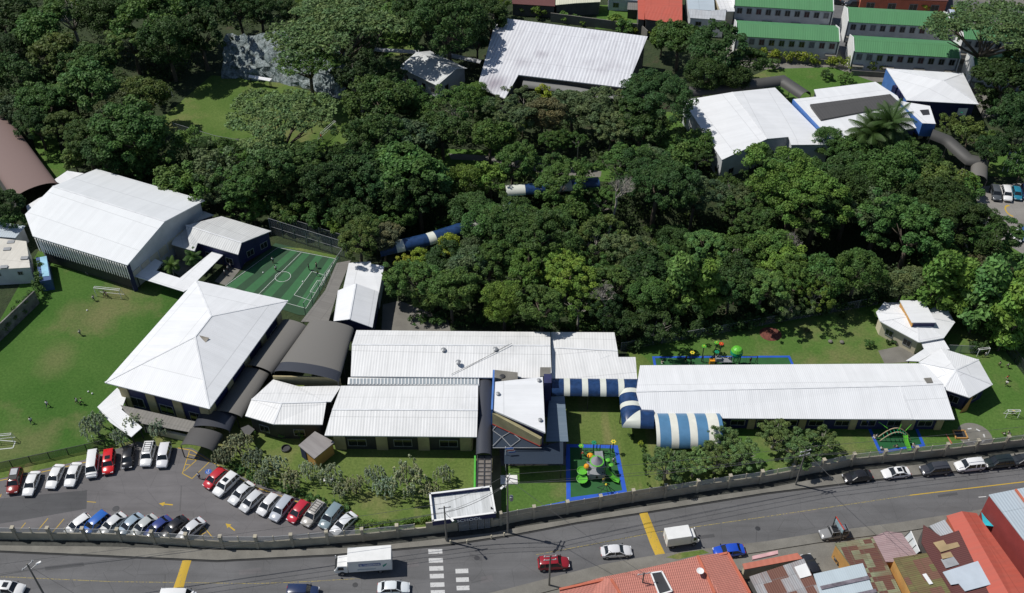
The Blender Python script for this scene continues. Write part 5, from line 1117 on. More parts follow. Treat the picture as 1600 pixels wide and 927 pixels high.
# ---------------------------------------------------------------- poles and wires
def pole(px, py, h, label, lamp=None, arms=1, rz=0, r=.16):
    p = P(px, py); root = empty('utility_pole', p, 0, label, 'pole')
    m = MB(); m.tube([p, p+Vector((0, 0, h))], [r, r*.65], 8).build('shaft', M_conc, root, smooth=True)
    for i in range(arms): MB().box((p.x, p.y, h-.4-i*.9), (2.0, .12, .12), rz).build('crossarm', M_grey, root)
    for i in range(arms*2): a = (-.8, .8)[i % 2]; MB().lathe((p.x+math.cos(rz)*a, p.y+math.sin(rz)*a, h-.34-(i//2)*.9), [(.05, 0), (.09, .08), (.04, .22)], 8).build('insulator', M_white, root)
    if lamp:
        q = p+Vector((lamp[0], lamp[1], 0)); MB().bar(p+Vector((0, 0, h-1.5)), (q.x, q.y, h-1.1), .08).build('lamp_arm', M_grey, root); MB().box((q.x, q.y, h-1.15), (.7, .3, .14), math.atan2(lamp[1], lamp[0])).build('lamp_head', M_white, root)
    return p+Vector((0, 0, h-.35))
T1 = pole(698, 846, 9.0, 'dark utility pole at the crossing in front of the guard house', (1.2, -1.6), 1, .2)
T2 = pole(793.5, 833, 14, 'tall pole with transformer right of the guard house', (-.8, -1), 2, 1.2)
T3 = pole(1243, 758, 9, 'utility pole with tangled cables beside the right juniper trees', None, 2, .3)
T4 = pole(72, 935, 9, 'street pole with double crossarm at the lower left of the road', (1.0, .9), 1, 1.0)
T5 = pole(1000, 936, 7, 'pole rising beside the salmon tiled roof near the road', None, 1, .2)
T6 = pole(858, 915, 8, 'pole with stacked crossarms beside the red hatchback', None, 2, .1)
q = P(793.5, 833); MB().lathe((q.x+.5, q.y, 9.2), [(.28, 0), (.3, .1), (.3, .9), (.15, 1.0)], 10)
tf = MB().lathe((q.x+.55, q.y-.1, 8.6), [(.28, 0), (.3, .1), (.3, .9), (.15, 1.0)], 12).build('transformer', M_grey); tag(tf, 'grey drum transformer hung on the tall pole right of the guard house', 'transformer')
def wire(a, b, sag, label, r=.03):
    pts = [a.lerp(b, i/14)-Vector((0, 0, sag*4*(i/14)*(1-i/14))) for i in range(15)]
    o = MB().tube(pts, r, 4).build('overhead_cable', M_wirec); tag(o, label, 'cable', 'overhead cables along the street')
M_wirec = mat('cable', (.09, .09, .09), .6)
far = P(1760, 700)+Vector((0, 0, 8)); lf = P(-200, 960)+Vector((0, 0, 8.5))
spans = [(T4, T1, 'lower left pole and the crossing pole'), (T1, T2, 'crossing pole and the tall pole'), (T2, T3, 'tall pole and the juniper side pole'), (T3, far, 'juniper side pole and the right frame edge'), (lf, T4, 'left frame edge and the lower left pole')]
for a, b, nm in spans:
    for k in range(4):
        d = (b-a); s_ = Vector((-d.y, d.x, 0)).normalized()*((-.8, -.3, .3, .8)[k]); z_ = Vector((0, 0, (0, -.9, -1.5, 0)[k]))
        wire(a+s_+z_, b+s_+z_, (.5, .9, 1.1, .5)[k], ('upper back cable between the ', 'middle cable between the ', 'lowest sagging cable between the ', 'upper front cable between the ')[k]+nm)
wire(T2, T5, .4, 'cable crossing the street towards the salmon roof'); wire(T3, P(1410, 900)+Vector((0, 0, 6)), .5, 'cable crossing the street towards the rusty roofs'); wire(T4, P(200, 1000)+Vector((0, 0, 6)), .3, 'service cable leaving the lower left pole to the right')
wire(P(705, 585, 5.6), P(800, 536.5, 7), .1, 'dark cable lying across the central white roof, upper one', .04); wire(P(715, 583, 5.4), P(795, 538, 7), .0, 'dark cable lying across the central white roof, lower one', .03)
for x, y, c, l in ((1440, 1, 0, 0),): pass
for i, x in enumerate((1566, 1574, 1583)):
    p = P(x, 268); r_ = empty('flagpole', p, 0, ('leftmost', 'middle', 'rightmost')[i]+' of the three white flagpoles on the small lawn', 'flagpole', 'flagpoles')
    MB().tube([p, p+Vector((0, 0, 6))], .07, 6).build('shaft', M_white, r_)
    if i < 2: MB().box((p.x+.25, p.y, 4.6), (.5, .06, 1.2), .4).build('flag', M_sgnb if i == 0 else M_white, r_)
p = P(790, 735); r_ = empty('flagpole', p, 0, 'pole with drooping blue white and red flag below the entrance block', 'flagpole'); MB().tube([p, p+Vector((0, 0, 6))], .06, 6).build('shaft', M_white, r_)
for k, m_ in enumerate((M_sgnb, M_white, M_redp, M_white, M_sgnb)): MB().box((p.x+.6+k*.12, p.y, 5.6-k*.22), (1.3-.05*k, .08, .24), .1).build('flag_band', m_, r_)
for i, (x, y) in enumerate(((704, 850), (730, 849.5), (768, 842), (788, 838))):
    p = P(x, y); tag(MB().lathe((p.x, p.y, .12), [(.13, 0), (.13, .75), (.08, .85)], 8).build('bollard', M_cream), ('pale bollard beside the dark pole', 'pale bollard below the sign lettering', 'pale bollard right of the gates', 'pale bollard beside the tall pole')[i], 'bollard', 'pale bollards on the pavement')
# repairs, covers and oil marks on the carriageway
for i, (x, y, w, h_) in enumerate(((640, 880, 26, 7), (1095, 838, 40, 5), (1250, 800, 55, 5), (100, 884, 60, 6), (760, 900, 18, 10), (1480, 772, 30, 4), (390, 890, 34, 8))):
    sheet('road_patch', [(x-w/2, y+1.5), (x+w/2, y-w*.09), (x+w/2+2, y-w*.09+h_), (x-w/2+1, y+h_+1.5)], -.016, A_patch if i % 2 else A_lot)
for x, y, lb in ((1184, 826, 'white box truck on the right'), (745, 872, 'crossing bars'), (555, 914, 'large white truck')):
    tag(MB().lathe(P(x, y, -.02), [(.42, .004), (.4, .02), (.1, .02)], 14).build('manhole_cover', M_dark), 'round dark manhole cover in the road near the '+lb, 'manhole cover')
# ---------------------------------------------------------------- vehicles
SP = {'sedan': (4.5, 1.78, 1.45, .93, (-1.8, -1.1, .35, 1.15)), 'hatch': (4.05, 1.74, 1.52, .95, (-1.95, -1.5, .35, 1.2)), 'suv': (4.5, 1.86, 1.74, 1.05, (-2.15, -1.85, .5, 1.2)),
      'van': (4.7, 1.8, 2.0, 1.1, (-2.28, -2.2, 1.1, 1.75)), 'coupe': (4.3, 1.78, 1.32, .88, (-1.75, -.9, .2, 1.05)), 'jeep': (4.0, 1.7, 1.8, 1.1, (-1.95, -1.9, .45, .65))}
def car_proto(ty, extra=None):
    L, Wd, H, belt, (rb, rt, ft, fb) = SP[ty]; root = empty('parked_car', (0, 0, 0)); b = MB(); w = Wd/2
    st = [(-L/2, .80, .42, belt-.16), (-L/2+.08, .9, .28, belt-.04), (-L/2+.5, .98, .2, belt), (rb+.2, 1, .2, belt+.0), (0, 1, .2, belt), (fb-.1, 1, .2, belt-.02), (fb+.25, .99, .2, belt-.07), (L/2-.45, .95, .2, belt-.16), (L/2-.1, .85, .26, belt-.27), (L/2, .72, .4, belt-.42)]
    k = 9; vs = []
    for x, ww, z0, z1 in st:
        a = w*ww; h = z1-z0
        for y, z in ((a*.86, z0), (a*.99, z0+h*.25), (a, z0+h*.6), (a*.95, z0+h*.9), (a*.8, z1), (0, z1+.035)): vs.append((x, y, z))
        for y, z in ((a*.8, z1), (a*.95, z0+h*.9), (a, z0+h*.6), (a*.99, z0+h*.25), (a*.86, z0)): vs.append((x, -y, z))
    n = 11; fs = [(i*n+j, (i+1)*n+j, (i+1)*n+(j+1) % n, i*n+(j+1) % n) for i in range(len(st)-1) for j in range(n)]
    fs += [tuple(range(n)), tuple(range(len(st)*n-1, (len(st)-1)*n-1, -1))]
    b.add(vs, fs)
    tw = w*.76; bwid = w*.93
    # roof shell and pillars
    rv = []
    for x, y0, z in ((rt-.12, tw*.94, H-.1), (rt+.12, tw, H-.02), ((rt+ft)/2, tw, H), (ft-.15, tw, H-.03), (ft+.1, tw*.94, H-.1)):
        rv += [(x, -y0, z-.05), (x, -y0*.8, z), (x, y0*.8, z), (x, y0, z-.05), (x, 0, z-.09)]
    b.add(rv, [(i*5+j, i*5+(j+1) % 5, (i+1)*5+(j+1) % 5, (i+1)*5+j) for i in range(4) for j in range(5)]+[(4, 3, 2, 1, 0), (20, 21, 22, 23, 24)])
    for s in (-1, 1):
        b.bar((fb, s*bwid*.97, belt-.04), (ft+.05, s*tw*.97, H-.1), .07, .09); b.bar((rb, s*bwid*.97, belt-.03), (rt-.05, s*tw*.97, H-.1), .1, .12 if ty != 'sedan' else .1)
        xm = (rt+ft)/2+.1; b.bar((xm, s*bwid, belt-.03), (xm-.02, s*tw, H-.07), .08, .07)
        if ty in ('suv', 'van'): xq = rt+.55; b.bar((xq, s*bwid, belt-.03), (xq, s*tw, H-.07), .12, .07)
    bo = b.build('body', M_paint, root, smooth=True)
    gv = [(rb+.04, -bwid, belt-.05), (fb-.04, -bwid, belt-.05), (fb-.04, bwid, belt-.05), (rb+.04, bwid, belt-.05), (rt, -tw*.96, H-.07), (ft, -tw*.96, H-.07), (ft, tw*.96, H-.07), (rt, tw*.96, H-.07)]
    def gl(nm, idx, o=.0): MB().add([gv[i] for i in idx], [(0, 1, 2, 3)]).build(nm, M_glass, root)
    gl('windshield', (1, 2, 6, 5)); gl('rear_window', (3, 0, 4, 7)); gl('side_window', (0, 1, 5, 4)); gl('side_window', (2, 3, 7, 6))
    for x in (L/2-.82, -L/2+.8):
        for s in (-1, 1):
            wh = empty_child = MB(); wh.tube([(x, s*(w-.2), .32), (x, s*(w+.01), .32)], .33, 14); wo = wh.build('wheel', M_tyre, root); MB().tube([(x, s*(w-.0), .32), (x, s*(w+.03), .32)], .2, 10).build('rim', M_rim, wo)
    for s in (-1, 1):
        MB().box((L/2-.16, s*w*.62, belt-.36), (.26, .38, .16)).build('headlight', M_lamp, root); MB().box((-L/2+.04, s*w*.66, belt-.2), (.12, .34, .18)).build('tail_light', M_red, root)
        MB().box((fb-.15, s*(w+.08), belt+.04), (.16, .2, .13)).build('wing_mirror', M_black, root)
    MB().box((L/2-.04, 0, .42), (.1, w*1.1, .14)).build('grille', M_black, root)
    if extra == 'rack':
        m = MB(); 
        for s in (-1, 1): m.bar((rt+.2, s*tw*.75, H+.07), (ft-.2, s*tw*.75, H+.07), .05)
        for i in range(5): x = rt+.3+(ft-rt-.6)*i/4; m.bar((x, -tw*.75, H+.07), (x, tw*.75, H+.07), .05)
        m.build('roof_rack', M_black, root)
    if extra == 'sunroof': MB().box((ft-.65, 0, H+.01), (.7, tw*1.1, .03)).build('sunroof', M_glass, root)
    if extra == 'blackroof': MB().box(((rt+ft)/2, 0, H+.02), (ft-rt-.1, tw*1.75, .05)).build('roof_panel', M_black, root); MB().box(((rt+ft)/2-.3, 0, H+.1), (1.2, tw*1.4, .06)).build('roof_rack', M_rim, root)
    if ty == 'jeep': MB().box((-L/2-.1, .1, .95), (.2, .7, .7)).build('spare_wheel', M_tyre, root)
    return root
PROTO = {}
def car(x, y, fx, fy, ty, colr, label, extra=None, cat='car', group='cars in the car park', z=0, name='parked_car'):
    """x, y: pixel of the car's middle at waist height; fx, fy: pixel direction of its nose"""
    p = P(x, y, .75+z); d = P(x+fx, y+fy, .75+z)-p; rz = math.atan2(d.y, d.x); key = (ty, extra)
    if key not in PROTO: PROTO[key] = o = car_proto(ty, extra)
    else: o = copy_tree(PROTO[key])
    o.name = name; 
    o.location = (p.x, p.y, z); o.rotation_euler[2] = rz; o.scale = (1.07, 1.06, 1.04); tag(o, label, cat, group)
    for ch in o.children:
        if ch.name.startswith('body'): ch.color = tuple(colr)+(1,)
    KIDS.setdefault(o.name, KIDS.get(o.name, []))
    return o
def setup_protos():
    used = set()
WHT, SIL, LSB, GRY, BLK, RED, BLU, NAV = (.78, .78, .77), (.42, .43, .44), (.3, .38, .45), (.16, .17, .18), (.012, .012, .014), (.45, .012, .018), (.015, .09, .42), (.02, .035, .14)
CARS = [
 (23, 752, -8, 30, 'suv', (.25, .02, .015), 'red off roader with a black roof and rack, leftmost car in the car park', 'blackroof'),
 (49, 755, -12, 30, 'sedan', WHT, 'white sedan right beside the red off roader with black roof', None),
 (86, 744, -14, 30, 'sedan', WHT, 'white sedan, second of the three white sedans in the upper row', None),
 (114, 741, -12, 30, 'sedan', WHT, 'white sedan parked directly left of the boxy white van', None),
 (145, 727, -4, 30, 'van', WHT, 'boxy white van with flat roof beside the bright red car', None),
 (170, 722, -3, 30, 'suv', (.6, .01, .012), 'bright red car with black sunroof between the white van and dark car', 'sunroof'),
 (200, 715, -4, 30, 'hatch', BLK, 'dark charcoal hatchback right of the bright red sunroof car, under trees', None),
 (231, 710, -8, 30, 'suv', WHT, 'white off roader with roof bars right of the dark charcoal hatchback', 'rack'),
 (256, 712, -7, 30, 'suv', (.7, .7, .72), 'silvery white off roader at the right end of the upper row', None),
 (336, 747, -30, 27, 'hatch', (.5, .02, .03), 'red hatchback beside the blue access symbol, top of the slanting row', None),
 (353, 757, -28, 27, 'suv', WHT, 'white off roader with sunroof below the red hatchback by the access symbol', 'sunroof'),
 (377, 770, -27, 25, 'sedan', (.66, .67, .68), 'pale silver sedan, third car of the slanting row', None),
 (393, 783, -27, 25, 'hatch', (.6, .61, .62), 'silver white hatchback, fourth car of the slanting row', None),
 (419, 788, -25, 27, 'hatch', (.7, .7, .7), 'white hatchback, fifth car of the slanting row', None),
 (440, 795, -22, 27, 'suv', (.42, .45, .5), 'blue grey small off roader directly left of the lower red hatchback', None),
 (466, 799, -24, 27, 'hatch', (.5, .02, .04), 'red hatchback in the middle of the lower slanting row', None),
 (490, 803, -26, 31, 'suv', (.42, .4, .37), 'beige off roader with black roof rack right of the lower red hatchback', 'rack'),
 (517, 807, -22, 27, 'suv', (.2, .27, .3), 'teal grey off roader between the beige one and white sedan', None),
 (537, 818, -28, 25, 'sedan', (.68, .7, .72), 'white sedan at the lower right end of the slanting row', None),
 (122, 820, -28, 20, 'hatch', WHT, 'white hatchback, leftmost car of the row along the boundary wall', None),
 (149, 819, -26, 22, 'suv', (.02, .12, .45), 'bright blue off roader second from left along the boundary wall', None),
 (175, 819, -29, 24, 'sedan', (.62, .63, .63), 'white sedan with dark checked bonnet along the boundary wall', None),
 (203, 820, -32, 27, 'sedan', LSB, 'steel blue sedan right of the sedan with checked bonnet', None),
 (224, 822, -30, 25, 'sedan', (.45, .47, .46), 'silver grey sedan between the steel blue and dark blue cars', None),
 (246, 824, -29, 23, 'sedan', (.03, .05, .2), 'dark blue sedan between the silver grey and black cars', None),
 (271, 824, -30, 24, 'sedan', BLK, 'black sedan, second from right along the boundary wall', None),
 (298, 827, -27, 22, 'sedan', (.6, .61, .63), 'silver sedan, rightmost car along the boundary wall by yellow hatching', None)]
for c in CARS: car(*c)
STG = 'cars on the street'
SC = [
 (13, 920, 30, 2, 'suv', WHT, 'white off roader with sunroof at the lower left frame corner', 'sunroof'),
 (279, 933, 30, 0, 'van', WHT, 'white van cut off by the bottom edge beside the left yellow hump', None),
 (473, 925, 30, 0, 'suv', (.015, .03, .09), 'navy car cut off by the bottom edge below the big truck', None),
 (615, 918, 30, -1, 'sedan', (.72, .76, .78), 'white taxi like sedan driving right, below the big truck', None),
 (865, 880, 30, -2, 'suv', (.3, .01, .02), 'dark red hatchback driving right past the salmon roofed house', None),
 (963, 861, 30, -2, 'sedan', (.7, .7, .71), 'white sedan driving right between the dark red car and yellow hump', None),
 (1139, 860, -30, 3, 'sedan', (.01, .07, .5), 'bright blue car half hidden behind the salmon tiled roof', None),
 (1340, 744, -30, 4, 'sedan', BLK, 'black sedan in tree shade, first of the cars along the right kerb', None),
 (1400, 738, -30, 3, 'coupe', WHT, 'low white coupe with dark sunroof parked along the right kerb', 'sunroof'),
 (1461, 733, -30, 3, 'suv', (.045, .047, .055), 'charcoal off roader parked between the white coupe and white off roader', None),
 (1515, 727, -30, 3, 'suv', WHT, 'white off roader parked between the charcoal and black ones', None),
 (1560, 722, -30, 3, 'suv', (.012, .02, .02), 'black off roader parked right of the white one by the kerb', None),
 (1599, 718, -30, 3, 'sedan', (.03, .035, .04), 'dark car cut off by the right frame edge along the kerb', None),
 (1302, 833, -30, 4, 'jeep', (.25, .25, .25), 'old grey jeep with black top parked under the small billboard', 'blackroof'),
 (1268, 886, -14, -30, 'sedan', (.015, .016, .02), 'black car in the narrow yard beside the white roof sheet', None)]
for c in SC: car(*c, group=STG, name='car')
for c in [(1556, 302, 7, 26, 'suv', (.08, .09, .1), 'dark grey car left of the white one in the side car park', None), (1573, 303, 7, 26, 'suv', WHT, 'white car in the upper row of the side car park', None), (1589, 302, 7, 26, 'hatch', (.02, .2, .3), 'teal car in the upper row of the side car park', None), (1604, 301, 7, 26, 'suv', NAV, 'navy car at the right frame edge of the side car park', None),
          (1587, 367, 9, 26, 'hatch', WHT, 'white hatchback in the lower row of the side car park', None), (1602, 366, 8, 26, 'hatch', (.04, .1, .25), 'blue hatchback in the lower row at the right frame edge', None)]:
    car(*c, group='cars in the side car park')
for c in [(1333, 6, -30, 0, 'suv', BLK, 'black off roader parked on the back street at the top', None), (1308, 2, 30, 3, 'sedan', BLK, 'black sedan at the top edge beside the green roof', None), (1487, 25, 8, 26, 'suv', (.5, .55, .65), 'pale blue white car behind the upper green roof end', None), (1508, 28, 30, 2, 'sedan', GRY, 'grey sedan under the spreading tree on the back street', None)]:
    car(*c, group='cars on the back street', name='car')
def truck(x0, y0, x1, y1, flip, label, lettering, L=6.6):
    a, b = P(x0, y0, 0), P(x1, y1, 0); d = (b-a).normalized(); c = (a+b)/2; rz = math.atan2(d.y, d.x)
    root = empty('box_truck', (c.x, c.y, 0), rz if not flip else rz+math.pi, label, 'truck', 'box trucks on the street')
    tot = (b-a).length; hl = tot/2; bl = tot*.76; bx = -hl+bl/2
    def sub(m, n, mt, par=root, **k): return m.build(n, mt, par, **k)
    W_ = Matrix.Rotation(root.rotation_euler[2], 4, 'Z')
    def T(o):   # children are modelled in the truck's own frame
        return o
    off = Vector((c.x, c.y, 0))
    def loc(m): m.v = [(v[0]+off.x, v[1]+off.y, v[2]) for v in m.v]; return m
    bh = 3.6 if tot > 7 else 2.85; bw_ = 2.55 if tot > 7 else 2.15
    sub(loc(MB().box((bx, 0, .85+(bh-.85)/2), (bl, bw_, bh-.85))), 'cargo_box', M_boxw, bevel=.04)
    sub(loc(MB().box((0, 0, .68), (tot*.96, .9, .26))), 'chassis', M_dark)
    cl = tot-bl-.12; cx = hl-cl/2; cw = bw_*.86; ch_ = 2.15
    m = MB(); m.add([(cx-cl/2, -cw/2, .5), (cx+cl/2, -cw/2*.95, .5), (cx+cl/2, cw/2*.95, .5), (cx-cl/2, cw/2, .5), (cx-cl/2, -cw/2, 1.25), (cx+cl/2, -cw/2*.95, 1.2), (cx+cl/2, cw/2*.95, 1.2), (cx-cl/2, cw/2, 1.25), (cx-cl/2, -cw/2*.92, ch_), (cx+cl/2-.5, -cw/2*.88, ch_), (cx+cl/2-.5, cw/2*.88, ch_), (cx-cl/2, cw/2*.92, ch_)],
        [(0, 3, 2, 1), (0, 1, 5, 4), (1, 2, 6, 5), (2, 3, 7, 6), (3, 0, 4, 7), (4, 5, 9, 8), (5, 6, 10, 9), (6, 7, 11, 10), (7, 4, 8, 11), (8, 9, 10, 11)])
    cab = sub(loc(m), 'cab', M_boxw, bevel=.07)
    sub(loc(MB().add([(cx+cl/2+.01, -cw/2*.84, 1.3), (cx+cl/2+.01, cw/2*.84, 1.3), (cx+cl/2-.4, cw/2*.78, 2.0), (cx+cl/2-.4, -cw/2*.78, 2.0)], [(0, 1, 2, 3)])), 'windshield', M_glass)
    for s in (-1, 1):
        sub(loc(MB().add([(cx-cl*.2, s*(cw/2+.01), 1.3), (cx+cl*.3, s*(cw/2*.98+.01), 1.3), (cx+cl*.18, s*(cw/2*.92+.02), 1.95), (cx-cl*.2, s*(cw/2*.93+.02), 1.95)], [(0, 1, 2, 3)])), 'side_window', M_glass)
        sub(loc(MB().box((cx+cl/2-.05, s*(cw/2+.18), 1.5), (.12, .22, .4))), 'mirror', M_boxw)
        sub(loc(MB().box((cx+cl/2+.0, s*cw*.36, .75), (.1, .35, .2))), 'headlight', M_lamp)
        for x in (cx-.1, bx-bl*.22):
            wo = sub(loc(MB().tube([(x, s*(bw_/2-.45), .42), (x, s*(bw_/2-.08), .42)], .42, 14)), 'wheel', M_tyre); sub(loc(MB().tube([(x, s*(bw_/2-.1), .42), (x, s*(bw_/2-.05), .42)], .22, 10)), 'rim', M_rim, wo)
        sub(loc(MB().box((-hl+.02, s*.75, .95), (.06, .25, .2))), 'tail_light', M_red)
    for x in (-.04,): sub(loc(MB().box((-hl-.015, 0, .85+(bh-.85)/2), (.03, .05, bh-1.0))), 'door_seam', M_dark)
    if lettering:
        s = 1 if flip else -1   # the side that faces the camera
        sub(loc(MB().box((bx+.0, s*(bw_/2+.01), 2.55), (bl*.5, .03, .62))), 'blue_panel', mat('truck_blue', (.05, .1, .3), .5, var=.3, scale=1))
        t = text('EL TAMBORINE', 'lettering', .5, (off.x+bx, off.y+s*(bw_/2+.03), 2.38), math.pi if flip else 0, M_boxw, root, .88, ext=.006)
        sub(loc(MB().add([(bx-s*-1*0+(-1 if flip else 1)*bl*.30, s*(bw_/2+.02), 1.7), (bx+(-1 if flip else 1)*bl*.37, s*(bw_/2+.02), 2.2), (bx+(-1 if flip else 1)*bl*.40, s*(bw_/2+.02), 2.75), (bx+(-1 if flip else 1)*bl*.29, s*(bw_/2+.02), 2.2)], [(0, 1, 2, 3)])), 'green_swoosh', mat('truck_teal', (.03, .3, .22), .5))
        for k, z in enumerate((1.55, 1.35)): sub(loc(MB().box((bx+(1 if flip else -1)*bl*.08, s*(bw_/2+.01), z), (bl*.42, .02, .05))), 'thin_stripe', mat('truck_thin', (.15, .25, .3), .6))
    return root
M_boxw = mat('truck_white', (.74, .74, .72), .45, var=.06, scale=.8, obj=True)
truck(525, 890, 614, 884, True, 'large white box truck with blue lettering driving left on the street', True)
truck(1038, 851, 1087, 844, False, 'smaller plain white box truck driving right beside the yellow hump', False)
for i, (x, y, c) in enumerate(((1305, 878, M_rim), (1311, 882, M_black), (1317, 886, M_white))):
    p = P(x, y); r_ = empty('motorcycle', p, 1.9, ('silver', 'black', 'white')[i]+' motorcycle parked in the yard beside the rusty roof', 'motorcycle', 'motorcycles in the yard')
    for dx in (-.65, .65): MB().tube([(p.x+dx, p.y-.06, .32), (p.x+dx, p.y+.06, .32)], .32, 12).build('wheel', M_tyre, r_)
    MB().box((p.x+.15, p.y, .75), (.5, .3, .3), 0, taper=.7).build('tank', c, r_); MB().box((p.x-.4, p.y, .78), (.7, .26, .14)).build('seat', M_black, r_); MB().bar((p.x+.6, p.y, .35), (p.x+.42, p.y, 1.0), .08).build('fork', M_rim, r_); MB().bar((p.x+.42, p.y-.35, 1.02), (p.x+.42, p.y+.35, 1.02), .05).build('handlebar', M_black, r_); MB().box((p.x, p.y, .42), (.6, .25, .35)).build('engine', M_dark, r_)

# ---------------------------------------------------------------- people
M_skin = mat('skin', (.28, .15, .09), .6, obj=True); M_hair = mat('hair', (.015, .012, .01), .7, obj=True)
CL = {'white': mat('cloth_white', (.75, .75, .73), .9, obj=True), 'navy': mat('cloth_navy', (.02, .025, .07), .9, obj=True), 'green': mat('cloth_green', (.15, .4, .08), .9, obj=True), 'red': mat('cloth_red', (.5, .06, .03), .9, obj=True), 'grey': mat('cloth_grey', (.25, .26, .28), .9, obj=True), 'khaki': mat('cloth_khaki', (.45, .4, .3), .9, obj=True), 'yellow': mat('cloth_yellow', (.7, .6, .08), .9, obj=True), 'black': mat('cloth_black', (.02, .02, .02), .9, obj=True)}
POSE = {  # joints: pelvis, chest, neck, head top; hands, feet in metres for a 1.7 m figure
 'stand': dict(pel=(0, 0, .92), che=(0, .0, 1.3), nk=(0, 0, 1.46), hd=(0, .02, 1.6), lh=(-.28, .05, .85), rh=(.28, .05, .85), le=(-.27, -.02, 1.12), re=(.27, -.02, 1.12), lk=(-.11, .03, .5), rk=(.11, .03, .5), lf=(-.12, 0, .08), rf=(.12, 0, .08)),
 'run': dict(pel=(0, 0, .88), che=(0, .1, 1.25), nk=(0, .13, 1.4), hd=(0, .18, 1.54), lh=(-.3, .3, 1.1), rh=(.3, -.25, 1.0), le=(-.28, .0, 1.02), re=(.28, -.1, 1.1), lk=(-.1, -.05, .48), rk=(.1, .33, .58), lf=(-.1, -.42, .25), rf=(.1, .3, .1)),
 'kick': dict(pel=(0, 0, .9), che=(0, -.05, 1.28), nk=(0, -.05, 1.44), hd=(0, -.02, 1.58), lh=(-.5, .1, 1.25), rh=(.48, -.05, 1.2), le=(-.3, 0, 1.22), re=(.3, 0, 1.2), lk=(-.1, .03, .48), rk=(.12, .3, .65), lf=(-.1, -.05, .08), rf=(.12, .55, .45)),
 'sit': dict(pel=(0, 0, .15), che=(0, .02, .52), nk=(0, .04, .68), hd=(0, .08, .82), lh=(-.2, .38, .35), rh=(.2, .38, .35), le=(-.28, .1, .35), re=(.28, .1, .35), lk=(-.15, .42, .38), rk=(.15, .42, .38), lf=(-.12, .62, .07), rf=(.12, .62, .07))}
def skinmesh(name, pts, edges, rad, m):
    me = bpy.data.meshes.new(name); bm = bmesh.new(); sk = bm.verts.layers.skin.verify(); vs = [bm.verts.new(p) for p in pts]
    for a, b in edges: bm.edges.new((vs[a], vs[b]))
    for i, v in enumerate(vs): v[sk].radius = (rad[i], rad[i]); v[sk].use_root = (i == 0)
    bm.to_mesh(me); bm.free(); o = bpy.data.objects.new(name, me); col.objects.link(o)
    o.modifiers.new('s', 'SKIN'); u = o.modifiers.new('u', 'SUBSURF'); u.levels = 1
    dg = bpy.context.evaluated_depsgraph_get(); dg.update(); ne = bpy.data.meshes.new_from_object(o.evaluated_get(dg)); bpy.data.objects.remove(o)
    ne.materials.clear(); ne.materials.append(m)
    for p in ne.polygons: p.use_smooth = True
    return ne
FIG = {}
def figure(ps):
    if ps in FIG: return FIG[ps]
    J = POSE[ps]; V = Vector; g = {k: V(v) for k, v in J.items()}; ls, rs = g['che']+V((-.19, 0, .08)), g['che']+V((.19, 0, .08)); lhp, rhp = g['pel']+V((-.1, 0, -.03)), g['pel']+V((.1, 0, -.03))
    pts = [g['pel'], g['pel'].lerp(g['che'], .5), g['che'], g['nk'], g['hd'], g['hd']+V((0, 0, .12)), ls, g['le'], g['lh'], rs, g['re'], g['rh'], lhp, g['lk'], g['lf'], g['lf']+V((0, .16, -.03)), rhp, g['rk'], g['rf'], g['rf']+V((0, .16, -.03))]
    for h, e in ((8, 7), (11, 10)): pts.append(pts[h]+(pts[h]-pts[e]).normalized()*.12)
    ed = [(0, 1), (1, 2), (2, 3), (3, 4), (4, 5), (2, 6), (6, 7), (7, 8), (2, 9), (9, 10), (10, 11), (0, 12), (12, 13), (13, 14), (14, 15), (0, 16), (16, 17), (17, 18), (18, 19), (8, 20), (11, 21)]
    rd = [.13, .12, .15, .055, .1, .07, .07, .045, .035, .07, .045, .035, .085, .06, .045, .035, .085, .06, .045, .035, .03, .03]
    body = skinmesh('body', pts, ed, rd, M_skin)
    sp = [0, 1, 2, 6, 7, 9, 10]; im = {a: i for i, a in enumerate(sp)}
    pp = [pts[a].copy() for a in sp]; pp[4] = pts[6].lerp(pts[7], .75); pp[6] = pts[9].lerp(pts[10], .75)
    shirt = skinmesh('shirt', pp, [(0, 1), (1, 2), (2, 3), (3, 4), (2, 5), (5, 6)], [.15, .145, .17, .09, .07, .09, .07], CL['white'])
    tp = [pts[0]+V((0, 0, .02)), pts[12], pts[13].copy(), pts[13].lerp(pts[14], .75), pts[16], pts[17].copy(), pts[17].lerp(pts[18], .75)]
    tro = skinmesh('trousers', tp, [(0, 1), (1, 2), (2, 3), (0, 4), (4, 5), (5, 6)], [.145, .11, .078, .06, .11, .078, .06], CL['navy'])
    hm = bpy.data.meshes.new('hair'); h = MB().ball(tuple(g['hd']+V((0, -.02, .07))), .125, 10, 6); hm.from_pydata(h.v, [], h.f); hm.materials.append(M_hair)
    FIG[ps] = (body, shirt, tro, hm); return FIG[ps]
def person(x, y, ps, sh, tr, label, s=.85, rz=None, z=0, hair=None, grp=None):
    f = figure(ps); p = P(x, y, z); root = empty('person', (p.x, p.y, z), rnd.uniform(0, 6.28) if rz is None else rz, label, 'person', grp); root.scale = (s, s, s)
    for nm, me, m in (('body', f[0], None), ('shirt', f[1], CL[sh]), ('trousers', f[2], CL[tr]), ('hair', f[3], hair)):
        o = bpy.data.objects.new(nm, me); col.objects.link(o); o.parent = root
        if m: o.material_slots[0].link = 'OBJECT'; o.material_slots[0].material = m
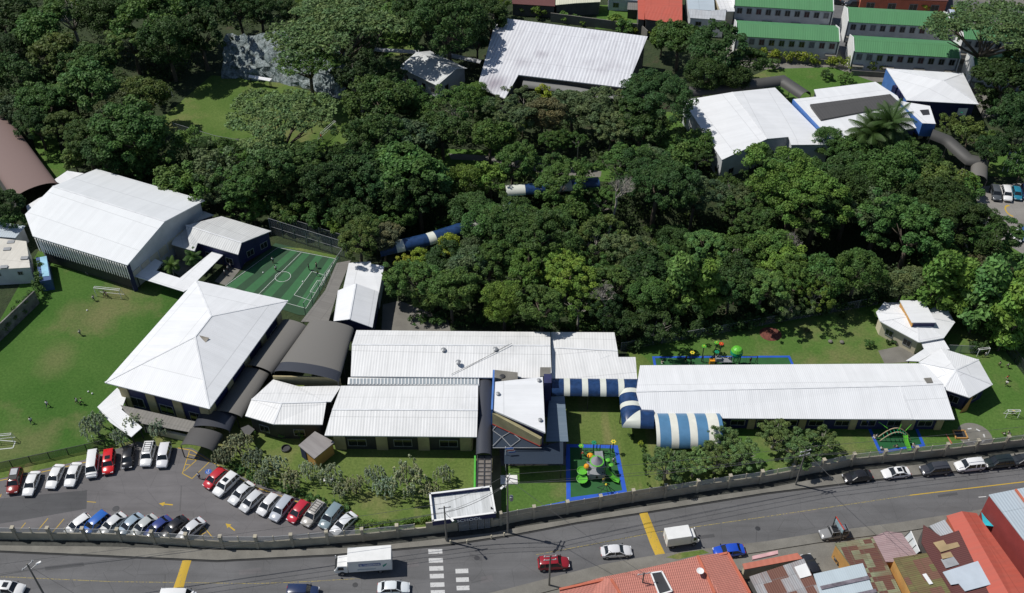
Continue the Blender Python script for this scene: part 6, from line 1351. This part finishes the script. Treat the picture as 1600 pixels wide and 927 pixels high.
PEOPLE = [(126, 524, 'run', 'white', 'navy', 'player in white top running alone high on the sports lawn'), (147, 470, 'run', 'white', 'navy', 'player running left of the white goal on the sports lawn'), (168, 465, 'kick', 'khaki', 'black', 'goalkeeper in pale top stretching inside the white goal'), (165, 462, 'run', 'grey', 'black', 'dark clad player reaching behind the goalkeeper'),
 (75, 636, 'run', 'white', 'navy', 'player in white top at the middle left of the sports lawn'), (122, 631, 'run', 'white', 'navy', 'left one of a close pair running on the sports lawn'), (128, 632, 'run', 'green', 'navy', 'player with lime top, right one of close pair on the sports lawn'), (50, 662, 'run', 'white', 'navy', 'player in white top nearest the car park fence'),
 (427, 411, 'stand', 'white', 'black', 'player standing alone near the top left of artificial pitch'), (432, 424, 'run', 'white', 'black', 'player running left of the centre circle on the artificial pitch'), (483, 422, 'stand', 'navy', 'black', 'player in dark top right of the pitch centre circle'), (495, 419, 'stand', 'khaki', 'navy', 'upper player of two by the pitch penalty box'), (497, 431, 'run', 'green', 'navy', 'lower player of two by the pitch penalty box'),
 (488, 208, 'stand', 'black', 'black', 'dark figure on the upper field under the spreading tree'), (502, 218, 'run', 'red', 'black', 'figure in red beside the upper field right goal'),
 (1561, 573, 'run', 'khaki', 'black', 'child in pale top below the far right white goal'), (1573, 575, 'run', 'grey', 'black', 'child right of the pale topped child near the dark fence'), (1572, 594, 'run', 'red', 'khaki', 'child in rusty red top on the right lawn'), (1571, 603, 'run', 'white', 'black', 'child just below the child in rusty red top'), (1539, 558, 'stand', 'white', 'grey', 'child standing inside the far right goal at the hedge'), (1581, 648, 'run', 'yellow', 'black', 'child in bright yellow in the near right goal'),
 (1569, 680, 'sit', 'white', 'black', 'left one of two sitting by the wall on the right lawn'), (1575, 677, 'sit', 'khaki', 'grey', 'right one of two sitting by the wall on the right lawn'),
 (1034, 568, 'sit', 'khaki', 'white', 'adult in white cap sitting at the left end of blue edged play strip'), (1071, 565, 'stand', 'navy', 'black', 'dark child on the left of the blue edged play strip'), (1172, 567, 'stand', 'black', 'black', 'dark child at the right play frame post of the blue edged strip'),
 (1368, 686, 'stand', 'white', 'khaki', 'child in white left of the arched climbing frame'), (1366, 683, 'sit', 'khaki', 'white', 'child crouching behind the child in white, left of arched climber'), (1376, 702, 'sit', 'white', 'grey', 'child sitting at the lower left corner of blue edging by the wall'), (1401, 699, 'sit', 'khaki', 'navy', 'child sitting by the wall below the arched climbing frame'), (1427, 696, 'sit', 'white', 'khaki', 'child sitting right of the green slide by the wall'), (1387, 680, 'sit', 'khaki', 'khaki', 'child at the left foot of the arched climbing frame'),
 (911, 712, 'run', 'khaki', 'red', 'child in pale top at the left of playground tower'), (959, 724, 'run', 'white', 'grey', 'child in white right of the playground tower'), (943, 755, 'stand', 'yellow', 'grey', 'child with yellow top on the spider climber by the wall'), (941, 748, 'stand', 'grey', 'grey', 'grey clad child behind the yellow topped climber'),
 (167, 432, 'sit', 'white', 'khaki', 'child sitting in gymnasium shade at the lawn edge, near the goal'), (136, 428, 'sit', 'khaki', 'grey', 'child sitting in gymnasium shade, left of the other'), (798, 727, 'stand', 'red', 'black', 'person in red top under the tinted terrace canopy'),
 (312, 748, 'stand', 'white', 'navy', 'person in white walking beside the hatched bays'), (352, 430, 'stand', 'white', 'navy', 'uppermost pupil waiting on the walk left of artificial pitch'), (357, 424, 'stand', 'white', 'navy', 'second pupil waiting on the walk left of artificial pitch'), (361, 420, 'stand', 'grey', 'navy', 'pupil in grey on the walk left of the artificial pitch'), (366, 416, 'stand', 'white', 'black', 'pupil in white by the goal left of artificial pitch')]
for q in PEOPLE:
    w_ = P(q[0], q[1]); person(*q, s=.8 if q[0] > 1000 else .92, z=0.0)
def ballm(x, y, lb): p = P(x, y, .13); tag(MB().ball(p, .16).build('football', M_white), lb, 'ball')
ballm(136, 485, 'white ball lying in the middle of upper sports lawn'); ballm(144, 615, 'white ball right of the running pair on the sports lawn'); ballm(138, 612, 'white ball above the running pair'); ballm(411, 426, 'white ball on the left part of the artificial pitch'); ballm(473, 440, 'white ball near the centre circle of artificial pitch')
def goal(x0, y0, x1, y1, h, dep, label, r=.06, net=M_net):
    a, b = P(x0, y0), P(x1, y1); e = (b-a).normalized(); n = Vector((-e.y, e.x, 0))*dep; root = empty('football_goal', a, 0, label, 'goal'); H_ = Vector((0, 0, h))
    MB().tube([a, a+H_], r, 6).build('goal_post', M_white, root); MB().tube([b, b+H_], r, 6).build('goal_post', M_white, root); MB().tube([a+H_, b+H_], r, 6).build('crossbar', M_white, root)
    f = MB()
    for q in (a, b): f.tube([q+H_, q+H_+n*.35], r*.7, 5); f.tube([q+H_+n*.35, q+n], r*.7, 5)
    f.tube([a+n, b+n], r*.7, 5); f.tube([a+H_+n*.35, b+H_+n*.35], r*.7, 5).build('back_frame', M_white, root)
    MB().add([a+H_+n*.35, b+H_+n*.35, b+n, a+n], [(0, 1, 2, 3)]).build('net', net, root)
goal(151, 463, 190, 467, 2.2, 1.3, 'white football goal in front of the gymnasium'); goal(246, 166, 270, 152, 2.2, 1.2, 'white goal in the shade at the left of the upper field'); goal(504, 222, 526, 202, 2.2, 1.5, 'white goal at the right end of the upper field', net=meshmat('green_net', (.08, .3, .2), .35)); goal(1526, 557, 1543, 555, 1.7, 1, 'white goal standing in front of the dark hedge at far right'); goal(1571, 653, 1590, 653, 1.7, 1, 'white goal near the wall at the far right')
goal(-8, 694, 22, 691, 1.9, 1.1, 'white goal cut off by the left frame edge'); goal(364, 414, 378, 406, 1.9, 1, 'pale goal at the left end of the artificial pitch'); goal(508, 449, 517, 433, 1.8, .9, 'pale goal at the right end of the artificial pitch')

# ---------------------------------------------------------------- playgrounds
M_play = mat('play_turf', (.028, .12, .034), .95, var=.12, fine=.2); M_play2 = mat('dark_play_turf', (.012, .1, .03), .95, var=.12, fine=.2)
def edged(poly, w, base, nm='play_surface'):
    sheet(nm, poly, .002, base); pts = [P(a, b, 0) for a, b in poly]; ii = inset([Vector((p.x, p.y, 0)) for p in pts], w); n = len(pts)
    m = MB()
    for i in range(n): j = (i+1) % n; m.add([(pts[i].x, pts[i].y, .012), (pts[j].x, pts[j].y, .012), (ii[j].x, ii[j].y, .012), (ii[i].x, ii[i].y, .012)], [(0, 1, 2, 3) if area(pts) > 0 else (3, 2, 1, 0)])
    tag(m.build('play_surface_border', M_bluep), kind='structure')
edged([(884, 694), (965, 696), (980, 771), (885, 784)], .7, M_play); edged([(1019, 557), (1234, 556), (1246, 582), (1024, 584)], .45, M_play); edged([(1352, 660), (1430, 660), (1446, 697), (1374, 709)], .5, M_play2)
sheet('border_strip', [(770, 812), (883, 787), (883, 783), (770, 806)], .004, M_bluep)
pg = P(931, 742); pr = empty('play_tower', pg, 0, 'green playground tower with grey cone roof, slides and big leaves in the middle playground', 'play structure')
cx, cy = pg.x, pg.y
for dx in (-1.3, 1.3):
    for dy in (-1.0, 1.4): MB().tube([(cx+dx, cy+dy, 0), (cx+dx, cy+dy, 3.4)], .08, 6).build('post', M_dark, pr)
MB().box((cx, cy+.2, 1.4), (3.0, 2.8, .12)).build('deck', M_grey, pr); MB().box((cx-.7, cy-1.15, 1.0), (1.1, .08, 1.0)).build('panel', M_grey, pr); MB().box((cx+.8, cy-1.15, 1.0), (1.1, .08, 1.0)).build('panel', M_grey, pr)
MB().lathe((cx, cy+.2, 3.3), [(1.0, 0), (.55, .55), (.02, 1.3)], 20).build('cone_roof', mat('cone_grey', (.27, .25, .29), .6), pr)
MB().lathe((cx, cy+.2, 3.2), [(.9, .05), (1.15, .0), (1.18, .1), (.92, .12)], 20).build('roof_rim', M_lgreen, pr)
def slide(pts, w, m, root):
    q = [Vector(p) for p in pts]; mb = MB()
    for i, p in enumerate(q):
        d = (q[min(i+1, len(q)-1)]-q[max(i-1, 0)]); d.z = 0; d.normalize(); s = Vector((d.y, -d.x, 0))*w/2
        mb.v += [tuple(p-s*1.1+Vector((0, 0, .22))), tuple(p-s*.8), tuple(p+s*.8), tuple(p+s*1.1+Vector((0, 0, .22)))]
    for i in range(len(q)-1):
        for j in range(3): mb.f.append([i*4+j, i*4+j+1, i*4+j+5, i*4+j+4]); mb.mi.append(0)
    o = mb.build('slide', m, root); s = o.modifiers.new('thick', 'SOLIDIFY'); s.thickness = .05; return o
slide([(cx+1.5, cy-.3, 1.5), (cx+2.2, cy-.8, 1.0), (cx+3.0, cy-1.4, .45), (cx+3.7, cy-1.6, .3)], .8, M_lgreen, pr)
for (dx, dy, z, r) in ((-2.3, -.2, 1.1, .9), (-2.4, -1.6, .7, .95)):
    MB().lathe((cx+dx, cy+dy, z), [(.1, .02), (r*.8, .06), (r, .3), (r*.93, .32), (r*.72, .14), (.1, .1)], 16).build('bowl_slide', M_lgreen, pr)
MB().ball((cx-1.6, cy+.2, 1.9), .5).build('orange_bubble', M_oran, pr); MB().ball((cx-.9, cy+2.4, 2.0), .55, sz=.7).build('orange_bubble', M_oran, pr); MB().ball((cx-.3, cy+1.9, 2.2), .4, sz=.6).build('green_leaf', M_lgreen, pr)
for dx, dy, z in ((1.9, 1.0, 2.6), (2.4, .3, 2.2), (1.5, -.3, 2.0)): MB().ball((cx+dx, cy+dy, z), .42, sz=.3).build('leaf_step', M_lgreen, pr); MB().tube([(cx+dx, cy+dy, 0), (cx+dx, cy+dy, z)], .05, 5).build('stem', M_dark, pr)
MB().bar((cx+1.0, cy+3.2, 2.2), (cx+1.1, cy-.4, 2.4), .35, .1).build('ramp', M_grey, pr); MB().box((cx+.4, cy+2.8, 1.6), (1.0, 1.6, .1)).build('upper_deck', M_grey, pr)
def flower(x, y, h, kind, label, root=None):
    p = P(x, y); r_ = empty('play_flower', p, 0, label, 'play flower'); MB().tube([p, p+Vector((0, 0, h))], .09, 6).build('stem', M_dark, r_)
    m, c2 = {'lime': (M_lgreen, M_yelp), 'teal': (M_dgreen, M_dgreen), 'yellow': (M_yelp, M_lgreen), 'orange': (M_redp, M_oran)}[kind]
    f = MB()
    for i in range(6): a = i*1.047; f.ball((p.x+math.cos(a)*.3, p.y+math.sin(a)*.3, h), .17, 8, 4, sz=.4)
    f.build('petals', m, r_); MB().ball((p.x, p.y, h+.05), .14, 8, 4).build('flower_centre', c2, r_)
flower(907, 716, 3.2, 'lime', 'lime star flower pole at the left of the middle playground'); flower(927, 706, 2.4, 'teal', 'teal flower pole behind the cone roofed tower'); flower(957, 707, 2.8, 'yellow', 'yellow green flower pole at the right of the middle playground')
flower(1079, 569, 3.0, 'yellow', 'small yellow bud pole in the blue edged play strip'); flower(1096, 565, 4.0, 'lime', 'lime star flower pole in the blue edged play strip'); flower(1122, 565, 4.6, 'orange', 'red orange flower pole in the blue edged play strip'); flower(1115, 562, 4.4, 'lime', 'lime leaf pole cluster beside the red orange flower'); flower(1117, 568, 3.0, 'teal', 'teal bud pole below the red orange flower')
p = P(1147, 570); r_ = empty('play_tree', p, 0, 'big round green ball canopy on posts in the blue edged play strip', 'play structure')
MB().ball((p.x, p.y, 3.2), 1.15, 16, 8).build('ball_canopy', M_dgreen, r_); MB().lathe((p.x, p.y, 3.7), [(1.08, 0), (.8, .5), (.3, .72), (.05, .74)], 14).build('canopy_cap', M_lgreen, r_)
for dx, dy in ((-.8, -.4), (.8, -.4), (0, .7)): MB().tube([(p.x+dx, p.y+dy, 0), (p.x+dx, p.y+dy, 2.6)], .08, 6).build('post', M_dark, r_)
MB().box((p.x-1.8, p.y, 1.3), (2.4, 1.4, .1)).build('deck', M_grey, r_); MB().box((p.x-4.2, p.y-.2, .8), (.9, .7, 1.3)).build('orange_panel', M_oran, r_); MB().box((p.x-3.1, p.y, 1.6), (1.0, 1.0, .8)).build('grey_panel', M_grey, r_)
def swing(a, b, h, label):
    p, q = P(*a), P(*b); r_ = empty('swing_frame', p, 0, label, 'swing'); H_ = Vector((0, 0, h)); m = MB()
    for s in (p, q): m.tube([s+Vector((0, -.8, 0)), s+H_], .05, 5); m.tube([s+Vector((0, .8, 0)), s+H_], .05, 5)
    m.tube([p+H_, q+H_], .05, 5); m.build('frame', M_dark, r_)
    for t in (.35, .65):
        c = p.lerp(q, t); m2 = MB().box(c+Vector((0, 0, .5)), (.45, .2, .05)); m2.build('swing_seat', M_black, r_); m3 = MB()
        for d in (-.2, .2): m3.bar(c+Vector((d, 0, .5)), c+Vector((d, 0, h)), .02)
        m3.build('chain', M_grey, r_)
swing((1152, 571), (1181, 571), 2.4, 'dark swing frame right of the green ball canopy'); swing((1097, 570), (1118, 570), 2.4, 'dark swing frame left of the red orange flower'); swing((908, 707), (932, 707), 2.2, 'swing frame behind the left side of playground tower'); swing((937, 708), (953, 708), 2.2, 'small swing frame at the back right of middle playground')
p = P(946, 768); r_ = empty('spider_climber', p, 0, 'dark legged spider climbing frame near the street wall', 'climbing frame'); m = MB()
for a in range(5): m.tube([p+Vector((0, 0, 1.7)), p+Vector((math.cos(a*1.257)*1.6, math.sin(a*1.257)*1.3, 0))], .05, 5)
m.build('legs', M_dark, r_); MB().ball(p+Vector((0, 0, 1.8)), .2).build('head', M_yelp, r_)
ar = P(1400, 690); r_ = empty('arched_climber', ar, 0, 'arched wooden coloured climbing frame with bright green slide by the classroom block', 'climbing frame')
for k, dy in enumerate((0, .9)): MB().tube([ar+Vector((-2.8+5.2*t, dy+.3*math.sin(t*3), 2.1*math.sin(math.pi*min(1, t*.93+.02)))) for t in np.linspace(0, 1, 12)], .09, 6).build('arch', M_wood, r_)
m = MB()
for i in range(8): t = .12+i*.1; x = -2.8+5.2*t; z = 2.1*math.sin(math.pi*(t*.93+.02)); m.bar(ar+Vector((x, 0, z)), ar+Vector((x, .9, z)), .07)
m.build('rungs', M_dgreen, r_)
slide([ar+Vector((1.1, -.1, 1.7)), ar+Vector((1.15, -.9, 1.1)), ar+Vector((1.5, -1.7, .4)), ar+Vector((1.6, -2.2, .25))], .7, M_lgreen, r_)
for a, b in (((-1.6, 1.2, 2.0), (-3.2, 1.8, 3.0)), ((1.4, .8, 1.9), (2.2, 1.2, 3.0)), ((.2, .8, 2.0), (.5, 1.2, 3.1))): MB().tube([ar+Vector(a), ar+Vector(b)], [.08, .04], 5).build('horn', M_lgreen, r_)
sbx = P(1500, 680); r_ = empty('sandbox', sbx, 0, 'square wooden sandbox near the wall beside the round patio', 'sandbox')
for dx, dy, sx, sy in ((-1, 0, .15, 1.8), (1, 0, .15, 1.8), (0, -.85, 2.1, .15), (0, .85, 2.1, .15)): MB().box((sbx.x+dx, sbx.y+dy, .15), (sx, sy, .3)).build('board', M_ochre, r_)
MB().box((sbx.x, sbx.y, .06), (1.85, 1.6, .1)).build('sand', M_dark, r_)
c = P(1523, 681); tag(MB().add([(c.x+2.9*math.cos(t), c.y+2.9*math.sin(t), .003) for t in np.linspace(0, 6.2832, 33)[:-1]], [tuple(range(32))]).build('round_patio', M_conc), kind='structure')
for i in range(7): a = i*.9; q = c+Vector((math.cos(a)*1.6, math.sin(a)*1.6, .01)); tag(MB().box(q, (.7, .25, .02), a+1.5).build('paint_mark', M_wpaint), kind='structure')
strip('red_kerb', [(1478, 678), (1487, 693)], .25, .05, M_terra)
c = P(1204, 522); tag(MB().lathe((c.x, c.y, 0), [(1.9, .0), (1.7, .1), (.6, .2), (.1, .22)], 18, sx=1.1).build('mulch_bed', mat('red_mulch', (.15, .05, .035), .95, var=.5, scale=4)), 'round reddish mulch bed on the lawn behind the classroom block', 'flower bed')
for x, y, lb in ((1297, 535, 'left'), (1315, 536, 'right')):
    p = P(x, y); tag(MB().ball((p.x, p.y, .25), .45, 8, 5, sz=.6).build('boulder', M_conc), lb+' one of two grey boulders on the bare patch of lawn', 'boulder')
for x, y, lb in ((473, 763, 0), ):
    p = P(x, y); 
bn = P(514, 752); r_ = empty('bench', bn, .2, 'pale concrete bench under the weeping trees', 'bench'); MB().box((bn.x, bn.y, .45), (1.7, .5, .1)).build('seat', M_white, r_)
for d in (-.6, .6): MB().box((bn.x+d, bn.y, .2), (.15, .4, .4)).build('leg', M_conc, r_)
tag(MB().prism([P(782, 743.5), P(808, 743), P(809, 757), P(782, 757.5)], -.05, .12).build('concrete_pad', M_white), 'white square concrete pad on the grass behind the tall pole', 'concrete pad')
rr = P(440, 452)
for k, (x, y) in enumerate(((430, 714), )): 
    p = P(447, 702); tag(MB().lathe((p.x, p.y, 0), [(.8, .0), (.8, .35), (.7, .4), (.65, .1)], 16).build('round_planter', M_dark), 'dark round planter left of the grey topped shed', 'planter')
# ---------------------------------------------------------------- planting
TL = """20,20,42,broad,k|58,52,38,broad,m|108,12,46,airy,m|165,22,46,broad,d|205,62,36,broad,o|22,118,38,broad,k|85,80,38,broad,o|110,92,30,broad,g|150,98,40,broad,m|225,30,50,broad,m|262,66,42,broad,d
312,45,46,broad,d|15,75,30,broad,k|70,158,36,broad,m|112,142,28,broad,j|142,132,44,broad,j|180,172,36,broad,g|210,205,52,broad,m|232,150,32,broad,o|28,168,28,broad,g|58,192,28,broad,d|96,192,30,broad,o|132,215,36,broad,d|300,15,44,broad,d|372,8,30,broad,d|405,12,34,broad,k
255,240,36,small,j|290,225,24,small,j|332,270,38,small,g|270,292,34,small,j|305,300,34,small,b|378,292,38,broad,m|345,235,22,small,m|420,265,44,broad,d|468,250,42,broad,d|510,285,40,broad,k|10,315,30,broad,d|25,350,20,small,m|160,235,34,broad,d|215,262,30,small,m|115,248,26,small,o|180,258,22,small,j|345,305,30,small,g|395,330,26,small,b|430,320,24,small,m
560,115,46,airy,k|598,158,44,broad,d|585,215,46,broad,d|630,262,56,broad,m|640,212,40,broad,g|655,300,44,broad,d|610,300,42,broad,k|560,262,40,broad,k|700,32,56,big,d|640,18,34,broad,d|745,62,24,broad,k|765,22,38,broad,d|715,165,38,airy,m|798,188,38,broad,g|768,285,28,small,b|640,160,30,broad,m|868,290,36,broad,m
895,165,34,broad,g|848,178,34,broad,r|940,172,38,broad,g|955,200,34,broad,g|850,148,18,small,y|1022,146,52,big,k|1112,78,44,broad,k|1165,92,28,broad,d|1062,58,34,broad,m|1035,62,26,small,m|1100,115,32,broad,d|1140,120,28,broad,d|1026,284,50,big,d|968,250,34,airy,m|1085,305,36,broad,g|1166,318,32,airy,g
1242,295,58,big,b|1280,308,48,big,k|1322,270,38,broad,d|1328,305,44,broad,d|1388,282,46,broad,m|1440,262,38,broad,m|1480,340,56,big,d|1425,355,56,broad,m|1508,305,26,small,m|1518,288,18,small,b|1556,372,34,broad,m|1548,425,28,broad,r|1585,425,34,small,m|1375,330,46,broad,g|1460,300,40,broad,o
828,358,52,big,d|762,352,42,broad,m|882,335,34,broad,m|930,372,40,airy,o|885,425,40,broad,b|972,395,34,broad,g|1005,420,38,broad,d|1105,382,34,broad,j|1120,412,26,broad,j|1175,345,38,broad,d|1340,420,40,broad,m|1285,428,32,broad,m|1192,444,36,broad,j|1240,436,32,broad,m|1412,440,30,broad,g|1465,452,34,bamboo,b|1500,460,30,bamboo,b|1535,470,38,bamboo,j|1580,500,36,bamboo,b
848,472,40,broad,j|788,470,34,broad,b|705,455,38,broad,j|728,420,34,broad,g|652,432,34,broad,m|672,470,22,small,o|622,450,22,small,m|762,408,36,broad,m|1012,460,32,broad,m|1062,454,32,bamboo,j|1102,460,28,bamboo,b|1142,450,30,broad,j|905,470,32,airy,b|960,440,34,broad,j|1060,420,30,broad,m|1155,430,34,broad,d|820,420,34,broad,b|700,395,24,small,y|635,412,16,small,y|655,410,18,small,y|688,368,14,small,j|700,352,12,small,j
560,368,34,broad,o|500,342,24,small,m|462,338,24,small,m|448,335,20,small,o|548,332,30,broad,d|620,332,30,broad,m|596,340,20,small,g|530,352,20,small,b|600,372,24,broad,r|585,290,40,broad,k|530,320,28,broad,d|730,330,36,broad,d|800,250,30,broad,m|690,200,34,broad,k|765,210,34,broad,m|1000,195,40,broad,k
1582,182,36,broad,k|1515,214,26,small,o|1482,198,18,small,o|1552,232,24,broad,d|1590,212,30,broad,k|1595,100,40,broad,k|1568,120,40,broad,k|1540,160,20,small,d|1598,262,24,small,m|1408,225,22,small,m|1340,232,30,broad,m|1150,318,24,broad,g"""
def wood(): return 'trees of the wooded ravine'
for t_ in TL.replace('\n', '|').split('|'):
    x, y, r, k, c = t_.split(','); tree(float(x), float(y), float(r), k, c, group=None)
tree(436, 192, 76, 'flat', 'f', h=12, name='spreading_tree'); tree(528, 45, 84, 'flat', 'f', h=15, name='spreading_tree'); tree(1545, 45, 72, 'flat', 'f', h=15, name='spreading_tree'); tree(480, 92, 48, 'flat', 'm', h=13, name='spreading_tree')
tree(1362, 208, 42, 'palm', 'd', h=10); tree(1392, 192, 40, 'palm', 'd', h=12)
tree(267, 414, 15, 'smallpalm', 'm', h=3.2); tree(301, 401, 15, 'smallpalm', 'm', h=3.2); tree(1150, 110, 12, 'smallpalm', 'b', h=3.5)
for i, (x, y, r) in enumerate(((372, 696, 27), (346, 712, 20), (398, 716, 22), (428, 728, 25), (452, 748, 22), (480, 735, 20), (512, 742, 25), (532, 762, 18), (555, 758, 20), (585, 742, 22), (602, 760, 22), (636, 742, 38), (672, 765, 20), (692, 740, 20), (148, 664, 29), (208, 660, 20), (246, 668, 20), (186, 684, 20), (410, 745, 18))):
    tree(x, y, r*.95, 'willow', 'w')
for x, y, r in ((1042, 728, 32), (1085, 728, 26), (1132, 690, 27), (1160, 712, 30), (1120, 722, 26), (1212, 682, 28), (1250, 702, 34), (1288, 696, 26), (1108, 700, 20)): tree(x, y-3, r*1.12, 'juniper', 'n')
for i, (x, y, v, s, lb) in enumerate(((962, 322, 0, 1.4, 'pale leafless branching tree in the middle of the woods'), (945, 478, 1, 1.1, 'leafless grey branching tree at the lower edge of the woods'), (1240, 392, 0, 1.0, 'tall bare pale limbs standing in the dark gap of the woods'), (1020, 405, 1, .7, 'small pale bare branches poking out of the middle woods'))):
    p = P(x, y, 6); r_ = empty('bare_tree', (p.x, p.y, 0), i*1.3, lb, 'tree'); r_.scale = (s, s, s); o = bpy.data.objects.new('branches', BARE[v]); col.objects.link(o); o.parent = r_
for x, y, r, c in ((440, 678, 10, 'j'), (420, 672, 11, 'm'), (392, 678, 8, 'm'), (472, 680, 10, 'm'), (1260, 516, 5, 'r'), (1318, 494, 7, 'd'), (1360, 538, 8, 'm'), (1210, 102, 12, 'o'), (1290, 118, 10, 'd'), (1322, 124, 13, 'm'), (1445, 14, 9, 'y'), (1496, 18, 9, 'y'), (990, 50, 7, 'y'), (913, 34, 8, 'b'), (880, 28, 11, 'b'), (898, 30, 8, 'b'), (1009, 50, 8, 'y'), (840, 22, 14, 'b'), (815, 15, 14, 'o'), (1001, 692, 5, 'y'), (986, 681, 6, 'd'), (370, 225, 12, 'j'), (1548, 215, 14, 'm'), (62, 410, 9, 'b'), (960, 35, 16, 'b'), (975, 45, 16, 'm'), (1512, 122, 7, 'y')):
    tree(x, y, r, 'bush', c)
# understorey fills the wood between the larger crowns
FOR = [[(0, 0), (640, 0), (780, 0), (770, 40), (740, 110), (690, 150), (640, 150), (560, 200), (560, 230), (450, 250), (330, 235), (245, 215), (230, 190), (330, 100), (345, 115), (420, 60), (360, 40), (0, 0)],
       [(0, 30), (330, 60), (330, 110), (230, 200), (250, 240), (560, 250), (560, 215), (650, 160), (760, 165), (1010, 180), (1060, 200), (1120, 260), (1230, 240), (1320, 230), (1420, 240), (1500, 285), (1530, 340), (1540, 420), (1600, 440), (1600, 520), (1560, 540), (1490, 470), (1380, 468), (1130, 505), (980, 525), (880, 505), (700, 500), (630, 470), (610, 400), (540, 370), (430, 345), (320, 300), (110, 262), (60, 190), (0, 170)]]
rr = random.Random(11); fill = 0; tries = 0; LAWNS = [[(212, 205), (318, 95), (430, 105), (560, 150), (560, 235), (500, 250), (380, 250), (290, 232)], [(680, 228), (800, 232), (960, 258), (960, 285), (820, 275), (690, 262)], [(560, 405), (600, 380), (800, 310), (830, 345), (700, 400), (600, 420)], [(345, 60), (540, 100), (540, 165), (345, 130)], [(40, 190), (110, 200), (110, 290), (40, 290)], [(600, 70), (770, 50), (770, 150), (690, 158), (600, 125)], [(1190, 325), (1420, 340), (1400, 420), (1200, 430)], [(800, 108), (1020, 130), (1020, 188), (900, 180), (805, 155)]]
while fill < 110 and tries < 6000:
    tries += 1; x, y = rr.uniform(0, 1600), rr.uniform(0, 520)
    if not any(inpoly(x, y, f) for f in FOR) or any(inpoly(x, y, f) for f in LAWNS): continue
    p = P(x, y, 3); R_ = rr.uniform(2.2, 4.9)
    if any(math.hypot(p.x-a, p.y-b) < (R_+c)*.62 for a, b, c in TREES): continue
    tree(x, y, 20, rr.choice(('broad', 'broad', 'airy')), rr.choice('ddmmjkgb'), loc=(Vector((p.x, p.y, 0)), R_, rr.uniform(3.6, 6.5))); fill += 1
# shrubs and creepers on the forest floor: nobody could count them
rs = np.random.RandomState(3); C_ = []
while len(C_) < 4200:
    x, y = rs.uniform(-30, 1640), rs.uniform(-20, 530)
    if any(inpoly(min(max(x, 1), 1599), max(y, 1), f) for f in FOR) and not any(inpoly(x, y, f) for f in LAWNS):
        p = P(x, y, 0); C_.append((p.x, p.y, gh(p.x, p.y)+rs.uniform(.2, 1.3), rs.uniform(.8, 1.9)))
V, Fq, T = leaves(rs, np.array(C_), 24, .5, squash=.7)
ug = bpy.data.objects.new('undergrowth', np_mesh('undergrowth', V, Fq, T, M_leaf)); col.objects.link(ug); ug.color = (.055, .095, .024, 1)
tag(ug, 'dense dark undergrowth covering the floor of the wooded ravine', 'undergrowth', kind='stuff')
def hedge(label, pts, w, h, c, n, size=.3, name='hedge'):
    q = [P(a, b) for a, b in pts]; L = sum((q[i+1]-q[i]).length for i in range(len(q)-1)); cl = []
    for i in range(n):
        p, d = along(q, rs.uniform(0, L)); s_ = Vector((-d.y, d.x, 0)); o = rs.uniform(-.5, .5)*w; cl.append((p.x+s_.x*o, p.y+s_.y*o, rs.uniform(.25, .85)*h, min(w, h)*.36*rs.uniform(.7, 1.3)))
    V, Fq, T = leaves(rs, np.array(cl), 42, size); o = bpy.data.objects.new(name, np_mesh(name, V, Fq, T, M_leaf)); col.objects.link(o); o.color = COLN[c][1]+(1,); tag(o, label, 'hedge')
hedge('long dark hedge bordering the back of playground lawn', [(968, 545), (1130, 517), (1370, 472), (1385, 468)], 2.2, 2.6, 'd', 260, .4)
hedge('bright green hedge strip between the car park corner and guard house', [(556, 821), (610, 822), (672, 813)], .9, .9, 'b', 90, .2)
hedge('yellow green hedge row in front of the green roofed row houses', [(1165, 92), (1230, 96), (1300, 104), (1385, 113)], 2.0, 3.2, 'y', 130, .4)
hedge('dark clipped hedge behind the far right goal', [(1513, 548), (1570, 546)], 1.4, 2.0, 'd', 60, .3)
hedge('overgrown creeper hedge climbing along the old block wall at the left', [(-20, 540), (10, 520), (62, 465), (72, 425)], 1.6, 3.6, 'm', 90, .3)
hedge('leafy green bank sloping down right of the octagonal classroom', [(1490, 478), (1520, 508), (1560, 535), (1610, 545)], 4.5, 2.6, 'b', 200, .35)
hedge('low green shrub line below the annexe yard at the foot of the wood', [(640, 505), (700, 503), (800, 508), (960, 512)], 2.4, 1.6, 'm', 150, .3)
hedge('thin row of small shrubs crossing the lawn right of the middle playground', [(1004, 698), (1008, 730), (1013, 762)], .5, .6, 'm', 30, .2)
hedge('low planting strip along the slanting row of parked cars', [(345, 720), (400, 750), (470, 775), (545, 797)], 1.4, .7, 'j', 120, .25)
hedge('plant bed between the octagonal classroom and play yard', [(1385, 535), (1430, 537)], 1.2, .8, 'd', 40, .25)
